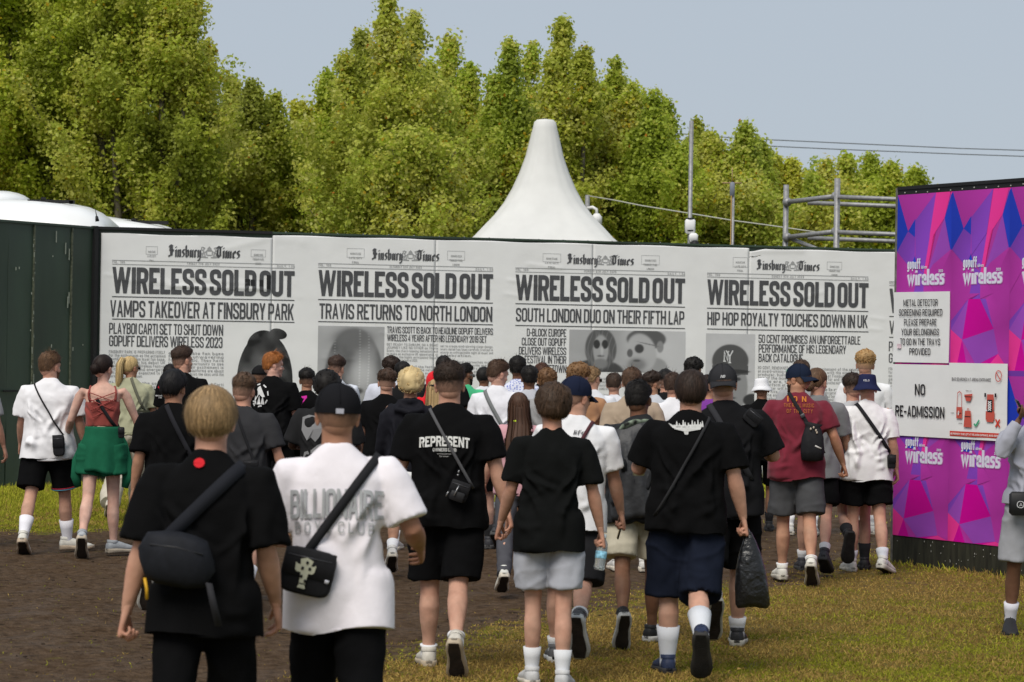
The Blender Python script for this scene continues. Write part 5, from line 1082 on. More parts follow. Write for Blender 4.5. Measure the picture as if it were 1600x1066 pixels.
def person(x, ytop, s, label, yaw=0, sk=FAIR, hair=('crop', MDBR), head=(0, 0), top=None, bottom=None, legs='stand', arms=((4, 10, 12, 0), (4, 10, 12, 0)), shoes=(.6, .58, .55), sole=(.55, .5, .42), socks=((.75, .75, .77), .12), g=1.0, lod=2, hands=('relax', 'relax'), lean=3, tilt=0, sh=1.0, Hx=None, extra=None, twist=0, female=False, hairscale=1.0, toe=(6, 6)):
    Y = F/s; H = CH-(ytop-horizon(x))/s if Hx is None else Hx
    rj = np.random.RandomState(len(PEOPLE)*7+3)
    if twist == 0: twist = rj.uniform(-8, 8)
    if tilt == 0: tilt = rj.uniform(-2, 2)
    if lod: g = g*rj.uniform(.92, 1.04)
    arms = tuple((a[0]+rj.uniform(-14, 16), a[1]+rj.uniform(-2, 4), a[2]+rj.uniform(0, 22), a[3]) if a == (2, 9, 10, 0) or a == (4, 10, 12, 0) else a for a in arms)
    if len(head) == 2: head = (head[0], head[1], rj.uniform(-5, 5))
    PEOPLE.append(dict(x=x, s=s, Y=Y, H=H, label=label, yaw=yaw, sk=sk, hair=hair, head=head, top=top or dict(c=(.012, .012, .013)), bottom=bottom or dict(c=(.010, .010, .011)), legs=LEGS[legs] if isinstance(legs, str) else legs, arms=arms, shoes=shoes, sole=sole, socks=socks, g=g, lod=lod, hands=hands, lean=lean, tilt=tilt, sh=sh, extra=extra or {}, twist=twist, female=female, hs=hairscale, seed=len(PEOPLE)*13+5, toe=toe))
    return PEOPLE[-1]

def bt_w(p): return p['bottom'].get('w', 1.0)*(1+(p['g']-1)*.9)
def build_stage1(p):
    g_ = p['g']; L = [leg_fk(sd, *lg, toe=p['toe'][i]) for i, (sd, lg) in enumerate(zip((-1, 1), p['legs']))]; zoff = -min(l['zmin'] for l in L)
    hipz = zoff; lean = rot('x', -D2(p['lean']))@rot('y', D2(p['tilt'])); tw = rot('z', D2(p['twist']))
    up = lambda q: lean@(tw@np.asarray(q, float)); A = [arm_fk(sd, *a) for sd, a in zip((-1, 1), p['arms'])]
    # shoulder width then upper-body rotation
    for a in A:
        dx = np.array([a['S'][0]*(p['sh']-1), 0, 0])
        for k in ('S', 'E', 'W'): a[k] = up(a[k]+dx)
        for k in ('d1', 'd2'): a[k] = up(a[k])
    hc = up((0, .012, .600))+np.array([0, .010, .112]); p['hc'] = hc; p['A'] = A; p['L'] = L; p['up'] = up
    top = hc[2]+.120+p['hs']*{'afro': .05, 'curly': .045, 'curlfade': .048, 'fade': .03, 'crop': .024, 'bowl': .028, 'straight': .022}.get(p['hair'][0], .012)
    p['k'] = p['H']/(top+zoff); p['zoff'] = zoff
    lod = p['lod']; vx = (.0105, .0150, .0210)[lod]; fem = p['female']
    b = G()
    # torso, neck
    tz = [(-.06, .135, .105, 0), (.03, .165, .120, -.01), (.10, .160, .112, -.01), (.19, .135, .095, 0), (.30, .145, .105, .005), (.42, .165, .115, 0), (.50, .165, .100, -.008), (.545, .12, .08, -.01), (.575, .07, .06, -.005)]
    if fem: tz = [(z, rx*(.92 if z > .15 else 1.05)*(.9 if .15 < z < .35 else 1), ry*.95, o) for z, rx, ry, o in tz]
    thn = 1.0 if p['top'].get('kind') in ('crop', 'none') else .86
    P = [up((0, o, z)) for z, rx, ry, o in tz]; b.tube(P, [t[1]*g_*thn for t in tz], [t[2]*g_*thn for t in tz], n=18, up=(0, 1, 0), e=2.3)
    P0 = up((0, -.008, .53)); nk = .0625 if not fem else .050
    b.tube([P0, up((0, -.004, .58)), (up((0, .004, .62))+hc+np.array([0, -.022, -.06]))/2, hc+np.array([0, -.022, -.045]), hc+np.array([0, -.02, .0])], np.array([nk*1.35, nk*1.02, nk*.95, nk*.98, nk*.8])*(1+(g_-1)*.6), np.array([nk*1.2, nk*1.05, nk, nk*1.02, nk*.8]), n=14, up=(0, 1, 0))
    for a in A:
        ag = g_*(.86 if fem else 1.0); S, E_, W = a['S'], a['E'], a['W']; d1, d2 = a['d1'], a['d2']; c = up((0, 0, .50))
        b.tube([c*.45+S*.55+(0, 0, -.02), S+(0, 0, -.012), S+d1*.06, S+d1*.14, S+d1*.22, E_, E_+d2*.05, E_+d2*.11, E_+d2*.19, W-d2*.01, W+d2*.012], np.array([.030, .042, .050, .049, .043, .038, .043, .041, .031, .024, .022])*ag, np.array([.030, .042, .050, .052, .045, .040, .042, .038, .028, .019, .018])*ag, n=14, up=(0, 1, .01))
    for l in L:
        lg = g_*.93; tk_ = .84 if p['bottom'].get('kind') == 'trousers' else .92; H_, K, An = l['hip'], l['knee'], l['ank']; d1 = nrm(K-H_); d2 = nrm(An-K); bk = nrm(np.cross(d2, (1, 0, 0))); bk = bk if bk[1] < 0 else -bk
        P = [H_+(0, 0, .05), H_, H_+d1*.12, H_+d1*.26, H_+d1*.37, K+bk*.004, K+d2*.06+bk*.010, K+d2*.13+bk*.018, K+d2*.21+bk*.012, K+d2*.30+bk*.002, K+d2*.365, An+d2*.01, An+d2*.05]
        b.tube(P, np.array([.085*tk_, .090*tk_, .084*tk_, .070*tk_, .058, .054, .053, .056, .051, .038, .033, .034, .036])*lg*(1.04 if fem else 1), np.array([.09*tk_, .095*tk_, .087*tk_, .073*tk_, .060, .056, .055, .060, .054, .040, .037, .040, .04])*lg, n=14, up=(1, 0, .01))
    p['jb'] = job(b, vx, 2)
    # upper garment
    t = p['top']; kind = t.get('kind', 'tee'); w = t.get('w', 1.0)*(.9 if fem else 1)*(1+(g_-1)*.9)*(1+(p['sh']-1)*.6); hem = t.get('hem', -.09); q = G(); w = max(w*.955, .93*bt_w(p))
    if kind != 'none':
        if kind == 'crop':
            sec = [(.20, .142, .100), (.30, .150, .112), (.40, .160, .118), (.455, .150, .105)]; Pz = [up((0, 0, z)) for z, _, _ in sec]; q.tube(Pz, [s_[1]*w*1.04 for s_ in sec], [s_[2]*w*1.04 for s_ in sec], n=26, up=(0, 1, 0), e=2.4)
            for sd in (-1, 1): q.tube([up((sd*.115, -.085, .43)), up((sd*.12, -.085, .49)), up((sd*.105, -.02, .553)), up((sd*.105, .06, .50)), up((sd*.10, .09, .42))], .018, .012, n=8, up=(1, 0, 0))
        else:
            full = t.get('full', 1.0)
            sec = [(hem+.03, .165, .115, 0), (hem, .208, .150, 0), (hem+.04, .208, .150, 0), (.06, .200, .143, -.006), (.15, .192, .135, -.006), (.25, .188, .134, -.004), (.34, .196, .138, -.004), (.42, .205, .135, -.008), (.470, .205, .122, -.012), (.505, .186, .106, -.014), (.535, .150, .092, -.014), (.562, .112, .082, -.012), (.585, .082, .070, -.008), (.593, .070, .060, -.004)]
            if t.get('high'): sec[-1:] = [(.60, .070, .062, 0), (.615, .064, .056, .002)]
            P = [up((0, o, z)) for z, _, _, o in sec]; kk = [full if z < .35 else 1 for z, *_ in sec]
            q.tube(P, [s_[1]*w*f_ for s_, f_ in zip(sec, kk)], [s_[2]*w*f_ for s_, f_ in zip(sec, kk)], n=30, up=(0, 1, 0), e=2.55)
            sl = t.get('sleeve', .22); sr = .94*t.get('sr', 1.0)*(1+(g_-1)*.8)*(.88 if fem else 1)
            for a in A:
                S, E_, W = a['S'], a['E'], a['W']; d1, d2 = a['d1'], a['d2']; c = up((0, 0, .47)); sd = np.sign(a['S'][0])
                if sl <= .29:
                    e0 = S+d1*sl; dn = np.array([0, 0, -.012])
                    q.tube([c*.5+S*.5+(0, 0, -.030), S*.82+c*.18+(0, 0, -.022), S+(sd*.002, 0, -.018)+d1*.015, S+d1*.075, S+d1*.14+dn*.5, e0+dn, e0-d1*.002+dn, e0-d1*.035], [.060, .068, .074*(.5+.5*sr), .080*(.3+.7*sr), .084*sr, .087*sr, .076*sr, .064*sr], [.060, .066, .072*(.5+.5*sr), .078*(.3+.7*sr), .083*sr, .087*sr, .076*sr, .064*sr], n=20, up=(0, 1, .01))
                else:
                    q.tube([c*.5+S*.5+(0, 0, -.03), S*.9+c*.1+(0, 0, -.018), S+d1*.08, S+d1*.2, E_, E_+d2*.08, E_+d2*.17, W-d2*.02, W-d2*.025, W-d2*.05], np.array([.062, .072, .076, .068, .062, .058, .050, .042, .030, .025])*sr, None, n=16, up=(0, 1, .01))
        if kind == 'hoodie': q.tube([up((-.085, -.06, .545)), up((-.10, -.115, .50)), up((0, -.15, .47)), up((.10, -.115, .50)), up((.085, -.06, .545))], [.035, .05, .062, .05, .035], [.028, .036, .042, .036, .028], n=12, up=(0, 1, .3)); q.tube([up((-.09, .03, .565)), up((-.095, -.05, .575)), up((0, -.10, .585)), up((.095, -.05, .575)), up((.09, .03, .565))], .024, n=10, up=(0, 0, 1))
        if kind == 'hoodup': q.ell(hc+(0, -.022, .022), (.098, .122, .125), 24, 18); q.tube([up((0, -.02, .52)), hc+(0, -.03, -.07), hc+(0, -.025, 0)], [.12, .10, .09], [.10, .10, .09], n=20)
        p['jt'] = job(q, vx*(1.0 if kind != 'crop' else .8), 2 if lod else 3)
        if kind == 'hoodup': p['jt_cut'] = True
    # lower garment
    bt = p['bottom']; kind = bt.get('kind', 'shorts'); w = bt.get('w', 1.0)*(1+(g_-1)*.9); q = G()
    q.tube([(0, -.004, z) for z in (.12, .10, .03, -.03, -.08)], np.array([.150, .158, .170, .174, .155])*w, np.array([.105, .112, .124, .128, .105])*w, n=26, up=(0, 1, 0), e=2.4)
    for sd, l in zip((-1, 1), L):
        H_, K, An = l['hip']+(sd*.004, 0, 0), l['knee'], l['ank']; d1 = nrm(K-H_); d2 = nrm(An-K); ln = bt.get('len', .40)
        if kind == 'trousers':
            fl = bt.get('flare', 1.0); q.tube([H_+(0, 0, .05), H_, H_+d1*.15, H_+d1*.32, K, K+d2*.12, K+d2*.27, An+d2*.03, An+d2*.028, An-d2*.0], np.array([.086, .099, .098, .088, .080, .076*fl, .072*fl, .072*fl, .06*fl, .05])*w, None, n=20, up=(1, 0, .01))
        elif kind == 'skirt':
            e = H_+np.array([sd*.02, 0, -.22]); q.tube([H_+(0, 0, .05), H_, e, e+(0, 0, .03)], np.array([.12, .13, .135, .11])*w, None, n=20, up=(1, 0, .01))
        else:
            e = H_+d1*min(ln, .43) if ln <= .43 else K+d2*(ln-.43); ins = nrm(e-H_); fw = np.array([sd*.013, 0, 0]); mid = K if ln > .43 else H_+d1*ln*.7
            q.tube([H_+(0, 0, .06), H_, H_+d1*.14+fw, mid+fw, e+fw, e+fw-ins*.002, e+fw-ins*.05], np.array([.086, .097, .098, .096, .097, .088, .070])*w, np.array([.092, .106, .109, .108, .110, .098, .074])*w, n=22, up=(1, 0, .01))
    if kind != 'none': p['js'] = job(q, vx*1.1, 2 if lod else 3)

def folds(V, N, seed, amp, kind):
    """soft cloth folds pushed into the surface"""
    p = V.copy(); p = p+.25*np.stack([fbm(V*3+seed, 2), fbm(V*3+seed+9, 2), fbm(V*3+seed+21, 2)], 1)*.3
    sg = np.sign(V[:, 0]+1e-6); dg = p[:, 2]+sg*p[:, 0]*(.9 if kind == 'top' else .3)
    r = 1-np.abs(fbm(np.stack([dg*7, (p[:, 2]-sg*p[:, 0])*2.4, p[:, 1]*3+seed], 1), 2)); r = r**3
    r2 = fbm(np.stack([p[:, 0]*9, p[:, 1]*9, p[:, 2]*2.5+seed], 1), 2)
    r3 = fbm(V*np.array([14, 14, 11])+seed, 2)
    lo = np.clip((.50-V[:, 2])/.35, .25, 1) if kind == 'top' else 1.0
    cr = np.zeros(len(V))
    if kind == 'top':                      # creases drawn between armpit, waist and hem, each with its own slant
        rs = np.random.RandomState(seed)
        ln = []
        for sd in (-1, 1):
            for k in range(4): ln.append((sd*rs.uniform(.13, .19), rs.uniform(.34, .44), sd*rs.uniform(-.08, .10), rs.uniform(.02, .24), rs.uniform(.010, .018), rs.uniform(.4, 1)))
            for k in range(3): ln.append((sd*rs.uniform(.15, .21), rs.uniform(.0, .22), sd*rs.uniform(.02, .10), rs.uniform(-.06, .16), rs.uniform(.010, .018), rs.uniform(.4, .9)))
            for k in range(3): ln.append((sd*rs.uniform(.03, .15), rs.uniform(.20, .36), sd*rs.uniform(.05, .17), rs.uniform(-.12, .0), rs.uniform(.012, .022), rs.uniform(.4, .9)))
        w1 = .014*fbm(V*9+seed, 2)
        for fr in (-1, 1):
            for (x0, z0, x1, z1, wd, a) in ln:
                if fr > 0: x0, x1 = -x0, -x1
                D = np.array([x1-x0, z1-z0]); Ln = np.hypot(*D); D = D/Ln; u_ = (V[:, 0]-x0)*D[0]+(V[:, 2]-z0)*D[1]; v_ = -(V[:, 0]-x0)*D[1]+(V[:, 2]-z0)*D[0]+w1
                cr += a*(np.exp(-(v_/wd)**2)-.55*np.exp(-((v_-wd*1.7)/(wd*1.1))**2))*np.clip(np.sin(np.clip(u_/Ln, 0, 1)*math.pi), 0, 1)**.7*(V[:, 1]*fr > -.02)
    return N*(((r-.45)*amp*.5+r2*amp*.6)*lo+r3*amp*.22+cr*amp*.95)[:, None]

RED_TRIM = None
def place_on(bvh, x, z, off, sgn=-1):
    h = bvh.ray_cast(Vector((x, sgn*1.0, z)), Vector((0, -sgn, 0)))
    if h[0] is None: return None
    return np.array(h[0])+np.array([0, sgn*off, 0])
def build_stage2(p):
    k = p['k']; zo = p['zoff']; hc = p['hc']; X = (p['x']-800)/p['s']; up = p['up']; lod = p['lod']
    T = lambda V: (V+np.array([0, 0, zo]))*k
    root = empty('person', (X, p['Y'], 0), -D2(p['yaw']), p['label'], 'person', 'festival-goers walking along the hoarding'); p['root'] = root; p['T'] = T
    # body: skin surface, head and hands as one mesh
    b = G(); V, L, S, N = res(p['jb']); b.merge(pack(V, L, S)); hl = lod; V, L, S, N = res(J_HEAD[hl]); hy, hp = p['head'][:2]; hr = p['head'][2] if len(p['head']) > 2 else 0
    HR = rot('z', -D2(hy))@rot('x', -D2(hp))@rot('y', D2(hr)); hs = 1.0*(.96 if p['female'] else 1.0); HT = lambda V: (V@HR.T)*hs+hc; p['HT'] = HT
    cH = np.tile([1., 1, 1], (len(V), 1)); b.merge((HT(V), L, S, np.zeros(len(S), np.int32), cH))
    for sd in (-1, 1):
        e = G(); e.ell((sd*.030, .066, .002), (.0125, .0125, .0095), 10, 8); b.merge(e, HT, 1); e = G(); e.ell((sd*.030, .0755, .002), (.0055, .0045, .0055), 8, 6); b.merge(e, HT, 2)
        e = G(); e.box((sd*.030, .083, .024), (.028, .006, .005)); b.merge(e, HT, 3)
    e = G(); e.ell((0, .0835, -.0625), (.019, .005, .008), 10, 6); b.merge(e, HT, 4)
    for sd, a, hn in zip((-1, 1), p['A'], p['hands']):
        V, L, S, N = res(J_HAND[hn, 0 if lod == 0 else 1]); V = V.copy()*(.92 if p['female'] else 1.03)
        if sd < 0: V[:, 0] *= -1; st = np.concatenate([[0], np.cumsum(S)[:-1]]); L = np.concatenate([L[s:s+n][::-1] for s, n in zip(st, S)]) if S.min() != S.max() else L.reshape(-1, S[0])[:, ::-1].ravel()
        z = -a['d2']; hint = np.array([0, 1., 0]) if abs(z[1]) < .8 else np.array([0, 0, 1.]); y = nrm(hint-z*(hint@z)); x = np.cross(y, z); M = np.stack([x, y, z], 1)
        wr = rot('z', 0); b.merge((V@M.T+a['W'], L, S, np.zeros(len(S), np.int32), np.ones((len(V), 3)))); a['M'] = M
    hcol = np.array(p['hair'][1]); M_BROW = mat('brow', tuple(hcol*.8), rough=.7); M_LP = mat('lip', tuple(np.array(p['sk'])*np.array([.95, .6, .6])), rough=.4)
    V, L, S, M, C = b.arrays(); sk = np.array(p['sk']); red = np.zeros(len(V)); tan = np.zeros(len(V))
    def near(c, r): return np.exp(-(np.linalg.norm(V-c, axis=1)/r)**2)
    for a in p['A']: red += .55*near(a['E'], .045)+.6*near(a['W']+a['d2']*.09, .07); tan += np.clip(1-np.linalg.norm(V-(a['E']+a['W'])/2, axis=1)/.24, 0, 1)*1.1
    for l in p['L']: red += .4*near(l['knee'], .06)+.25*near(l['ank'], .08)
    red += .5*near(hc+HR@np.array([.082, -.01, 0]), .035)+.5*near(hc+HR@np.array([-.082, -.01, 0]), .035)+.45*near(hc+HR@np.array([0, -.07, -.11]), .08)+.3*near(hc+HR@np.array([.04, .07, -.03]), .03)+.3*near(hc+HR@np.array([-.04, .07, -.03]), .03)
    n1 = fbm(V*17+p['seed'], 3); n2 = fbm(V*48+p['seed'], 2); red = np.clip(red+.22*n1, -.3, 1); tan = np.clip(tan, 0, 1)*.55
    C = sk*(1-red[:, None]*np.array([.02, .24, .30]))*(1-tan[:, None]*np.array([.10, .20, .26]))*(1+.07*n2[:, None])
    bd = part('body', (T(V), L, S, M, np.clip(C, .005, .9)), [skin(p['sk']), M_EYE, M_IRIS, M_BROW, M_LP], root, local=True, col=True)
    # clothes
    amp = (.022, .018, .013)[lod]
    def garment(name, j, m, seed, am, kind, parent=root, cutter=None):
        V, L, S, N = res(j); V = V+folds(V, N, seed, am, kind)
        if kind == 'top' and p['top'].get('kind', 'tee') != 'crop':      # the cloth hangs over the hips and thighs, never through them
            for l in p['L']:
                a_, b_ = l['hip']+np.array([0, 0, .05]), l['knee']; ab = b_-a_; t_ = np.clip(((V-a_)@ab)/(ab@ab), 0, 1); q_ = a_+t_[:, None]*ab; d_ = V-q_; r_ = np.linalg.norm(d_, axis=1); need = .131*bt_w(p)
                k_ = (r_ < need) & (V[:, 2] < .12) & (r_ > .03); V[k_] = q_[k_]+d_[k_]/r_[k_][:, None]*need
            w_ = bt_w(p); rp_ = np.interp(V[:, 2], [-.2, .04, .20], [1, 1, .80]); e_ = np.sqrt((V[:, 0]/(.186*w_*rp_))**2+((V[:, 1]+.004)/(.146*w_*rp_))**2); k_ = (e_ < 1) & (e_ > .2) & (V[:, 2] < .20) & (V[:, 2] > -.2); V[k_, :2] = (V[k_, :2]+[0, .004])/e_[k_][:, None]-[0, .004]
            if S.min() == 4 and S.max() == 4:
                Q_ = L.reshape(-1, 4); ea = np.concatenate([Q_[:, [0, 1]], Q_[:, [1, 2]], Q_[:, [2, 3]], Q_[:, [3, 0]]]); wz = np.clip((.26-V[:, 2])/.06, 0, 1)[:, None]*.6*(V[:, 2] > -.2)[:, None]
                for _ in range(5):
                    acc = np.zeros_like(V); cnt = np.zeros(len(V)); np.add.at(acc, ea[:, 0], V[ea[:, 1]]); np.add.at(cnt, ea[:, 0], 1); V = V*(1-wz)+wz*acc/np.maximum(cnt, 1)[:, None]
        o = part(name, pack(T(V), L, S), m, parent, local=True); return o, V, L, S
    t = p['top']; kind = t.get('kind', 'tee'); p['bvh'] = None
    nm = {'tee': 't_shirt', 'hoodie': 'hooded_jacket', 'hoodup': 'hooded_top', 'crop': 'crop_top', 'sweat': 'sweatshirt', 'jacket': 'jacket'}[kind]
    mt = t.get('mat') or cloth(t['c'], name='cotton', amt=t.get('amt', .07), rough=t.get('rough', .92), sheen=0 if max(t['c']) < .05 else .1)
    if 'jt' in p:
        o, V, L, S = garment(nm, p['jt'], mt, p['seed'], amp*t.get('fold', 1.0)*(.35 if kind == 'crop' else 1), 'top'); p['shirt'] = o
        if kind == 'hoodup': pass
        st = np.concatenate([[0], np.cumsum(S)[:-1]]); polys = [L[a:a+n].tolist() for a, n in zip(st, S)]; p['bvh'] = BVHTree.FromPolygons([tuple(v) for v in V], polys); p['shirtV'] = V
        if kind == 'tee':           # ribbed neckband and the hem stitching
            g = G(); c = up((0, .004, .578)); n = 24; a = np.arange(n)/n*2*math.pi; P = np.stack([.067*np.cos(a), .060*np.sin(a)+.0, -.014*np.sin(a)*-1*0-.022*np.clip(np.sin(a), 0, 1)], 1)
            P = np.array([up((x, y-.002, z+.583)) for x, y, z in P])*np.array([1, 1, 1]); P = np.concatenate([P, P[:2]])
            g.tube(P, .0075, .010, n=6, up=(0, 0, 1)); part('neckband', (T(g.arrays()[0]),)+g.arrays()[1:], mt, o, local=True)
    bt = p['bottom']; kb = bt.get('kind', 'shorts')
    if 'js' in p:
        o, *_ = garment({'shorts': 'shorts', 'trousers': 'trousers', 'skirt': 'skirt'}[kb], p['js'], bt.get('mat') or cloth(bt['c'], name='lower_cloth', amt=.10), p['seed']+50, amp*.8, 'low'); p['low'] = o
    # shoes and socks
    ms = mat('shoe_upper', p['shoes'], rough=.6, nscale=22, namt=.16, bump=.2, bscale=60); mo = mat('shoe_sole', p['sole'], rough=.7, nscale=16, namt=.2); md = mat('shoe_tread', (.03, .022, .017) if max(p['sole']) > .1 else (.015, .013, .012), rough=.8, nscale=20, namt=.4)
    for sd, l in zip((-1, 1), p['L']):
        M = l['Rf']; O = l['O']; f = lambda V: T((V*np.array([sd, 1, 1])*np.array([1.16, 1.10, 1.08]))@M.T+O)
        V, L, S, m_, C = SHOE_UP.arrays(); so = part('shoe', (f(V), L, S, m_, C), ms, root, local=True)
        V, L, S, m_, C = SHOE_SO.arrays(); part('sole', (f(V), L, S, m_, C), mo, so, local=True)
        V, L, S, m_, C = TREAD.arrays(); part('tread', (f(V), L, S, m_, C), md, so, local=True, smooth=False)
        if lod < 2:
            lc = G()
            for y in (.035, .055, .075, .095): lc.tube([(-.02, y, .085-(y-.035)*.42), (0, y, .0935-(y-.035)*.42), (.02, y, .085-(y-.035)*.42)], .0028, n=5)
            part('laces', (f(lc.arrays()[0]),)+lc.arrays()[1:], mat('laces', tuple(min(1, c*1.1+.02) for c in p['shoes'])), so, local=True)
        sc, sl = p['socks']
        if sl:
            d = nrm(l['knee']-l['ank']); g = G(); lk = p['g']; g.tube([l['ank']-d*.045, l['ank']-d*.01, l['ank']+d*.03, l['ank']+d*(sl*.6), l['ank']+d*sl, l['ank']+d*(sl-.001)], np.array([.036, .037, .036, .037+sl*.06, .039+sl*.10, .030])*lk, np.array([.040, .042, .041, .041+sl*.06, .042+sl*.10, .030])*lk, n=16, up=(1, 0, .01))
            V, L, S, m_, C = g.arrays(); V = V+fbm(V*np.array([40, 40, 90])+p['seed'], 2)[:, None]*.0008; part('sock', (T(V), L, S, m_, C), mat('sock_knit', sc, rough=.95, bump=.4, bscale=150), root, local=True)
    # hair
    hk, hcl = p['hair'][:2]
    if hk: 
        g = hair_geo(hk, hcl, p['sk'], lod, p['seed'], p['hs']); A_ = g.arrays(); part('hair', (T(HT(A_[0])),)+A_[1:], M_HAIR, root, local=True, col=True)
    for fn in (p['extra'] if isinstance(p['extra'], (list, tuple)) else ()): fn(p)
def headpart(p, name, g, m, parent=None, smooth=True, col=False): A_ = g.arrays(); return part(name, (p['T'](p['HT'](A_[0])),)+A_[1:], m, parent or p['root'], local=True, smooth=smooth, col=col)
def bodypart(p, name, g, m, parent=None, smooth=True, col=False): A_ = g.arrays(); return part(name, (p['T'](A_[0]),)+A_[1:], m, parent or p['root'], local=True, smooth=smooth, col=col)

# ---- add-ons
def cap_geo(c2=0):
    g = G(); NP, NT = 40, 12; ph = np.arange(NP)/NP*2*math.pi; T = np.linspace(0, 1, NT)[:, None]; tm = np.radians(np.interp(np.cos(ph), [-1, 0, 1], [103, 96, 84])); TH = T*tm; PH = ph[None]*np.ones((NT, 1))
    pt, nn, d = shell_pt(TH, PH, .013+.004*np.sin(T*math.pi)); pt = pt+nn*(.0016*np.cos(PH*6)**8*-1)[..., None]; g.loft(pt, cap=(True, False)); inn, _, _ = shell_pt(TH[-2:][::-1], PH[-2:], np.full((2, NP), .006)); g.loft(np.concatenate([pt[-1:], inn]), cap=(False, False)); g.ell(pt[0].mean(0)+(0, 0, .002), (.006, .006, .004), 8, 5); return g
def brim_geo(curve=.02, L=.075):
    g = G(); n = 17; A_ = []; B_ = []
    for q in np.linspace(-1.05, 1.05, n):
        p0, _, _ = shell_pt(np.radians(84), q, .012); e = p0+np.array([0, 0, -.004]); w = math.cos(q*.98)**.7 if abs(q) < 1.57 else 0
        tip = np.array([p0[0]*1.02, p0[1]+L*w, p0[2]-.012-curve*(q/1.05)**2*1.2-.012*w]); A_.append(e); B_.append(tip)
    A_ = np.array(A_); B_ = np.array(B_); M_ = (A_+B_)/2+(0, 0, .004); up_ = np.stack([A_, M_, B_, B_-(0, 0, .004), M_-(0, 0, .005), A_-(0, 0, .005)], 1).transpose(0, 1, 2); g.loft(up_); return g
def cap(c, back=False, roll=0, strap=None):
    def f(p):
        m = cloth(c, name='cap_cloth', amt=.05); g = cap_geo(); R = rot('z', math.pi) if back else np.eye(3); tr = rot('x', D2(-6 if not back else 5)); fx = lambda V: ((V-HC)@R.T@tr.T)+HC; A_ = g.arrays(); T = lambda V: p['T'](p['HT'](fx(V)))
        o = part('cap', (T(A_[0]),)+A_[1:], m, p['root'], local=True); A_ = brim_geo(.026 if back else .018).arrays(); part('brim', (T(A_[0]),)+A_[1:], m, o, local=True); p['cap'] = o; p['capT'] = T
        seam = G()
        for a in range(6):
            q = a*math.pi/3; pts = np.array([shell_pt(np.array(t_), np.array(q), .0185 if t_ > .1 else .0185)[0] for t_ in np.linspace(.05, 1.5, 9)]); seam.tube(pts, .0011, n=4, up=(.3, .2, 1))
        A_ = seam.arrays(); part('seams', (T(A_[0]),)+A_[1:], m, o, local=True)
    return f
def capmark(poly_fn, c, th=70, ph=math.pi, name='emblem', h=.03, w=None):
    """print or stitching on the cap: text pieces wrapped on its surface at (th, ph)"""
    def f(p):
        g = G(); mp = lambda V, o: np.array([shell_pt(np.array(D2(th)-(y)/.105), np.array(ph+(x)/.098*(1 if True else -1)*-1), .0195+o*.3)[0] for x, y in V])
        put_text(g, poly_fn(), mp, sub=None); A_ = g.arrays(); part(name, (p['capT'](A_[0]),)+A_[1:], mat('emblem', c, rough=.7), p['cap'], local=True, smooth=False)
    return f
def bucket(c, text=None):
    def f(p):
        m = cloth(c, name='hat_cloth', amt=.06); g = G(); n = 32; a = np.arange(n)/n*2*math.pi; R = []
        for z, r, o in ((.132, .001, 0), (.133, .05, 0), (.129, .070, 0), (.118, .079, 0), (.085, .085, -.003), (.045, .091, -.006), (.038, .096, -.006), (.012, .118, -.006), (-.010, .136, -.006), (-.012, .134, -.006), (.030, .088, -.006)):
            R.append(np.stack([r*.93*np.cos(a), r*1.13*np.sin(a)-.012+o, z+0*a+(.006*np.sin(a*3+p['seed'])*(r > .1))], 1))
        g.loft(R); o = headpart(p, 'bucket_hat', g, m); 
        st = G(); r = .0925; P = np.stack([r*.93*np.cos(a), r*1.13*np.sin(a)-.018, 0*a+.042], 1); st.tube(np.concatenate([P, P[:2]]), .0015, n=4, up=(0, 0, 1)); headpart(p, 'seam', st, m, o)
        if text:
            t, w = text2d(text, .017, .2, .75, .18, width=.056); gt = G()
            mp = lambda V, o_: np.stack([.0895*.95*np.sin((V[:, 0]-.028+.0)/.085)*1, -.0125-.0905*1.13*np.cos((V[:, 0]-.028)/.085)-.0022-o_, V[:, 1]+.066], 1)
            put_text(gt, t, mp); headpart(p, 'lettering', gt, mat('emblem', (.7, .7, .75), rough=.7), o, smooth=False)
    return f
def glasses(tint=(.02, .015, .012), up_=0, frame=(.02, .02, .02)):
    def f(p):
        g = G(); dz = .055*up_; dy = -.035*up_
        for sd in (-1, 1):
            g.box((sd*.033, .094+dy, .006+dz), (.050, .008, .036), bev=.003)
            g.tube([(sd*.058, .092+dy, .012+dz), (sd*.082, .03+dy, .012+dz), (sd*.084, -.02+dy, .006+dz)], .0032, n=6)
        g.box((0, .098+dy, .012+dz), (.02, .004, .006)); headpart(p, 'sunglasses', g, mat('tinted_lens', tint, rough=.1, spec=.8))
    return f
def beard(c):
    def f(p):
        V, L, S, N = res(J_HEAD[min(p['lod'], 1)]); ok = (V[:, 2] < -.030-.25*np.abs(V[:, 1]-.0)*(V[:, 1] < .05)*0)&(V[:, 1] > .0)&~((V[:, 2] > -.052)&(V[:, 1] > .066)&(np.abs(V[:, 0]) < .028)&(V[:, 2] < -.040+0)) & (V[:, 2] < -.036+np.clip((.04-V[:, 1])*1.0, 0, .05)) & ~((np.abs(V[:, 0]) < .02)&(V[:, 1] > .07)&(V[:, 2] > -.072)&(V[:, 2] < -.052))
        rs = np.random.RandomState(p['seed']); V2 = V+N*(.0045+.003*rs.rand(len(V))[:, None]); q = L.reshape(-1, 4) if S.min() == 4 and S.max() == 4 else None
        if q is None: return
        q = q[ok[q].all(1)]; g = G(); g.add(V2, q, 0, np.array(c)); headpart(p, 'beard', g, M_HAIR, col=True)
    return f
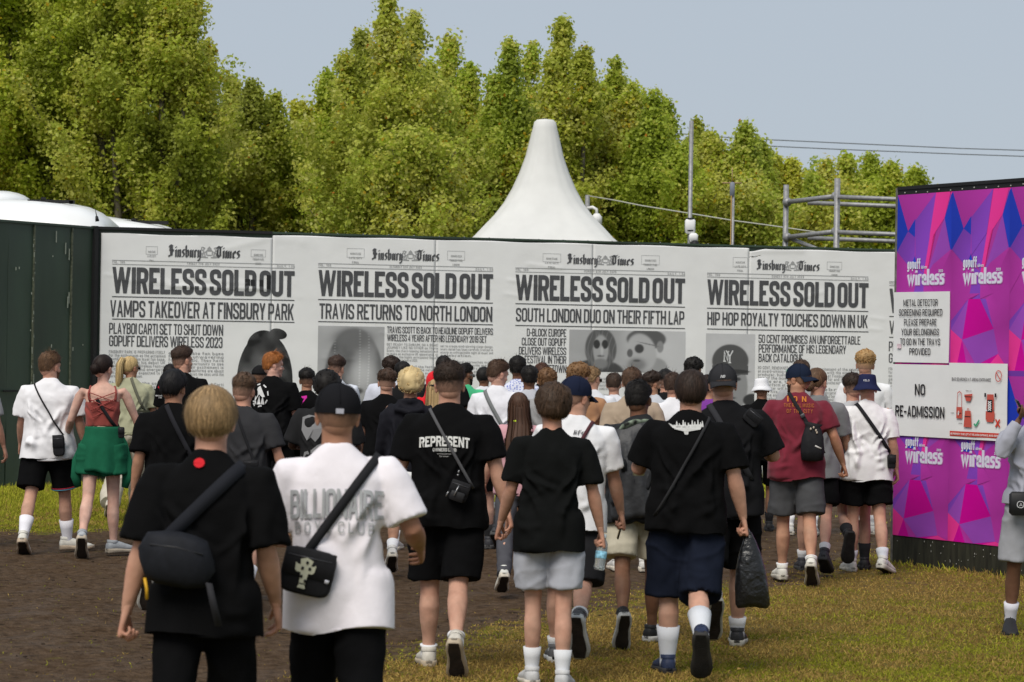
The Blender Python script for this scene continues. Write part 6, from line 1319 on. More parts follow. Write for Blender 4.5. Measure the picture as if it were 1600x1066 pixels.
def strap_loop(p, A, B, w=.030, c=(.012, .012, .013), off=.006, name='strap', m=None, thick=.003, only_back=False):
    """band from shoulder point A to hip point B (x, z in body units), round the body in that plane; returns points on the back"""
    A3 = np.array([A[0], -.01, A[1]]); B3 = np.array([B[0], -.01, B[1]]); c0 = (A3*.5+B3*.5); ax = nrm(A3-B3); n = np.cross(ax, (0, 1, 0)); P = []
    for a in np.linspace(0, 2*math.pi, 40, endpoint=False):
        d = ax*math.cos(a)-np.array([0, 1., 0])*math.sin(a); lim = (np.linalg.norm(A3-B3)/2+.06)
        h = p['bvh'].ray_cast(Vector(c0), Vector(d)); pt = None
        if h[0] is not None: pt = np.array(h[0])+d*off*.5
        if pt is None or np.linalg.norm(pt-c0) > lim: pt = c0+d*min(lim, .17)
        P.append(pt)
    P = np.array(P); r = np.linalg.norm(P-c0, axis=1)
    for _ in range(3): r = np.maximum(r, (np.roll(r, 1)+np.roll(r, -1))/2)
    dr = (P-c0)/np.linalg.norm(P-c0, axis=1)[:, None]; P = c0+dr*(r+off*.6)[:, None]
    g = G(); h_ = n*w/2; rings = [[q-h_, q+h_, q+h_+d_*thick, q-h_+d_*thick] for q, d_ in zip(P, dr)]; rings.append(rings[0]); g.loft(np.array(rings), cap=(False, False))
    return g, P
def bag(p, A, B, at_xz, size, label, kind='box', c=(.012, .012, .014), strapw=.03, rotz=0, strapc=None, extras=None, front=False, cat='bag', name='crossbody_bag', group='bags worn across the back', onstrap=None):
    """a bag of its own hanging on a strap round the wearer; size = (w, h, d)"""
    T = p['T']; k = p['k']; ya = -D2(p['yaw']); Rw = rot('z', ya); base = np.array(p['root'].location)
    W = lambda V: (T(V)@Rw.T)+base
    g, P = strap_loop(p, A, B, strapw); x, z = at_xz; h = place_on(p['bvh'], x, z, size[2]*.5+.006, 1 if front else -1)
    if h is None: h = np.array([x, .10 if front else -.16, z])
    o = empty(name, W(h[None])[0], 0, label, cat, group); m = mat('bag_nylon', c, rough=.7, nscale=30, namt=.2, spec=.18, bump=.25, bscale=80); ms = mat('bag_webbing', strapc or tuple(min(1, q*1.2+.003) for q in c), rough=.85, spec=.12)
    def pt(nm, g, mm, par=o, smooth=True): A_ = g.arrays(); return part(nm, (W(A_[0]),)+A_[1:], mm, par, smooth=smooth)
    pt('strap', g, ms)
    R = rot('y', D2(rotz)); F_ = lambda V: (V@R.T)+h
    w, hh, d = size; gb = G()
    if kind == 'box':
        n = 20; a = np.arange(n)/n*2*math.pi; rings = []
        for y, f in ((-.5, .86), (-.46, .96), (-.2, 1.0), (.3, 1.0), (.5, .9)):
            cx, cz = np.cos(a), np.sin(a); ex = 2/5.0; rings.append(np.stack([w/2*f*np.sign(cx)*np.abs(cx)**ex, np.full(n, y*d), hh/2*f*np.sign(cz)*np.abs(cz)**ex*(1-.06*np.sign(cz)*(cz > 0))], 1))
        gb.loft(np.array(rings)); A_ = gb.arrays(); gb2 = G(); gb2.merge(A_, F_); pt('bag_body', gb2, m)
        gf = G(); gf.box((0, -d*.5-.004, hh*.18), (w*.97, .010, hh*.58), bev=.004); q = G(); q.merge(gf, F_); fo = pt('flap', q, m)
        gz = G(); gz.tube([(-w*.42, -d*.5-.009, hh*.30), (w*.42, -d*.5-.009, hh*.30)], .0022, n=5, up=(0, 0, 1)); q = G(); q.merge(gz, F_); pt('zip', q, mat('zip', (.10, .10, .11), rough=.4, metal=.5), fo)
    elif kind == 'sling':     # soft horizontal roll
        pts = [(-w/2, 0, -.01), (-w*.40, 0, 0), (-w*.2, -.004, 0), (0, -.006, 0), (w*.2, -.004, 0), (w*.40, 0, 0), (w/2, 0, .01)]; rr = np.array([.30, .86, 1.0, 1.02, 1.0, .84, .32]); R_x = tube_rings(pts, rr*hh/2, rr*d/2, 22, (0, 1, 0), 2.5)
        V = R_x.reshape(-1, 3); V = V+fbm(V*26+3, 3)[:, None]*np.array([.3, 1, 1])*.005; gb.loft(V.reshape(R_x.shape)); q = G(); q.merge(gb, F_); pt('bag_body', q, m)
        gz = G(); gz.tube([(-w*.36, -d*.46, hh*.22), (0, -d*.50, hh*.25), (w*.36, -d*.46, hh*.2)], .003, n=5, up=(0, 0, 1)); q = G(); q.merge(gz, F_); pt('zip', q, mat('zip_dark', (.03, .03, .033), rough=.4))
    elif kind == 'sack':
        pts = [(0, 0, -hh/2), (0, 0, -hh*.46), (0, 0, -hh*.2), (0, 0, hh*.15), (0, 0, hh*.38), (0, 0, hh*.46), (.005, 0, hh*.56)]; R_x = tube_rings(pts, np.array([.38, .90, 1.0, .94, .72, .62, .80])*w/2, np.array([.4, .86, 1.0, .95, .7, .5, .62])*d/2, 22, (0, 1, 0), 2.6)
        V = R_x.reshape(-1, 3); V = V+fbm(V*np.array([24, 24, 10])+3, 3)[:, None]*np.array([1, 1, .3])*.008; gb.loft(V.reshape(R_x.shape)); q = G(); q.merge(gb, F_); pt('bag_body', q, m)
        gz = G(); [gz.ell((x_*w, -d*.40, z_*hh), (.008, .008, .011), 8, 6) for x_, z_ in ((-.1, .40), (.12, .36), (.16, .30), (.02, .44))]; q = G(); q.merge(gz, F_); pt('toggles', q, mat('toggle', (.45, .38, .3), rough=.5))
        gz = G(); gz.box((w*.22, -d*.46, -hh*.10), (.055, .004, .012), R=rot('y', D2(25))); q = G(); q.merge(gz, F_); pt('name_tag', q, mat('tag_white', (.5, .48, .46), rough=.6))
    if onstrap is not None:
        gb = G(); i = onstrap; q_, q2 = P[i], P[i+1]; gb.box((q_+q2)/2-(0, .008, 0), (strapw*1.2, .008, .03), R=np.stack([nrm(np.cross(nrm(q2-q_), (0, -1, 0))), (0, 1, 0), nrm(q2-q_)], 1), bev=.003); pt('buckle', gb, mat('buckle', (.05, .05, .055), rough=.35))
    if extras: extras(o, pt, F_, size)
    p['bag'] = o; return o
def shirt_print(p, pieces, x0, z0, c, name='print', sub=.012, off=.0075, curve=0, sgn=-1, m=None, local=False, arc=None):
    """flat print laid on the back of the shirt; x0, z0 in body units"""
    g = G(); kk = 0
    for V, q in pieces:
        if sub and q.shape[1] == 4: V, q = subdiv(V, q, sub)
        ok = True; W = []
        for x, z in V:
            if arc: z = z+arc*(x-arc_c(pieces))**2
            h = place_on(p['bvh'], x0+x, z0+z, off+(kk % 8)*.0003, sgn)
            if h is None: ok = False; break
            W.append(h)
        if ok: g.add(np.array(W), q)
        kk += 1
    if not g.empty(): A_ = g.arrays(); part(name, (p['T'](A_[0]),)+A_[1:], m or mat('shirt_ink', c, rough=.8, spec=.15), p['shirt'], local=True, smooth=True)
_arc = {}
def arc_c(pieces):
    k = id(pieces)
    if k not in _arc: a = np.concatenate([V for V, q in pieces]); _arc[k] = (a[:, 0].min()+a[:, 0].max())/2
    return _arc[k]
def blob(pts): P = np.array(pts, float); n = len(P); c = P.mean(0); V = np.concatenate([P, c[None]]); return [(np.array([V[i], V[(i+1) % n], V[n]]), np.array([[0, 1, 2]])) for i in range(n)]
def shift(pcs, x, y): return [(V+np.array([x, y]), q) for V, q in pcs]
def txt(s, h, w=None, **k): t, ww = text2d(s, h, width=w, **k); return t, ww
def necklace(p, c=(.5, .5, .5)):
    g = G(); n = 24; a = np.arange(n+2)/n*2*math.pi; P = np.array([p['up']((.066*math.cos(t), .058*math.sin(t)-.004, .597-.008*math.sin(t))) for t in a]); g.tube(P, .0022, n=5, up=(0, 0, 1)); bodypart(p, 'neck_chain', g, mat('chain', c, rough=.3, metal=.7))
# ------------------------------------------------------------------ the crowd, nearest first
BLK = (.0048, .0048, .0052); WHT = (.74, .73, .75); CHAR = (.035, .035, .038)
def uz(p, px, py):
    """photograph pixel -> body units on the wearer's back"""
    return (px-p['x'])/p['s']/p['k'], (CH-(py-horizon(p['x']))/p['s'])/p['k']-p['zoff']
def T_(c=BLK, **k): return dict(c=c, **k)
def B_(c=(.0045, .0045, .005), **k): return dict(c=c, **k)
A_DOWN = (2, 9, 10, 0)
def sprint(s, px0, px1, py0, py1, c, name='lettering', arc=None, **kw):
    """lettering between two pixels of the photograph"""
    def f(p):
        x0, z0 = uz(p, px0, py1); x1, z1 = uz(p, px1, py0); t, w = text2d(s, z1-z0, width=x1-x0, **kw); shirt_print(p, t, x0, z0, c, name, arc=arc, sub=.011)
    return f
def spoly(polys, c, name='print'):
    def f(p):
        pcs = []
        for P in polys:
            Q = [uz(p, x, y) for x, y in P]; pcs += blob(Q)
        shirt_print(p, pcs, 0, 0, c, name, sub=None)
    return f
def run(*fs): return list(fs)
def fbag(A, B, at_px, size, label, **kw):
    return lambda p: bag(p, A, B, uz(p, *at_px), size, label, **kw)
def simple_strap(A, B, w, label, c=(.02, .02, .022)):
    """only the strap of a bag shows on the back: the small bag itself sits at the wearer's hip"""
    def f(p): bag(p, A, B, (B[0]*.85, B[1]-.02), (.13, .16, .05), label, strapw=w, c=c, front=True)
    return f

# 1 the two nearest boys
def cross_emblem(o, pt, F_, size):
    g = G(); d = -size[2]*.5-.0105
    for P in ([(-.012, -.045), (.012, -.045), (.016, .0), (-.014, .0)], [(-.03, .0), (.03, .0), (.03, .03), (-.03, .03)], [(-.02, .028), (.02, .028), (.026, .05), (.0, .06), (-.024, .05)], [(-.038, .008), (-.03, .0), (-.03, .03), (-.04, .036)], [(.038, .008), (.03, .0), (.03, .03), (.04, .036)], [(-.016, -.06), (.016, -.06), (.01, -.04), (-.01, -.04)]):
        V = np.array([(x-.01, d-.0002*len(P), z-.005) for x, z in P]); g.add(V, np.array([list(range(len(P)))]) if len(P) == 4 else np.array([[0, 1, 2], [0, 2, 3], [0, 3, 4]]))
    q = G(); q.merge(g, F_); pt('emblem', q, mat('emblem_bone', (.55, .55, .42), rough=.6), smooth=False)
    g = G()
    for (x, z) in ((-.02, .012), (.008, .014), (-.006, .036), (-.018, -.02), (.0, -.035)): g.ell((x, d-.003, z), (.006, .002, .007), 8, 5)
    q = G(); q.merge(g, F_); pt('emblem_holes', q, mat('emblem_dark', (.01, .01, .012)))
    g = G(); g.box((size[0]*.40, d+.002, -.02), (.016, .003, .014)); q = G(); q.merge(g, F_); pt('white_tab', q, mat('tab', (.6, .6, .66)))
def yellow_pulls(o, pt, F_, size):
    g = G(); g.tube([(-.10, -.03, -.085), (-.085, -.04, -.12), (-.078, -.035, -.16)], .006, n=6); q = G(); q.merge(g, F_); pt('yellow_pull', q, mat('yellow_cord', (.62, .34, .02), rough=.6))
    g = G(); g.loft([[(x, -.04, -.07) for x in (.13, .15, .15, .13)] and [(.125, -.05, -.06), (.15, -.05, -.06), (.15, -.046, -.06), (.125, -.046, -.06)], [(.15, -.04, -.13), (.178, -.04, -.13), (.178, -.036, -.13), (.15, -.036, -.13)], [(.185, -.03, -.215), (.212, -.03, -.21), (.212, -.026, -.21), (.185, -.026, -.215)]]); q = G(); q.merge(g, F_); pt('loose_strap_end', q, mat('bag_webbing', (.02, .02, .024)))
person(327, 603, 421, 'boy with straight blond bowl haircut, oversized black tee and dark sling bag', hair=('bowl', DIRTY), head=(0, 4), sk=FAIR, hairscale=.85, top=T_(w=.96, hem=-.085, sleeve=.265, sr=1.18, fold=1.0), bottom=B_(kind='trousers', w=.98, flare=1.3), legs='walkL', arms=((-6, 12, 8, 4), (-2, 9, 34, 15)), lod=0, hands=('curl', 'relax'), sh=.98, extra=run(
    lambda p: shirt_print(p, blob([(uz(p, 318, 722)[0]+.021*math.cos(a), uz(p, 318, 722)[1]+.018*math.sin(a)) for a in np.linspace(0, 2*math.pi, 16, endpoint=False)]), 0, 0, (.62, .02, .03), 'red_patch', sub=None),
    fbag((.115, .535), (-.20, .22), (292, 868), (.275, .20, .13), 'dark padded sling bag with a yellow pull across the blond boy\'s back', kind='sling', rotz=9, c=(.010, .011, .015), strapw=.052, onstrap=33, extras=yellow_pulls, name='sling_bag')))
person(536, 601, 400, 'boy in plain black cap and white tee with large grey lettering on the back', hair=('cap_under', BLACKH), head=(-8, 3), sk=OLIVE, top=T_((.78, .74, .78), w=.97, hem=-.125, sleeve=.235, sr=1.06, fold=.6), bottom=B_(kind='trousers', w=1.0), legs='walkR', arms=((12, 15, 75, 38), (-8, 24, 78, 42)), lod=0, sh=.98, extra=run(cap((.011, .011, .013)), necklace,
    capmark(lambda: shift(text2d('I', .016, .5, .3, width=.030)[0], -.015, 0)+[], (.42, .42, .48), th=103, name='cap_tab') ,
    sprint('BILLIONAIRE', 460, 605, 761, 806, (.36, .37, .38), weight=.17, asp=.52, gap=.05, arc=-.35), sprint('BOYS CLUB', 468, 592, 811, 829, (.42, .43, .44), weight=.14, asp=.62, gap=.45, space=.35, arc=-.35),
    fbag((.125, .535), (-.17, .12), (492, 888), (.205, .185, .06), 'black flap bag with a bone-coloured cross emblem on the white tee', rotz=12, strapw=.036, onstrap=34, extras=cross_emblem)))
# 2 mid-distance figures
def small_pouch(o, pt, F_, size):
    g = G(); g.box((0, -size[2]*.5-.012, -.03), (size[0]*.7, .02, size[1]*.45), bev=.006); q = G(); q.merge(g, F_); pt('front_pocket', q, mat('bag_nylon', (.012, .012, .014), rough=.6))
    g = G(); g.tube([(-.01, -.05, .03), (-.018, -.055, -.03)], .0035, n=6); g.tube([(-.055, -.03, -.02), (-.06, -.03, -.05)], .004, n=6); q = G(); q.merge(g, F_); pt('zip_pull', q, mat('zip_steel', (.35, .35, .36), rough=.3, metal=.7))
    g = G(); g.ell((-.035, -.035, .085), (.006, .005, .006), 8, 6); g.ell((-.037, -.035, .105), (.005, .004, .009), 8, 6); q = G(); q.merge(g, F_); pt('swivel_clip', q, mat('zip_steel', (.35, .35, .36), rough=.3, metal=.7))
person(703, 564, 267, 'broad man in black tee with white REPRESENT lettering and black cargo shorts', hair=('fade', DKBR), head=(0, 2), sk=FAIR, top=T_(w=1.04, hem=-.10, sleeve=.23, sr=1.05), bottom=B_(len=.40, w=1.0), legs=((10, 5, 1, 0), (-15, 30, -2, 52)), arms=((0, 15, 10, 0), (-6, 16, 8, 0)), g=1.08, sh=1.10, lod=0, shoes=(.52, .49, .43), sole=(.40, .33, .24), socks=((.74, .74, .76), .05), hands=('curl', 'relax'), extra=run(
    sprint('REPRESENT', 659, 737, 680, 696, (.62, .62, .60), weight=.23, asp=.62, gap=.06, arc=-.55), sprint('OWNERS CLUB', 680, 717, 698.5, 704, (.5, .5, .49), weight=.24, asp=.6, gap=.06, arc=-.3), sprint('INNOVATORS AND CREATORS', 687, 709, 707, 708.6, (.45, .45, .44), weight=.14, asp=.6), sprint('for ever', 690, 705, 710, 712.5, (.45, .45, .44), weight=.12, asp=.6, slant=.3),
    fbag((-.085, .545), (.15, .14), (722, 764), (.115, .12, .05), 'small black pouch with zip pulls at the right of the REPRESENT tee', strapw=.017, strapc=(.09, .09, .095), rotz=18, extras=small_pouch)))
person(863, 597, 281, 'boy in plain black tee and light grey shorts holding a water bottle', hair=('straight', (.055, .032, .019)), hairscale=1.9, head=(-6, 3), sk=FAIR, top=T_((.0065, .007, .007), w=1.0, hem=-.115, sleeve=.24, sr=1.02), bottom=B_((.36, .37, .41), len=.335, w=1.0), legs=((8, 6, 0, 0), (-4, 4, 0, 4)), arms=((6, 11, 26, 22), (-2, 15, 14, 4)), g=.94, sh=.95, lod=0, hands=('curl', 'grip'), socks=((.62, .63, .65), .15), shoes=(.5, .5, .5), extra=run())
def skyline(p):
    P = [(1045, 661), (1052, 668), (1060, 669), (1085, 674), (1098, 668), (1099, 660), (1094, 657), (1090, 664), (1083, 657), (1081, 663), (1076, 655), (1074, 664), (1068, 656), (1066, 664), (1060, 657), (1058, 664), (1052, 663)]
    g1 = [[(1045, 661), (1050, 663), (1056, 669), (1051, 668)], [(1050, 664), (1098, 662), (1094, 670), (1072, 674), (1054, 670)], [(1068, 673), (1076, 673), (1075, 678), (1070, 678)]]+[[(x, 666), (x+3.4, 666), (x+2.2, y), (x+1, y)] for x, y in ((1056, 658), (1060, 661), (1066, 656), (1069, 659), (1074, 660), (1080, 656), (1084, 658), (1089, 655), (1093, 659), (1096, 657))]
    spoly(g1, (.55, .55, .54), 'back_print')(p)
person(1076, 578, 269, 'stocky man in black tee with white skyline-like back print and dark denim shorts', hair=('straight', (.030, .018, .013)), head=(2, 3), sk=FAIR, top=T_(w=1.04, hem=-.085, sleeve=.235, sr=1.08), bottom=B_((.010, .013, .024), len=.455, w=1.04), legs=((8, 6, 0, 0), (-14, 44, -3, 62)), arms=((16, 20, 84, 48), (-4, 15, 16, 4)), g=1.10, sh=1.06, lod=0, hands=('relax', 'grip'), socks=((.60, .62, .66), .20), shoes=(.02, .03, .07), sole=(.03, .028, .026), extra=run(necklace, skyline,
    simple_strap((.10, .535), (-.17, .05), .016, 'thin black strap bag on the man with the skyline-like print')))
person(897, 589, 262, 'young man in white tee and navy cap turned right behind the grey-shorts boy', yaw=6, hair=('cap_under', DKBR), head=(42, 6), sk=FAIR, top=T_((.72, .72, .74), w=1.06, hem=-.09, sleeve=.23), bottom=B_((.02, .02, .022), len=.42), legs='pushR', arms=(A_DOWN, (12, 12, 12, 0)), lod=0, hands=('relax', 'grip'), shoes=(.10, .10, .105), sole=(.5, .5, .48), socks=((.7, .7, .7), .08), extra=run(cap((.012, .016, .035)), lambda p: capmark(lambda: shift(text2d('O', .026, .22, .8)[0], -.012, -.013), (.55, .55, .6), th=62, ph=D2(215), name='cap_badge')(p),
    sprint('life', 900, 919, 671, 678, (.08, .08, .08), weight=.12, asp=.6, slant=.3), simple_strap((.10, .53), (-.16, .05), .022, 'maroon strapped bag on the white tee of the navy cap wearer', c=(.06, .02, .025))))
person(1000, 594, 242, 'young man with black hair, draped dark jacket and cream shorts', hair=('crop', BLACKH), head=(18, 6), sk=BROWN, top=dict(c=(.02, .021, .023), kind='tee', w=1.13, hem=-.10, sleeve=.25, sr=1.15, full=1.08, rough=.55, fold=2.0), bottom=B_((.50, .46, .36), len=.345, w=1.04), legs=((-18, 28, 2, 60), (8, 4, 3, 0)), arms=((20, 10, 80, 40), (20, 12, 85, 40)), lod=0, shoes=(.015, .015, .016), sole=(.5, .49, .46), socks=((.65, .65, .65), .035), toe=(6, 40), extra=run(lambda p: jacket_drape(p)))
person(1137, 570, 245, 'tall man in black tee with a dark cap on backwards, behind the stocky man', hair=('cap_under', BLACKH), head=(4, 2), sk=FAIR, top=T_((.009, .009, .010), w=1.10, hem=-.10, sleeve=.24, sr=1.12), bottom=B_(len=.42, w=1.1), legs=((-24, 40, 2, 60), (10, 4, 1, 0)), arms=((0, 20, 60, 60), (8, 25, 95, 62)), g=1.08, sh=1.10, lod=0, shoes=(.022, .022, .024), sole=(.42, .40, .34), socks=((.62, .62, .63), .10), extra=run(cap((.028, .028, .031), back=True), capmark(lambda: shift(text2d('NB', .017, .22, .7, .05, slant=.25)[0], -.016, -.008), (.45, .45, .46), th=72, ph=0),
    fbag((-.08, .54), (.17, .10), (1175, 652), (.11, .09, .04), 'black webbing strap bag on the cap wearer behind the stocky man', strapw=.036, strapc=(.03, .03, .034), rotz=40, onstrap=5)))
person(275, 577, 228, 'young man with black hair, long black tee and white shoes behind the blond boy', hair=('straight', (.009, .008, .009)), head=(22, 6), sk=OLIVE, top=T_(w=1.0, hem=-.13, sleeve=.26, sr=1.02), bottom=B_(w=1.1, len=.40), legs='pushL', arms=(A_DOWN, A_DOWN), lod=1, shoes=(.62, .61, .58), sole=(.6, .58, .52), socks=((.75, .75, .78), .14), extra=run(necklace, lambda p: bag(p, (-.03, .56), (.19, .15), (.14, .1), (.16, .15, .06), 'black strap and small bag on the dark-haired man behind the blond boy', strapw=.032, strapc=(.02, .02, .024))))
person(384, 583, 214, 'young man with short brown hair in a charcoal tee, behind the blond boy', hair=('fade', (.085, .05, .03)), head=(12, 6), sk=FAIR, top=T_(CHAR, w=1.04, hem=-.11, sleeve=.24, sr=1.05), bottom=B_(), legs='walkR', arms=(A_DOWN, (0, 17, 8, 0)), lod=1, extra=run(necklace, lambda p: bag(p, (-.05, .55), (.15, .05), (.07, .16), (.12, .10, .04), 'thin black bag strap on the charcoal tee', strapw=.02)))
person(812, 612, 202, 'young woman with very long straight brown hair and a pale pink top', hair=('slick', (.075, .038, .024)), head=(-6, 2), female=True, sk=FAIR, top=T_((.55, .30, .33), w=1.0, hem=-.05, sleeve=.2), bottom=B_((.07, .07, .08), kind='trousers', w=.95), legs='walkL', lod=1, shoes=(.6, .6, .56), extra=run(lambda p: long_tail(p, 'long'), lambda p: hi_vis(p)))
person(641, 573, 187, 'person with curly bleached blond hair in a black hooded jacket', hair=('afro', (.62, .47, .24)), head=(-4, 2), sk=OLIVE, top=dict(c=(.012, .012, .016), kind='hoodie', w=1.08, hem=-.02, sleeve=.5, rough=.7, fold=1.6), bottom=B_(len=.40), legs='walkL', arms=((4, 9, 20, 8), (4, 9, 20, 8)), lod=1, extra=run(lambda p: under_hem(p)))
person(508, 577, 200, 'young man with short black curls and a worn grey print on his black tee', hair=('afro', BLACKH), head=(-12, 4), sk=DARK, top=T_((.018, .018, .019), w=1.05, hem=-.11, sleeve=.25, sr=1.1), bottom=B_(), legs='walkR', arms=((10, 16, 80, 45), (10, 16, 80, 45)), lod=1, extra=run(spoly([[(476, 652), (486, 648), (500, 650), (515, 655), (512, 668), (507, 675), (503, 683), (497, 690), (490, 683), (484, 688), (479, 680), (475, 672)], [(480, 706), (492, 702), (500, 695), (512, 690), (514, 708), (500, 716), (484, 722), (478, 716)], [(515, 694), (526, 690), (524, 706), (516, 712)]], (.22, .22, .225), 'worn_print')))
# 3 right-hand group
person(1247, 569, 190, 'man in maroon tee and navy cap on backwards, looking left, carrying a black drawstring bag', yaw=4, hair=('cap_under', DKBR), head=(-58, 2), sk=TAN, top=dict(c=(.155, .018, .032), w=1.08, hem=-.09, sleeve=.21, sr=1.05, amt=.12, fold=1.4), bottom=B_((.065, .066, .07), len=.375, w=1.06), legs=((8, 5, 1, 0), (-12, 26, 3, 42)), arms=((8, 14, 30, 10), (-8, 22, 26, 10)), g=1.03, sh=1.04, lod=0, hands=('relax', 'curl'), shoes=(.62, .60, .54), sole=(.45, .42, .36), socks=((.72, .72, .72), .055), extra=run(cap((.012, .018, .036), back=True), beard((.045, .028, .02)),
    lambda p: capmark(lambda: shift(blob([(-.022, 0), (-.014, .014), (.004, .018), (.022, .013), (.016, 0), (.0, -.004), (-.012, -.01)]), 0, 0), (.02, .36, .2), th=72, ph=D2(150), name='green_badge')(p), lambda p: capmark(lambda: shift(text2d('S', .018, .2, .9)[0], -.008, -.006), (.6, .65, .62), th=72, ph=D2(150), name='badge_letter')(p),
    sprint('IONS', 1231, 1274, 619, 627.5, (.50, .17, .03), weight=.2, asp=.6, gap=.75), sprint('THE REAL MUSIC', 1226, 1272, 630, 636, (.36, .12, .03), weight=.16, asp=.6, gap=.3, space=.3), sprint('OF THE CITY', 1230, 1270, 639, 645, (.36, .12, .03), weight=.16, asp=.6, gap=.35, space=.5),
    lambda p: bag(p, (-.04, .56), (.20, .16), uz(p, 1270, 691), (.19, .29, .12), 'black drawstring bag with pale toggles on the maroon tee', kind='sack', strapw=.030, onstrap=6)))
person(1277, 575, 181, 'person with tied-back brown hair and grey tee, right of the maroon tee', yaw=10, hair=('slick', (.11, .062, .034)), head=(28, 6), sk=FAIR, top=T_((.17, .175, .18), w=1.04, hem=-.10, sleeve=.25), bottom=B_(len=.33), legs=((14, 6, 2, 0), (-14, 30, 2, 30)), arms=(A_DOWN, (14, 14, 22, 0)), lod=1, hands=('relax', 'grip'), shoes=(.03, .03, .035), sole=(.04, .04, .04), socks=((.6, .6, .6), .10), extra=run(lambda p: long_tail(p, 'bun', (.11, .062, .034))))
person(1338, 583, 178, 'young man in a pale grey and black top, left of the navy bucket hat', hair=('fade', DKBR), head=(-8, 4), sk=FAIR, top=T_((.42, .43, .45), w=1.04, hem=-.03, sleeve=.24), bottom=B_(len=.32), legs='swingL', arms=(A_DOWN, A_DOWN), lod=1, shoes=(.018, .018, .02), sole=(.02, .02, .02), socks=((.02, .02, .022), .16), extra=run(lambda p: dark_band(p)))
person(1356, 585, 180, 'person in white tee and navy bucket hat lettered VELO at the foot of the notices', hair=('cap_under', DKBR), head=(14, 2), sk=FAIR, top=T_((.72, .71, .72), w=1.04, hem=-.10, sleeve=.25, sr=1.0, fold=1.4), bottom=B_(len=.32, w=1.04), legs=((6, 4, 2, 0), (-10, 16, 4, 16)), arms=(A_DOWN, A_DOWN), g=1.05, lod=0, shoes=(.58, .57, .53), sole=(.5, .48, .42), socks=((.6, .62, .66), .11), toe=(6, 30), sh=.96, extra=run(bucket((.018, .022, .062), 'VELO'), lambda p: bag(p, (-.07, .54), (.19, .17), (.205, .08), (.07, .13, .09), 'black webbing strap bag on the white tee under the VELO hat', strapw=.032)))
person(1352, 546, 150, 'tall man with curly blond hair and white tee in front of the last newspaper page', hair=('curlfade', (.40, .25, .11)), hairscale=.8, head=(10, 0), sk=FAIR, top=T_((.72, .72, .73), w=1.03), bottom=B_(), legs='walkL', lod=1, extra=run(lambda p: bag(p, (-.09, .55), (.16, .02), (.1, .0), (.1, .1, .04), 'black strap on the tall blond man\'s white tee', strapw=.035)))
person(1256, 562, 150, 'short brown-haired head between the maroon cap wearer and the tied-back hair', hair=('crop', (.06, .035, .022)), head=(12, 0), sk=FAIR, top=T_((.30, .3, .31)), legs='stand', lod=2)
person(1194, 605, 148, 'person in white bucket hat and black tee, far off left of the maroon tee', hair=('cap_under', BLACKH), head=(8, 4), sk=TAN, top=T_(w=1.05), bottom=B_(len=.36), legs='walkL', lod=1, shoes=(.02, .02, .022), sole=(.025, .025, .027), socks=((.02, .02, .022), .14), Hx=1.62, extra=run(bucket((.72, .72, .74))))
# 4 left-hand group
person(79, 549, 175, 'leftmost walker, in white tee and black shorts, sunglasses pushed up on his hair', hair=('crop', (.12, .065, .034)), head=(34, 4), yaw=2, sk=FAIR, top=T_((.75, .74, .76), w=1.10, hem=-.10, sleeve=.24, sr=1.12, fold=1.1), bottom=B_(len=.36, w=1.08), legs=((-16, 16, 5, 30), (12, 3, 6, 0)), arms=((6, 10, 30, 20), (4, 14, 10, 0)), g=1.05, sh=1.05, lod=0, toe=(6, 70), shoes=(.60, .58, .52), sole=(.42, .33, .24), socks=((.76, .75, .80), .19), extra=run(beard((.11, .055, .03)), glasses(up_=1), lambda p: shorts_trim(p),
    lambda p: bag(p, (-.10, .53), (.17, .10), uz(p, 102, 694), (.10, .19, .05), 'small black upright bag at the right hip of the white tee', strapw=.014, rotz=-3)))
person(163, 553, 177, 'woman in red lace-back top with a green shirt tied round her waist', female=True, hair=('slick', (.018, .010, .008)), head=(30, 2, 4), sk=(.58, .36, .285), top=dict(c=(.26, .055, .045), kind='crop', w=1.05, rough=.8), bottom=dict(c=(.012, .10, .052), kind='skirt', w=.98), legs=((-12, 26, 2, 46), (6, 2, 1, 0)), arms=((10, 20, 45, 30), (14, 22, 8, 0)), lod=0, toe=(6, 45), shoes=(.34, .36, .38), sole=(.42, .36, .28), socks=((.3, .3, .3), 0), extra=run(lambda p: long_tail(p, 'bun', (.018, .010, .008)), lambda p: lace_back(p), lambda p: tied_shirt(p), lambda p: bag(p, (-.10, .53), (.17, .13), (.19, .16), (.05, .10, .06), 'thin black bag with a long strap across the woman\'s bare back', strapw=.030)))
person(203, 556, 146, 'woman with high blonde ponytail, sunglasses, pale olive tee and cream trousers', female=True, hair=('slick', (.52, .37, .17)), head=(40, 2), sk=TAN, top=T_((.36, .36, .24), w=1.03, hem=.02, sleeve=.22), bottom=B_((.50, .46, .38), kind='trousers', w=1.12, flare=1.35), legs='walkL', arms=(A_DOWN, (6, 14, 60, 20)), lod=0, shoes=(.6, .58, .54), extra=run(glasses(), lambda p: long_tail(p, 'pony', (.55, .40, .19)), lambda p: bag(p, (.05, .56), (.20, .22), (.17, .2), (.16, .15, .07), 'dark olive shoulder bag with a pale chain strap on the blonde woman', c=(.02, .022, .012), strapw=.03, strapc=(.12, .12, .09), name='shoulder_bag')))
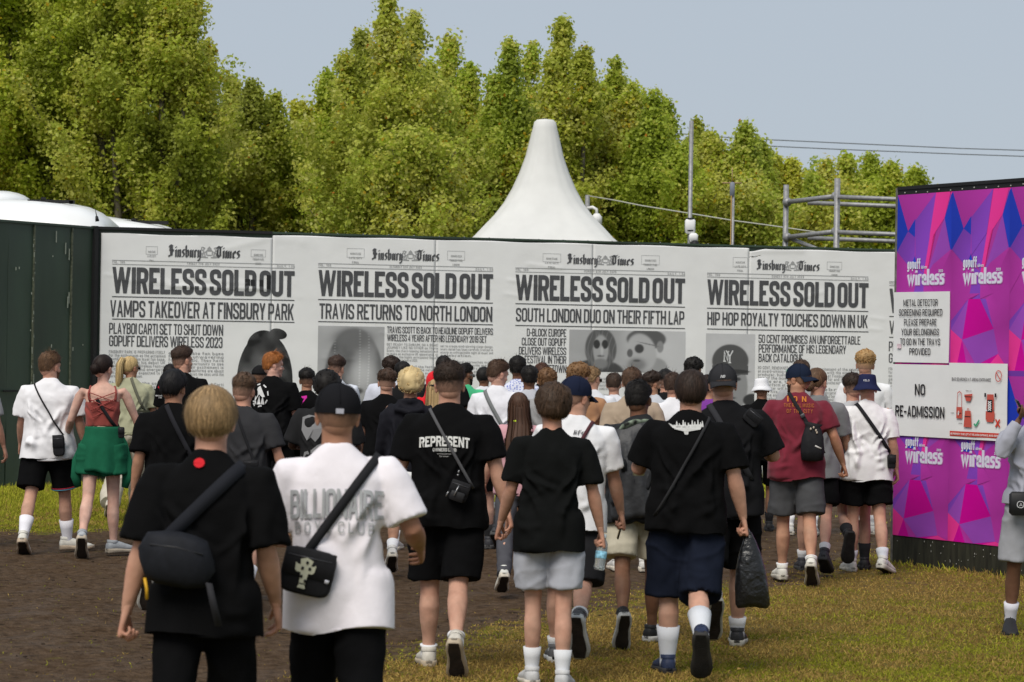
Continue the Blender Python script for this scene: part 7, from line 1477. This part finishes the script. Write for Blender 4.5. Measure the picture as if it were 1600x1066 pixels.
person(287, 541, 152, 'man with dark brown fade and red print on his black tee, looking right', hair=('fade', (.045, .026, .018)), hairscale=1.2, head=(48, -2), sk=FAIR, top=T_(w=1.05, sleeve=.25), bottom=B_(), legs='stand', arms=(A_DOWN, A_DOWN), lod=1, extra=run(spoly([[(248, 606), (252, 600), (258, 599), (263, 602), (262, 608), (256, 607), (252, 609)]], (.6, .02, .04), 'red_print'), sprint('NIGHTLIFE', 244, 256, 618, 620, (.6, .6, .6), weight=.2, asp=.5), sprint('FOR', 250, 255, 621, 623, (.6, .6, .6), weight=.2, asp=.5)))
person(264, 569, 138, 'black-haired head just showing behind the man with the red back print', hair=('crop', BLACKH), head=(0, 0), sk=DARK, legs='stand', lod=2)
def mountain(p):
    cx, cy, r = 411, 618, 17; ring_ = [[(cx+r*math.cos(a), cy+r*1.1*math.sin(a)), (cx+r*math.cos(b), cy+r*1.1*math.sin(b)), (cx+(r-2)*math.cos(b), cy+(r-2)*1.1*math.sin(b)), (cx+(r-2)*math.cos(a), cy+(r-2)*1.1*math.sin(a))] for a, b in [(k*math.pi/8, (k+1)*math.pi/8) for k in range(16) if k % 2]]
    spoly(ring_+[[(399, 628), (408, 606), (412, 603), (417, 611), (422, 620), (418, 621), (412, 613), (405, 628)]]+[[(x, 632), (x+6, 632), (x+3, 618)] for x in (402, 409, 415)], (.6, .6, .6), 'mountain_print')(p)
person(429, 550, 152, 'ginger-haired man in profile with a white mountain print on his black tee', yaw=14, hair=('crop', GINGER), head=(62, 2), sk=(.56, .33, .26), top=T_(w=1.06, sleeve=.25), bottom=B_(len=.36), legs='slowL', arms=(A_DOWN, (6, 8, 60, 0)), lod=0, extra=run(mountain, necklace))
person(405, 571, 140, 'person in a small black beanie in front of the hooded newspaper picture', hair=('cap_under', BLACKH), head=(0, 0), sk=TAN, legs='stand', lod=2, extra=run(lambda p: beanie(p)))
person(481, 575, 150, 'young man with short black hair and a pink square picture on his black tee', hair=('fade', BLACKH), head=(-6, 0), sk=TAN, top=T_(w=1.05), legs='stand', lod=1, extra=run(spoly([[(455, 622), (482, 618), (484, 660), (456, 664)], ], (.62, .03, .35), 'pink_print'), spoly([[(463, 640), (466, 633), (471, 631), (475, 635), (476, 642), (473, 648), (467, 649)]], (.12, .05, .09), 'print_face')))
person(524, 556, 138, 'man with brown hair, faded sides and a white tee, hand raised to his ear', hair=('fade', (.05, .028, .02)), hairscale=1.2, head=(28, 6), sk=FAIR, top=T_((.6, .63, .7)), legs='stand', arms=((95, 35, 140, 0), A_DOWN), lod=1)
person(-46, 556, 172, 'person almost wholly beyond the left edge, only a swinging hand in view', hair=('crop', MDBR), sk=FAIR, top=T_((.3, .3, .3)), legs='walkL', arms=(A_DOWN, (10, 12, 10, 0)), lod=1, Hx=1.76)
# 5 the middle of the crowd by the hoarding
person(609, 556, 140, 'curly dark-haired head over a white and navy top, left of the page two article', hair=('curly', (.03, .018, .013)), hairscale=.8, head=(-30, 0), sk=FAIR, top=T_((.55, .57, .65)), legs='stand', lod=1, extra=run(lambda p: dark_band(p, (.02, .03, .07))))
person(631, 565, 143, 'black-haired head directly above the bleached blond curls', hair=('crop', BLACKH), hairscale=1.2, head=(0, 0), sk=BROWN, legs='stand', lod=2)
person(604, 576, 168, 'person with short curly brown hair and faded sides, left of the bleached blond curls', hair=('curlfade', (.06, .034, .022)), hairscale=.75, head=(-4, 4), sk=FAIR, top=T_(w=1.08), legs='stand', lod=1)
person(695, 556, 140, 'black-haired head just over the broad man in the REPRESENT tee', hair=('crop', BLACKH), head=(0, 0), sk=BROWN, legs='stand', lod=2)
person(679, 581, 150, 'person under a bright red hood left of the REPRESENT tee', hair=(None, BLACKH), head=(10, 4), sk=BROWN, top=dict(c=(.62, .012, .02), kind='hoodup', sleeve=.5), legs='stand', lod=1)
person(682, 592, 166, 'blonde woman with dark glasses on her head, half hidden by the REPRESENT tee', female=True, hair=('slick', (.38, .26, .13)), head=(6, 0), sk=FAIR, top=T_((.02, .02, .02)), legs='stand', lod=1, extra=run(lambda p: long_tail(p, 'long', (.42, .29, .14)), lambda p: band(p)))
person(730, 568, 137, 'bearded man with glasses and green tee, right of the REPRESENT wearer\'s head', hair=('fade', BLACKH), head=(58, 2), sk=BROWN, top=T_((.06, .42, .20)), legs='stand', lod=1, extra=run(beard(BLACKH), glasses(tint=(.3, .3, .3))))
person(756, 574, 132, 'person with short black twists and a white top left of the grey strap', hair=('braids', (.012, .010, .009)), head=(18, 2), sk=BROWN, top=T_((.65, .66, .7)), legs='stand', lod=1)
person(780, 562, 167, 'man in white tee with a grey strap across his back, brown hair, in profile', yaw=12, hair=('crop', (.075, .042, .026)), head=(48, 12), sk=(.52, .31, .24), top=T_((.70, .70, .74), w=1.06, hem=-.08), bottom=B_(len=.36), legs='walkR', arms=(A_DOWN, A_DOWN), lod=0, shoes=(.03, .03, .035), sole=(.06, .06, .06), socks=((.02, .02, .022), .16), extra=run(lambda p: bag(p, (-.10, .54), (.12, .18), (.13, .20), (.07, .14, .05), 'grey webbing strap and small bag on the white tee left of page three', strapw=.036, strapc=(.17, .18, .18), rotz=-35)))
person(807, 556, 140, 'black-haired man in a white and blue patterned shirt left of page three', hair=('crop', BLACKH), hairscale=1.3, head=(10, 0), sk=BROWN, top=dict(c=(.4, .45, .7), w=1.05, mat='pattern'), legs='stand', lod=1)
person(829, 571, 153, 'black-haired head left of the curly ginger-brown heads', hair=('crop', BLACKH), hairscale=1.25, head=(-8, 2), sk=BROWN, top=T_((.45, .46, .5)), legs='stand', lod=1)
person(858, 575, 164, 'smaller curly light brown head, left of the one with the tan tee', hair=('curly', (.16, .085, .04)), hairscale=.6, head=(8, 0), sk=FAIR, top=T_((.3, .3, .3)), legs='stand', lod=1)
person(908, 566, 176, 'man with thick curly light brown hair and a tan tee', yaw=8, hair=('curly', (.20, .11, .05)), hairscale=.85, head=(34, 6), sk=(.52, .31, .24), top=T_((.36, .19, .10), w=1.04), legs='stand', arms=(A_DOWN, (6, 14, 40, 0)), lod=1)
person(846, 560, 136, 'reddish brown head low in front of the word HOMETOWN', hair=('crop', (.07, .03, .018)), head=(0, 0), sk=FAIR, legs='stand', lod=2, Hx=1.74)
person(927, 573, 152, 'man with short sandy hair and glasses at his temple, right of the thick curls', hair=('crop', (.26, .16, .08)), head=(40, 6), sk=FAIR, top=T_((.65, .66, .7)), legs='stand', lod=1, extra=run(glasses()))
person(990, 574, 182, 'person with straight brown hair and a beige tee behind the draped dark jacket', hair=('crop', (.09, .05, .03)), head=(4, 4), sk=FAIR, top=T_((.36, .28, .205), w=1.12, fold=1.2), legs='stand', g=1.04, lod=1)
person(958, 585, 150, 'white-shouldered person left of the beige tee', hair=('crop', (.05, .03, .02)), head=(10, 8), sk=FAIR, top=T_((.66, .67, .72)), legs='stand', lod=2, Hx=1.66)
person(1020, 580, 150, 'man with dark curls in profile facing right, between the two dark tees', hair=('curlfade', (.03, .018, .013)), hairscale=.75, head=(66, 0), sk=OLIVE, top=T_((.5, .52, .56)), legs='stand', lod=1, extra=run(beard(BLACKH)))
person(1056, 582, 168, 'brown-haired person in white tee with a thin black strap, half hidden by the stocky man', hair=('crop', (.055, .032, .022)), head=(16, 4), sk=FAIR, top=T_((.72, .72, .75), w=1.05), legs='stand', lod=1, extra=run(lambda p: bag(p, (.14, .53), (-.15, .2), (-.14, .1), (.1, .1, .04), 'thin black strap crossing the half hidden white tee', strapw=.02)))
person(1044, 586, 146, 'small dark head in a black top, left of the half hidden white tee', hair=('fade', BLACKH), head=(0, 0), sk=FAIR, legs='stand', lod=2, Hx=1.70)
person(1087, 558, 138, 'person with a round head of black curls under page four\'s left edge', hair=('curly', (.012, .010, .009)), hairscale=.9, head=(36, 8), sk=OLIVE, top=T_((.2, .2, .2)), legs='stand', lod=1)
person(1106, 586, 160, 'dark-haired person in a purple top right of the stocky man\'s head', hair=('curly', (.025, .015, .012)), hairscale=.6, head=(44, 6), sk=TAN, top=T_((.18, .04, .28)), legs='stand', lod=1)
# 6 right edge
person(1617, 606, 230, 'person facing the camera in light grey sweatshirt and shorts, phone at the ear', yaw=184, hair=('crop', BLACKH), head=(6, 4), sk=(.15, .075, .045), top=dict(c=(.34, .345, .40), kind='sweat', w=1.02, sleeve=.5, hem=.0, fold=1.5), bottom=B_((.31, .315, .34), len=.40, w=.98), legs=((10, 4, 5, 0), (2, 14, 5, 8)), arms=(A_DOWN, (62, 26, 132, 8)), lod=0, hands=('relax', 'grip'), shoes=(.015, .015, .017), sole=(.02, .02, .022), socks=((.62, .62, .68), .13), extra=run(lambda p: chest_bag(p)))

# ---- pieces made for one wearer
def jacket_drape(p):
    """a thin jacket hung over the shoulders: its gathered collar and the cloth across the back"""
    m = mat('thin_nylon', (.028, .029, .032), rough=.5, nscale=16, namt=.3, bump=.5, bscale=26, spec=.35, bdist=.01); g = G(); n = 26; R = []
    for z, w, dy in ((.57, .085, .0), (.555, .12, .012), (.52, .175, .014), (.46, .205, .018), (.36, .212, .024), (.24, .212, .03), (.10, .210, .034), (-.02, .206, .03), (-.06, .20, .028)):
        r = []
        for j in range(n):
            x = -w+2*w*j/(n-1)+(.35-z)*.05; h = place_on(p['bvh'], x*.985, z+.02*math.sin(x*9), .006+dy*(.6+.4*math.sin(x*34+z*11))*(1-abs(j/(n-1)-.5)*1.2)); r.append(h if h is not None else np.array([x, -.02, z]))
        R.append(r)
    R = np.array(R); g.loft(np.concatenate([R, R[::-1]+np.array([0, .008, 0])]), cap=(False, False), closed=False); bodypart(p, 'draped_jacket', g, m)
    g = G(); m2 = mat('camouflage_collar', (.13, .16, .12), rough=.8, nscale=28, namt=.95, detail=1)
    P = [p['up'](q) for q in ((-.15, -.06, .50), (-.12, -.095, .535), (-.05, -.10, .565), (.03, -.095, .572), (.085, -.05, .58))]; g.tube(P, [.012, .026, .030, .024, .012], [.012, .018, .02, .016, .01], n=10, up=(0, .4, 1)); bodypart(p, 'collar', g, m2)
def hair_col(p): return p['hair'][1]
def long_tail(p, kind, col=None):
    col = col or hair_col(p); up = p['up']; hc = p['hc']; g = G(); H = p['HT']
    if kind == 'long':
        c = lambda x, y, z: H(np.array([[x, y, z]]))[0]; pts = [c(0, -.02, .085), c(0, -.045, .04), c(0, -.062, -.03), c(0, -.072, -.10), c(0, -.085, -.18)]+[up((.004, -.130, .42)), up((0, -.145, .32)), up((-.01, -.15, .22)), up((-.02, -.15, .17))]
        long_hair(g, pts, [.06, .083, .090, .094, .105, .115, .115, .09, .03], [.05, .062, .056, .048, .044, .036, .030, .024, .01], col, p['seed'], p['lod'], n=420)
        bodypart(p, 'long_hair', g, M_HAIR, col=True)
    elif kind == 'pony':
        c = lambda x, y, z: H(np.array([[x, y, z]]))[0]; pts = [c(0, -.085, .075), c(0, -.125, .085), c(0, -.150, .04), c(0, -.150, -.05), c(-.01, -.14, -.14), c(-.02, -.13, -.20), c(-.02, -.12, -.245)]
        long_hair(g, pts, [.022, .030, .038, .046, .052, .044, .012], [.02, .026, .03, .032, .03, .022, .01], col, p['seed'], 0, n=300); bodypart(p, 'ponytail', g, M_HAIR, col=True)
        g = G(); g.tube([c(0, -.088, .078), c(0, -.104, .083)], .024, n=14, up=(0, 0, 1)); bodypart(p, 'hair_tie', g, mat('black_band', (.012, .012, .012)))
    else:
        rs = np.random.RandomState(p['seed']); g2 = G(); cen = np.array([-.004, -.118, -.005]) if col[0] < .05 else np.array([-.012, -.112, -.035]); r = .040 if col[0] < .05 else .034
        g2.ell(cen, (r*1.15, r*.85, r*1.25), 18, 12, col=np.array(col)*.7)
        N_ = 260; V = []; K = 8
        for s_ in range(N_):
            a = nrm(rs.normal(0, 1, 3)); b = nrm(np.cross(a, rs.normal(0, 1, 3))); q = np.linspace(0, 2.2+rs.rand(), K)[:, None]+rs.rand()*6; e = (a*np.cos(q)+b*np.sin(q))*np.array([r*1.18, r*.9, r*1.28])*(1+.12*rs.rand()); P = cen+e; sd = np.cross(e, np.gradient(P, axis=0)); sd = sd/(np.linalg.norm(sd, axis=1)[:, None]+1e-9)*.0018; V.append(np.stack([P-sd, P+sd], 1))
        i = ((np.arange(N_)*K*2)[:, None]+np.arange(K-1)[None]*2).ravel(); g2.add(np.array(V).reshape(-1, 3), np.stack([i, i+1, i+3, i+2], 1), 0, np.repeat(np.clip(np.array(col)*(.55+.9*rs.rand(N_))[:, None], .003, 1), K*2, 0)); headpart(p, 'hair_bun', g2, M_HAIR, col=True)
        g2 = G(); g2.tube([(-.002, -.090, -.002), (-.003, -.100, -.003)] if col[0] < .05 else [(-.010, -.085, -.03), (-.011, -.095, -.032)], .022, n=12, up=(0, 0, 1)); headpart(p, 'hair_tie', g2, mat('black_band', (.012, .012, .012)))
def hi_vis(p):
    g = G(); g.tube([p['up'](q) for q in ((-.07, .05, .585), (-.085, -.03, .592), (-.03, -.085, .585), (.05, -.085, .585), (.09, -.02, .59), (.07, .05, .585))], .014, n=8, up=(0, 0, 1)); bodypart(p, 'yellow_collar', g, mat('fluorescent_yellow', (.55, .75, .02), rough=.6))
def under_hem(p):
    g = G(); n = 30; a = np.arange(n)/n*2*math.pi; c, s_ = np.cos(a), np.sin(a); R = [np.stack([.190*np.sign(c)*np.abs(c)**.8*f, .142*np.sign(s_)*np.abs(s_)**.8*f, 0*a+z], 1) for z, f in ((.0, .95), (-.05, 1.02), (-.10, 1.04), (-.098, .9))]; g.loft(np.array(R)); bodypart(p, 'under_shirt', g, cloth((.7, .7, .7)))
def dark_band(p, c=(.03, .03, .034)):
    """darker panel across the shoulders of the top"""
    pcs = []
    for k in range(8): pcs.append((np.array([(-.19+.0475*k, .22), (-.1425+.0475*k, .22), (-.1425+.0475*k, .38), (-.19+.0475*k, .38)]), np.array([[0, 1, 2, 3]])))
    shirt_print(p, pcs, 0, 0, c, 'dark_panel', sub=.03)
def band(p):
    g = G(); a = np.linspace(-2.0, 2.0, 14); g.tube([(.086*math.sin(t), -.012+-.108*math.cos(t), .05+.018*math.cos(t)) for t in a], .0035, .011, n=6, up=(0, 0, 1)); headpart(p, 'head_band', g, mat('black_band', (.012, .012, .012)))
def beanie(p):
    g = G(); NP, NT = 26, 10; ph = np.arange(NP)/NP*2*math.pi; T = np.linspace(0, 1, NT)[:, None]; TH = T*np.radians(92)*np.ones(NP); PH = ph[None]*np.ones((NT, 1)); pt, nn, d = shell_pt(TH, PH, .014+0*TH); g.loft(pt, cap=(True, True)); headpart(p, 'beanie', g, cloth((.012, .012, .013), name='knit'))
def lace_back(p):
    g = G(); pr_ = [((-.115, .50), (.10, .42)), ((.115, .50), (-.10, .42)), ((-.11, .44), (.10, .34)), ((.11, .44), (-.10, .34)), ((-.105, .38), (.09, .275)), ((.105, .38), (-.09, .275))]; m = mat('red_lace', (.28, .05, .045), rough=.7)
    for (a, b) in pr_:
        P = []
        for t in np.linspace(0, 1, 7): x = a[0]+(b[0]-a[0])*t; z = a[1]+(b[1]-a[1])*t; P.append(p['up']((x, -.125+.35*abs(x)**1.6+.012*(z < .35), z)))
        gg_ = G(); gg_.tube(P, .0042, n=5, up=(0, .2, 1)); bodypart(p, 'lace', gg_, m)
def tied_shirt(p):
    m = cloth((.012, .10, .052), name='cotton', amt=.12); g = G(); n = 40; a = np.arange(n)/n*2*math.pi; c, s_ = np.cos(a), np.sin(a); R = []
    for z, rx, ry, f in ((.20, .135, .10, 0), (.205, .150, .118, 0), (.185, .158, .126, 0), (.15, .160, .128, .004), (.08, .180, .150, .006), (.0, .196, .166, .010), (-.10, .206, .175, .014), (-.17, .212, .182, .018), (-.20, .214, .184, .020), (-.198, .20, .17, .018)):
        w = 1+f*3*np.sin(a*9+.6)+f*2*np.sin(a*5+2); R.append(np.stack([rx*c*w, ry*s_*w, z+.02*np.sin(a*3+1)*(z < -.1)], 1))
    g.loft(np.array(R)); o = bodypart(p, 'tied_shirt', g, m)
    g = G(); g.tube([(0, -.0, .192), (.0, 0, .18)], .01); 
    for sd in (-1, 1):
        s2 = G(); s2.tube([(sd*.10, .12, .17), (sd*.17, .07, .05), (sd*.215, -.0, -.10), (sd*.225, -.03, -.24), (sd*.205, -.02, -.33)], [.03, .04, .05, .045, .03], [.015, .02, .024, .02, .012], n=12, up=(0, 1, 0)); bodypart(p, 'hanging_sleeve', s2, m, o)
def shorts_trim(p):
    l = p['L'][1]; d = nrm(l['knee']-l['hip']); e = l['hip']+d*.335+np.array([.010, 0, 0]); g = G(); w = 1.13
    for off_, nm_, c in ((0, 'red_trim', (.45, .02, .05)), (-.012, 'blue_trim', (.10, .28, .4))):
        g = G(); q = e-d*off_; g.tube([q-d*.004, q+d*.004], .106*w, .110*w, n=24, up=(1, 0, .01), cap=(False, False)); bodypart(p, nm_, g, mat('trim', c, rough=.8), p['low'])
def chest_bag(p):
    g, P = strap_loop(p, (-.10, .53), (.10, .05), .03); T = p['T']; Rw = rot('z', -D2(p['yaw'])); base = np.array(p['root'].location); W = lambda V: (T(V)@Rw.T)+base; h = place_on(p['bvh'], .115, .03, .04, 1); h = h if h is not None else np.array([.1, .18, .03])
    o = empty('crossbody_bag', W(h[None])[0], 0, 'black pouch with a round white crest on the grey shorts at the right edge', 'bag', 'bags worn across the back'); m = mat('bag_nylon', (.012, .012, .014), rough=.55)
    def pt(nm, g, mm, smooth=True): A_ = g.arrays(); part(nm, (W(A_[0]),)+A_[1:], mm, o, smooth=smooth)
    pt('strap', g, m); g = G(); g.box(h, (.15, .06, .17), bev=.02); pt('bag_body', g, m)
    g = G(); t = [(V, q) for V, q in text2d('O', .05, .10, 1.0)[0]]+shift(text2d('A', .024, .14, .9)[0], .016, .012); put_text(g, t, lambda V, o_: h+np.stack([-(V[:, 0]-.025), np.full(len(V), .0315+o_), V[:, 1]-.03], 1)); pt('crest', g, mat('crest', (.6, .6, .62)), smooth=False)

# ---- build
for p in PEOPLE: build_stage1(p)
run_jobs()
def pattern_mat():
    m = bpy.data.materials.new('blue_floral_cotton'); m.use_nodes = True; N = m.node_tree.nodes; K = m.node_tree.links; v = N.new('ShaderNodeTexVoronoi'); v.inputs['Scale'].default_value = 42; tc = N.new('ShaderNodeTexCoord'); K.new(tc.outputs['Object'], v.inputs['Vector']); r = N.new('ShaderNodeValToRGB'); r.color_ramp.elements[0].position = .3; r.color_ramp.elements[0].color = (.16, .2, .5, 1); r.color_ramp.elements[1].position = .45; r.color_ramp.elements[1].color = (.62, .64, .74, 1); K.new(v.outputs['Distance'], r.inputs['Fac']); K.new(r.outputs['Color'], N['Principled BSDF'].inputs['Base Color']); N['Principled BSDF'].inputs['Roughness'].default_value = .9; return m
for p in PEOPLE:
    if p['top'].get('mat') == 'pattern': p['top']['mat'] = pattern_mat()
    build_stage2(p)
print('people', len(PEOPLE))
def who(s): return [p for p in PEOPLE if s in p['label']][0]
def hand_world(p, i, dz=-.07, dx=0, dy=0):
    a = p['A'][i]; loc = a['W']+a['M']@np.array([dx, dy, dz]); Rw = rot('z', -D2(p['yaw'])); return (p['T'](loc[None])@Rw.T)[0]+np.array(p['root'].location)
# things held
p = who('water bottle'); h = hand_world(p, 1, -.10, -.012, .0); o = empty('water_bottle', h-(0, 0, .1), 0, 'clear plastic water bottle held by the boy in grey shorts', 'bottle')
def lathe(g, c, prof, n=20, R=None):
    a = np.arange(n)/n*2*math.pi; V = np.array([np.stack([r*np.cos(a), r*np.sin(a), 0*a+z], 1) for z, r in prof]); sh = V.shape; V = V.reshape(-1, 3); V = V@R.T if R is not None else V; g.loft((V+c).reshape(sh)); return g
Rb = rot('y', D2(8))@rot('x', D2(-10))
m = bpy.data.materials.new('clear_plastic'); m.use_nodes = True; b_ = m.node_tree.nodes['Principled BSDF']; b_.inputs['Base Color'].default_value = (.80, .86, .88, 1); b_.inputs['Roughness'].default_value = .12; b_.inputs['Transmission Weight'].default_value = .75; b_.inputs['IOR'].default_value = 1.2
g = G(); lathe(g, h, [(-.125, .02), (-.122, .029), (-.11, .031), (-.09, .0295), (-.06, .031), (-.03, .029), (.0, .031), (.025, .029), (.045, .018), (.055, .012), (.07, .012)], R=Rb); part('bottle_body', g, m, o)
g = G(); lathe(g, h, [(.055, .0145), (.057, .0155), (.074, .0155), (.076, .014)], R=Rb); part('cap', g, mat('bottle_cap', (.62, .7, .74), rough=.4), o)
g = G(); lathe(g, h, [(-.062, .0315), (-.061, .0322), (-.022, .0322), (-.021, .0315)], R=Rb); part('label_band', g, mat('bottle_label', (.25, .52, .68), nscale=60, namt=.5), o)
p = who('stocky man'); h = hand_world(p, 1, -.10, 0, 0); o = empty('carrier_bag', h-(0, 0, .55), 0, 'black plastic carrier bag hanging from the stocky man\'s right hand', 'bag')
g = G(); n = 28; a = np.arange(n)/n*2*math.pi; R_ = []
for z, rx, ry in ((-.41, .04, .02), (-.412, .088, .045), (-.39, .100, .055), (-.30, .098, .062), (-.20, .086, .055), (-.10, .062, .042), (-.03, .036, .026), (.01, .018, .014), (.02, .014, .012)):
    c, s_ = np.cos(a), np.sin(a); w = 1+.10*fbm(np.stack([c*2.6, s_*2.6, 0*a+z*5], 1), 3); R_.append(np.stack([h[0]+.012+(-z)*.06+rx*np.sign(c)*np.abs(c)**.7*w, h[1]+ry*s_*w, h[2]+z+.01*np.sin(a*3)*(z < -.38)], 1))
g.loft(np.array(R_)); part('bag_body', g, mat('black_polythene', (.010, .010, .011), rough=.28, spec=.5, bump=.9, bscale=16, bdist=.02, nscale=3, namt=.2), o)
g = G()
for sx in (-.012, .014): g.tube([h+(sx*1.5, 0, -.02), h+(sx, .01, .02), h+(sx*.4, 0, .035), h+(sx, -.012, .02), h+(sx*1.6, -.01, -.02)], .006, n=6)
part('handle', g, mat('black_polythene', (.010, .010, .011), rough=.28, spec=.5), o)
def phone(p, i, label, R=np.eye(3), off=(0, 0, -.09)):
    h = hand_world(p, i, off[2], off[0], off[1]); o = empty('mobile_phone', h, 0, label, 'phone'); g = G(); g.box(h, (.009, .072, .148), R=R, bev=.0035); part('phone_body', g, mat('phone_black', (.012, .012, .014), rough=.25, spec=.5), o); g = G(); g.box(h+np.array(R)@np.array([-.0052, 0, 0]), (.0012, .066, .14), R=R); part('screen', g, M_GLS, o, smooth=False)
p = who('navy cap turned right'); phone(p, 1, 'dark phone in the hand of the navy cap wearer', rot('y', D2(15)), (-.02, .01, -.09))
p = who('phone at the ear'); phone(p, 1, 'phone held to the ear at the right edge', p['A'][1]['M'], (-.022, 0, -.08))
p = who('tied-back brown hair and grey tee'); phone(p, 1, 'phone in the hand of the grey tee wearer right of the maroon tee', rot('y', D2(20))@rot('x', D2(-50)), (-.02, .01, -.09))
# clear cup by the stocky man's left hand
p = who('stocky man'); h = hand_world(p, 0, -.07, 0, .03); o = empty('plastic_cup', h, 0, 'pale drink bottle held at the stocky man\'s left side', 'drink'); g = G(); lathe(g, h+(-.02, 0, -.03), [(-.09, .03), (-.088, .036), (.0, .037), (.03, .034), (.055, .018), (.075, .016)]); part('bottle_body', g, mat('pale_drink', (.42, .45, .30), rough=.15, spec=.5), o); g = G(); lathe(g, h+(-.02, 0, -.03), [(.076, .018), (.077, .019), (.095, .019), (.096, .017)]); part('cap', g, M_BLK, o)
# stripes on the side of the black trainer
p = who('draped dark jacket'); l = p['L'][1]; g = G()
for k_ in range(3): g.box((.0435, .045+k_*.022, .050), (.003, .008, .040), R=rot('x', D2(22)))
V = g.arrays()[0]; V = (V*np.array([1.02, 1.04, 1.02]))@l['Rf'].T+l['O']; part('stripe_print', (p['T'](V),)+g.arrays()[1:], M_WHT, [c for c in p['root'].children if c.name.startswith('shoe')][1], local=True, smooth=False)
for p in PEOPLE:
    for c in p['root'].children_recursive: pass
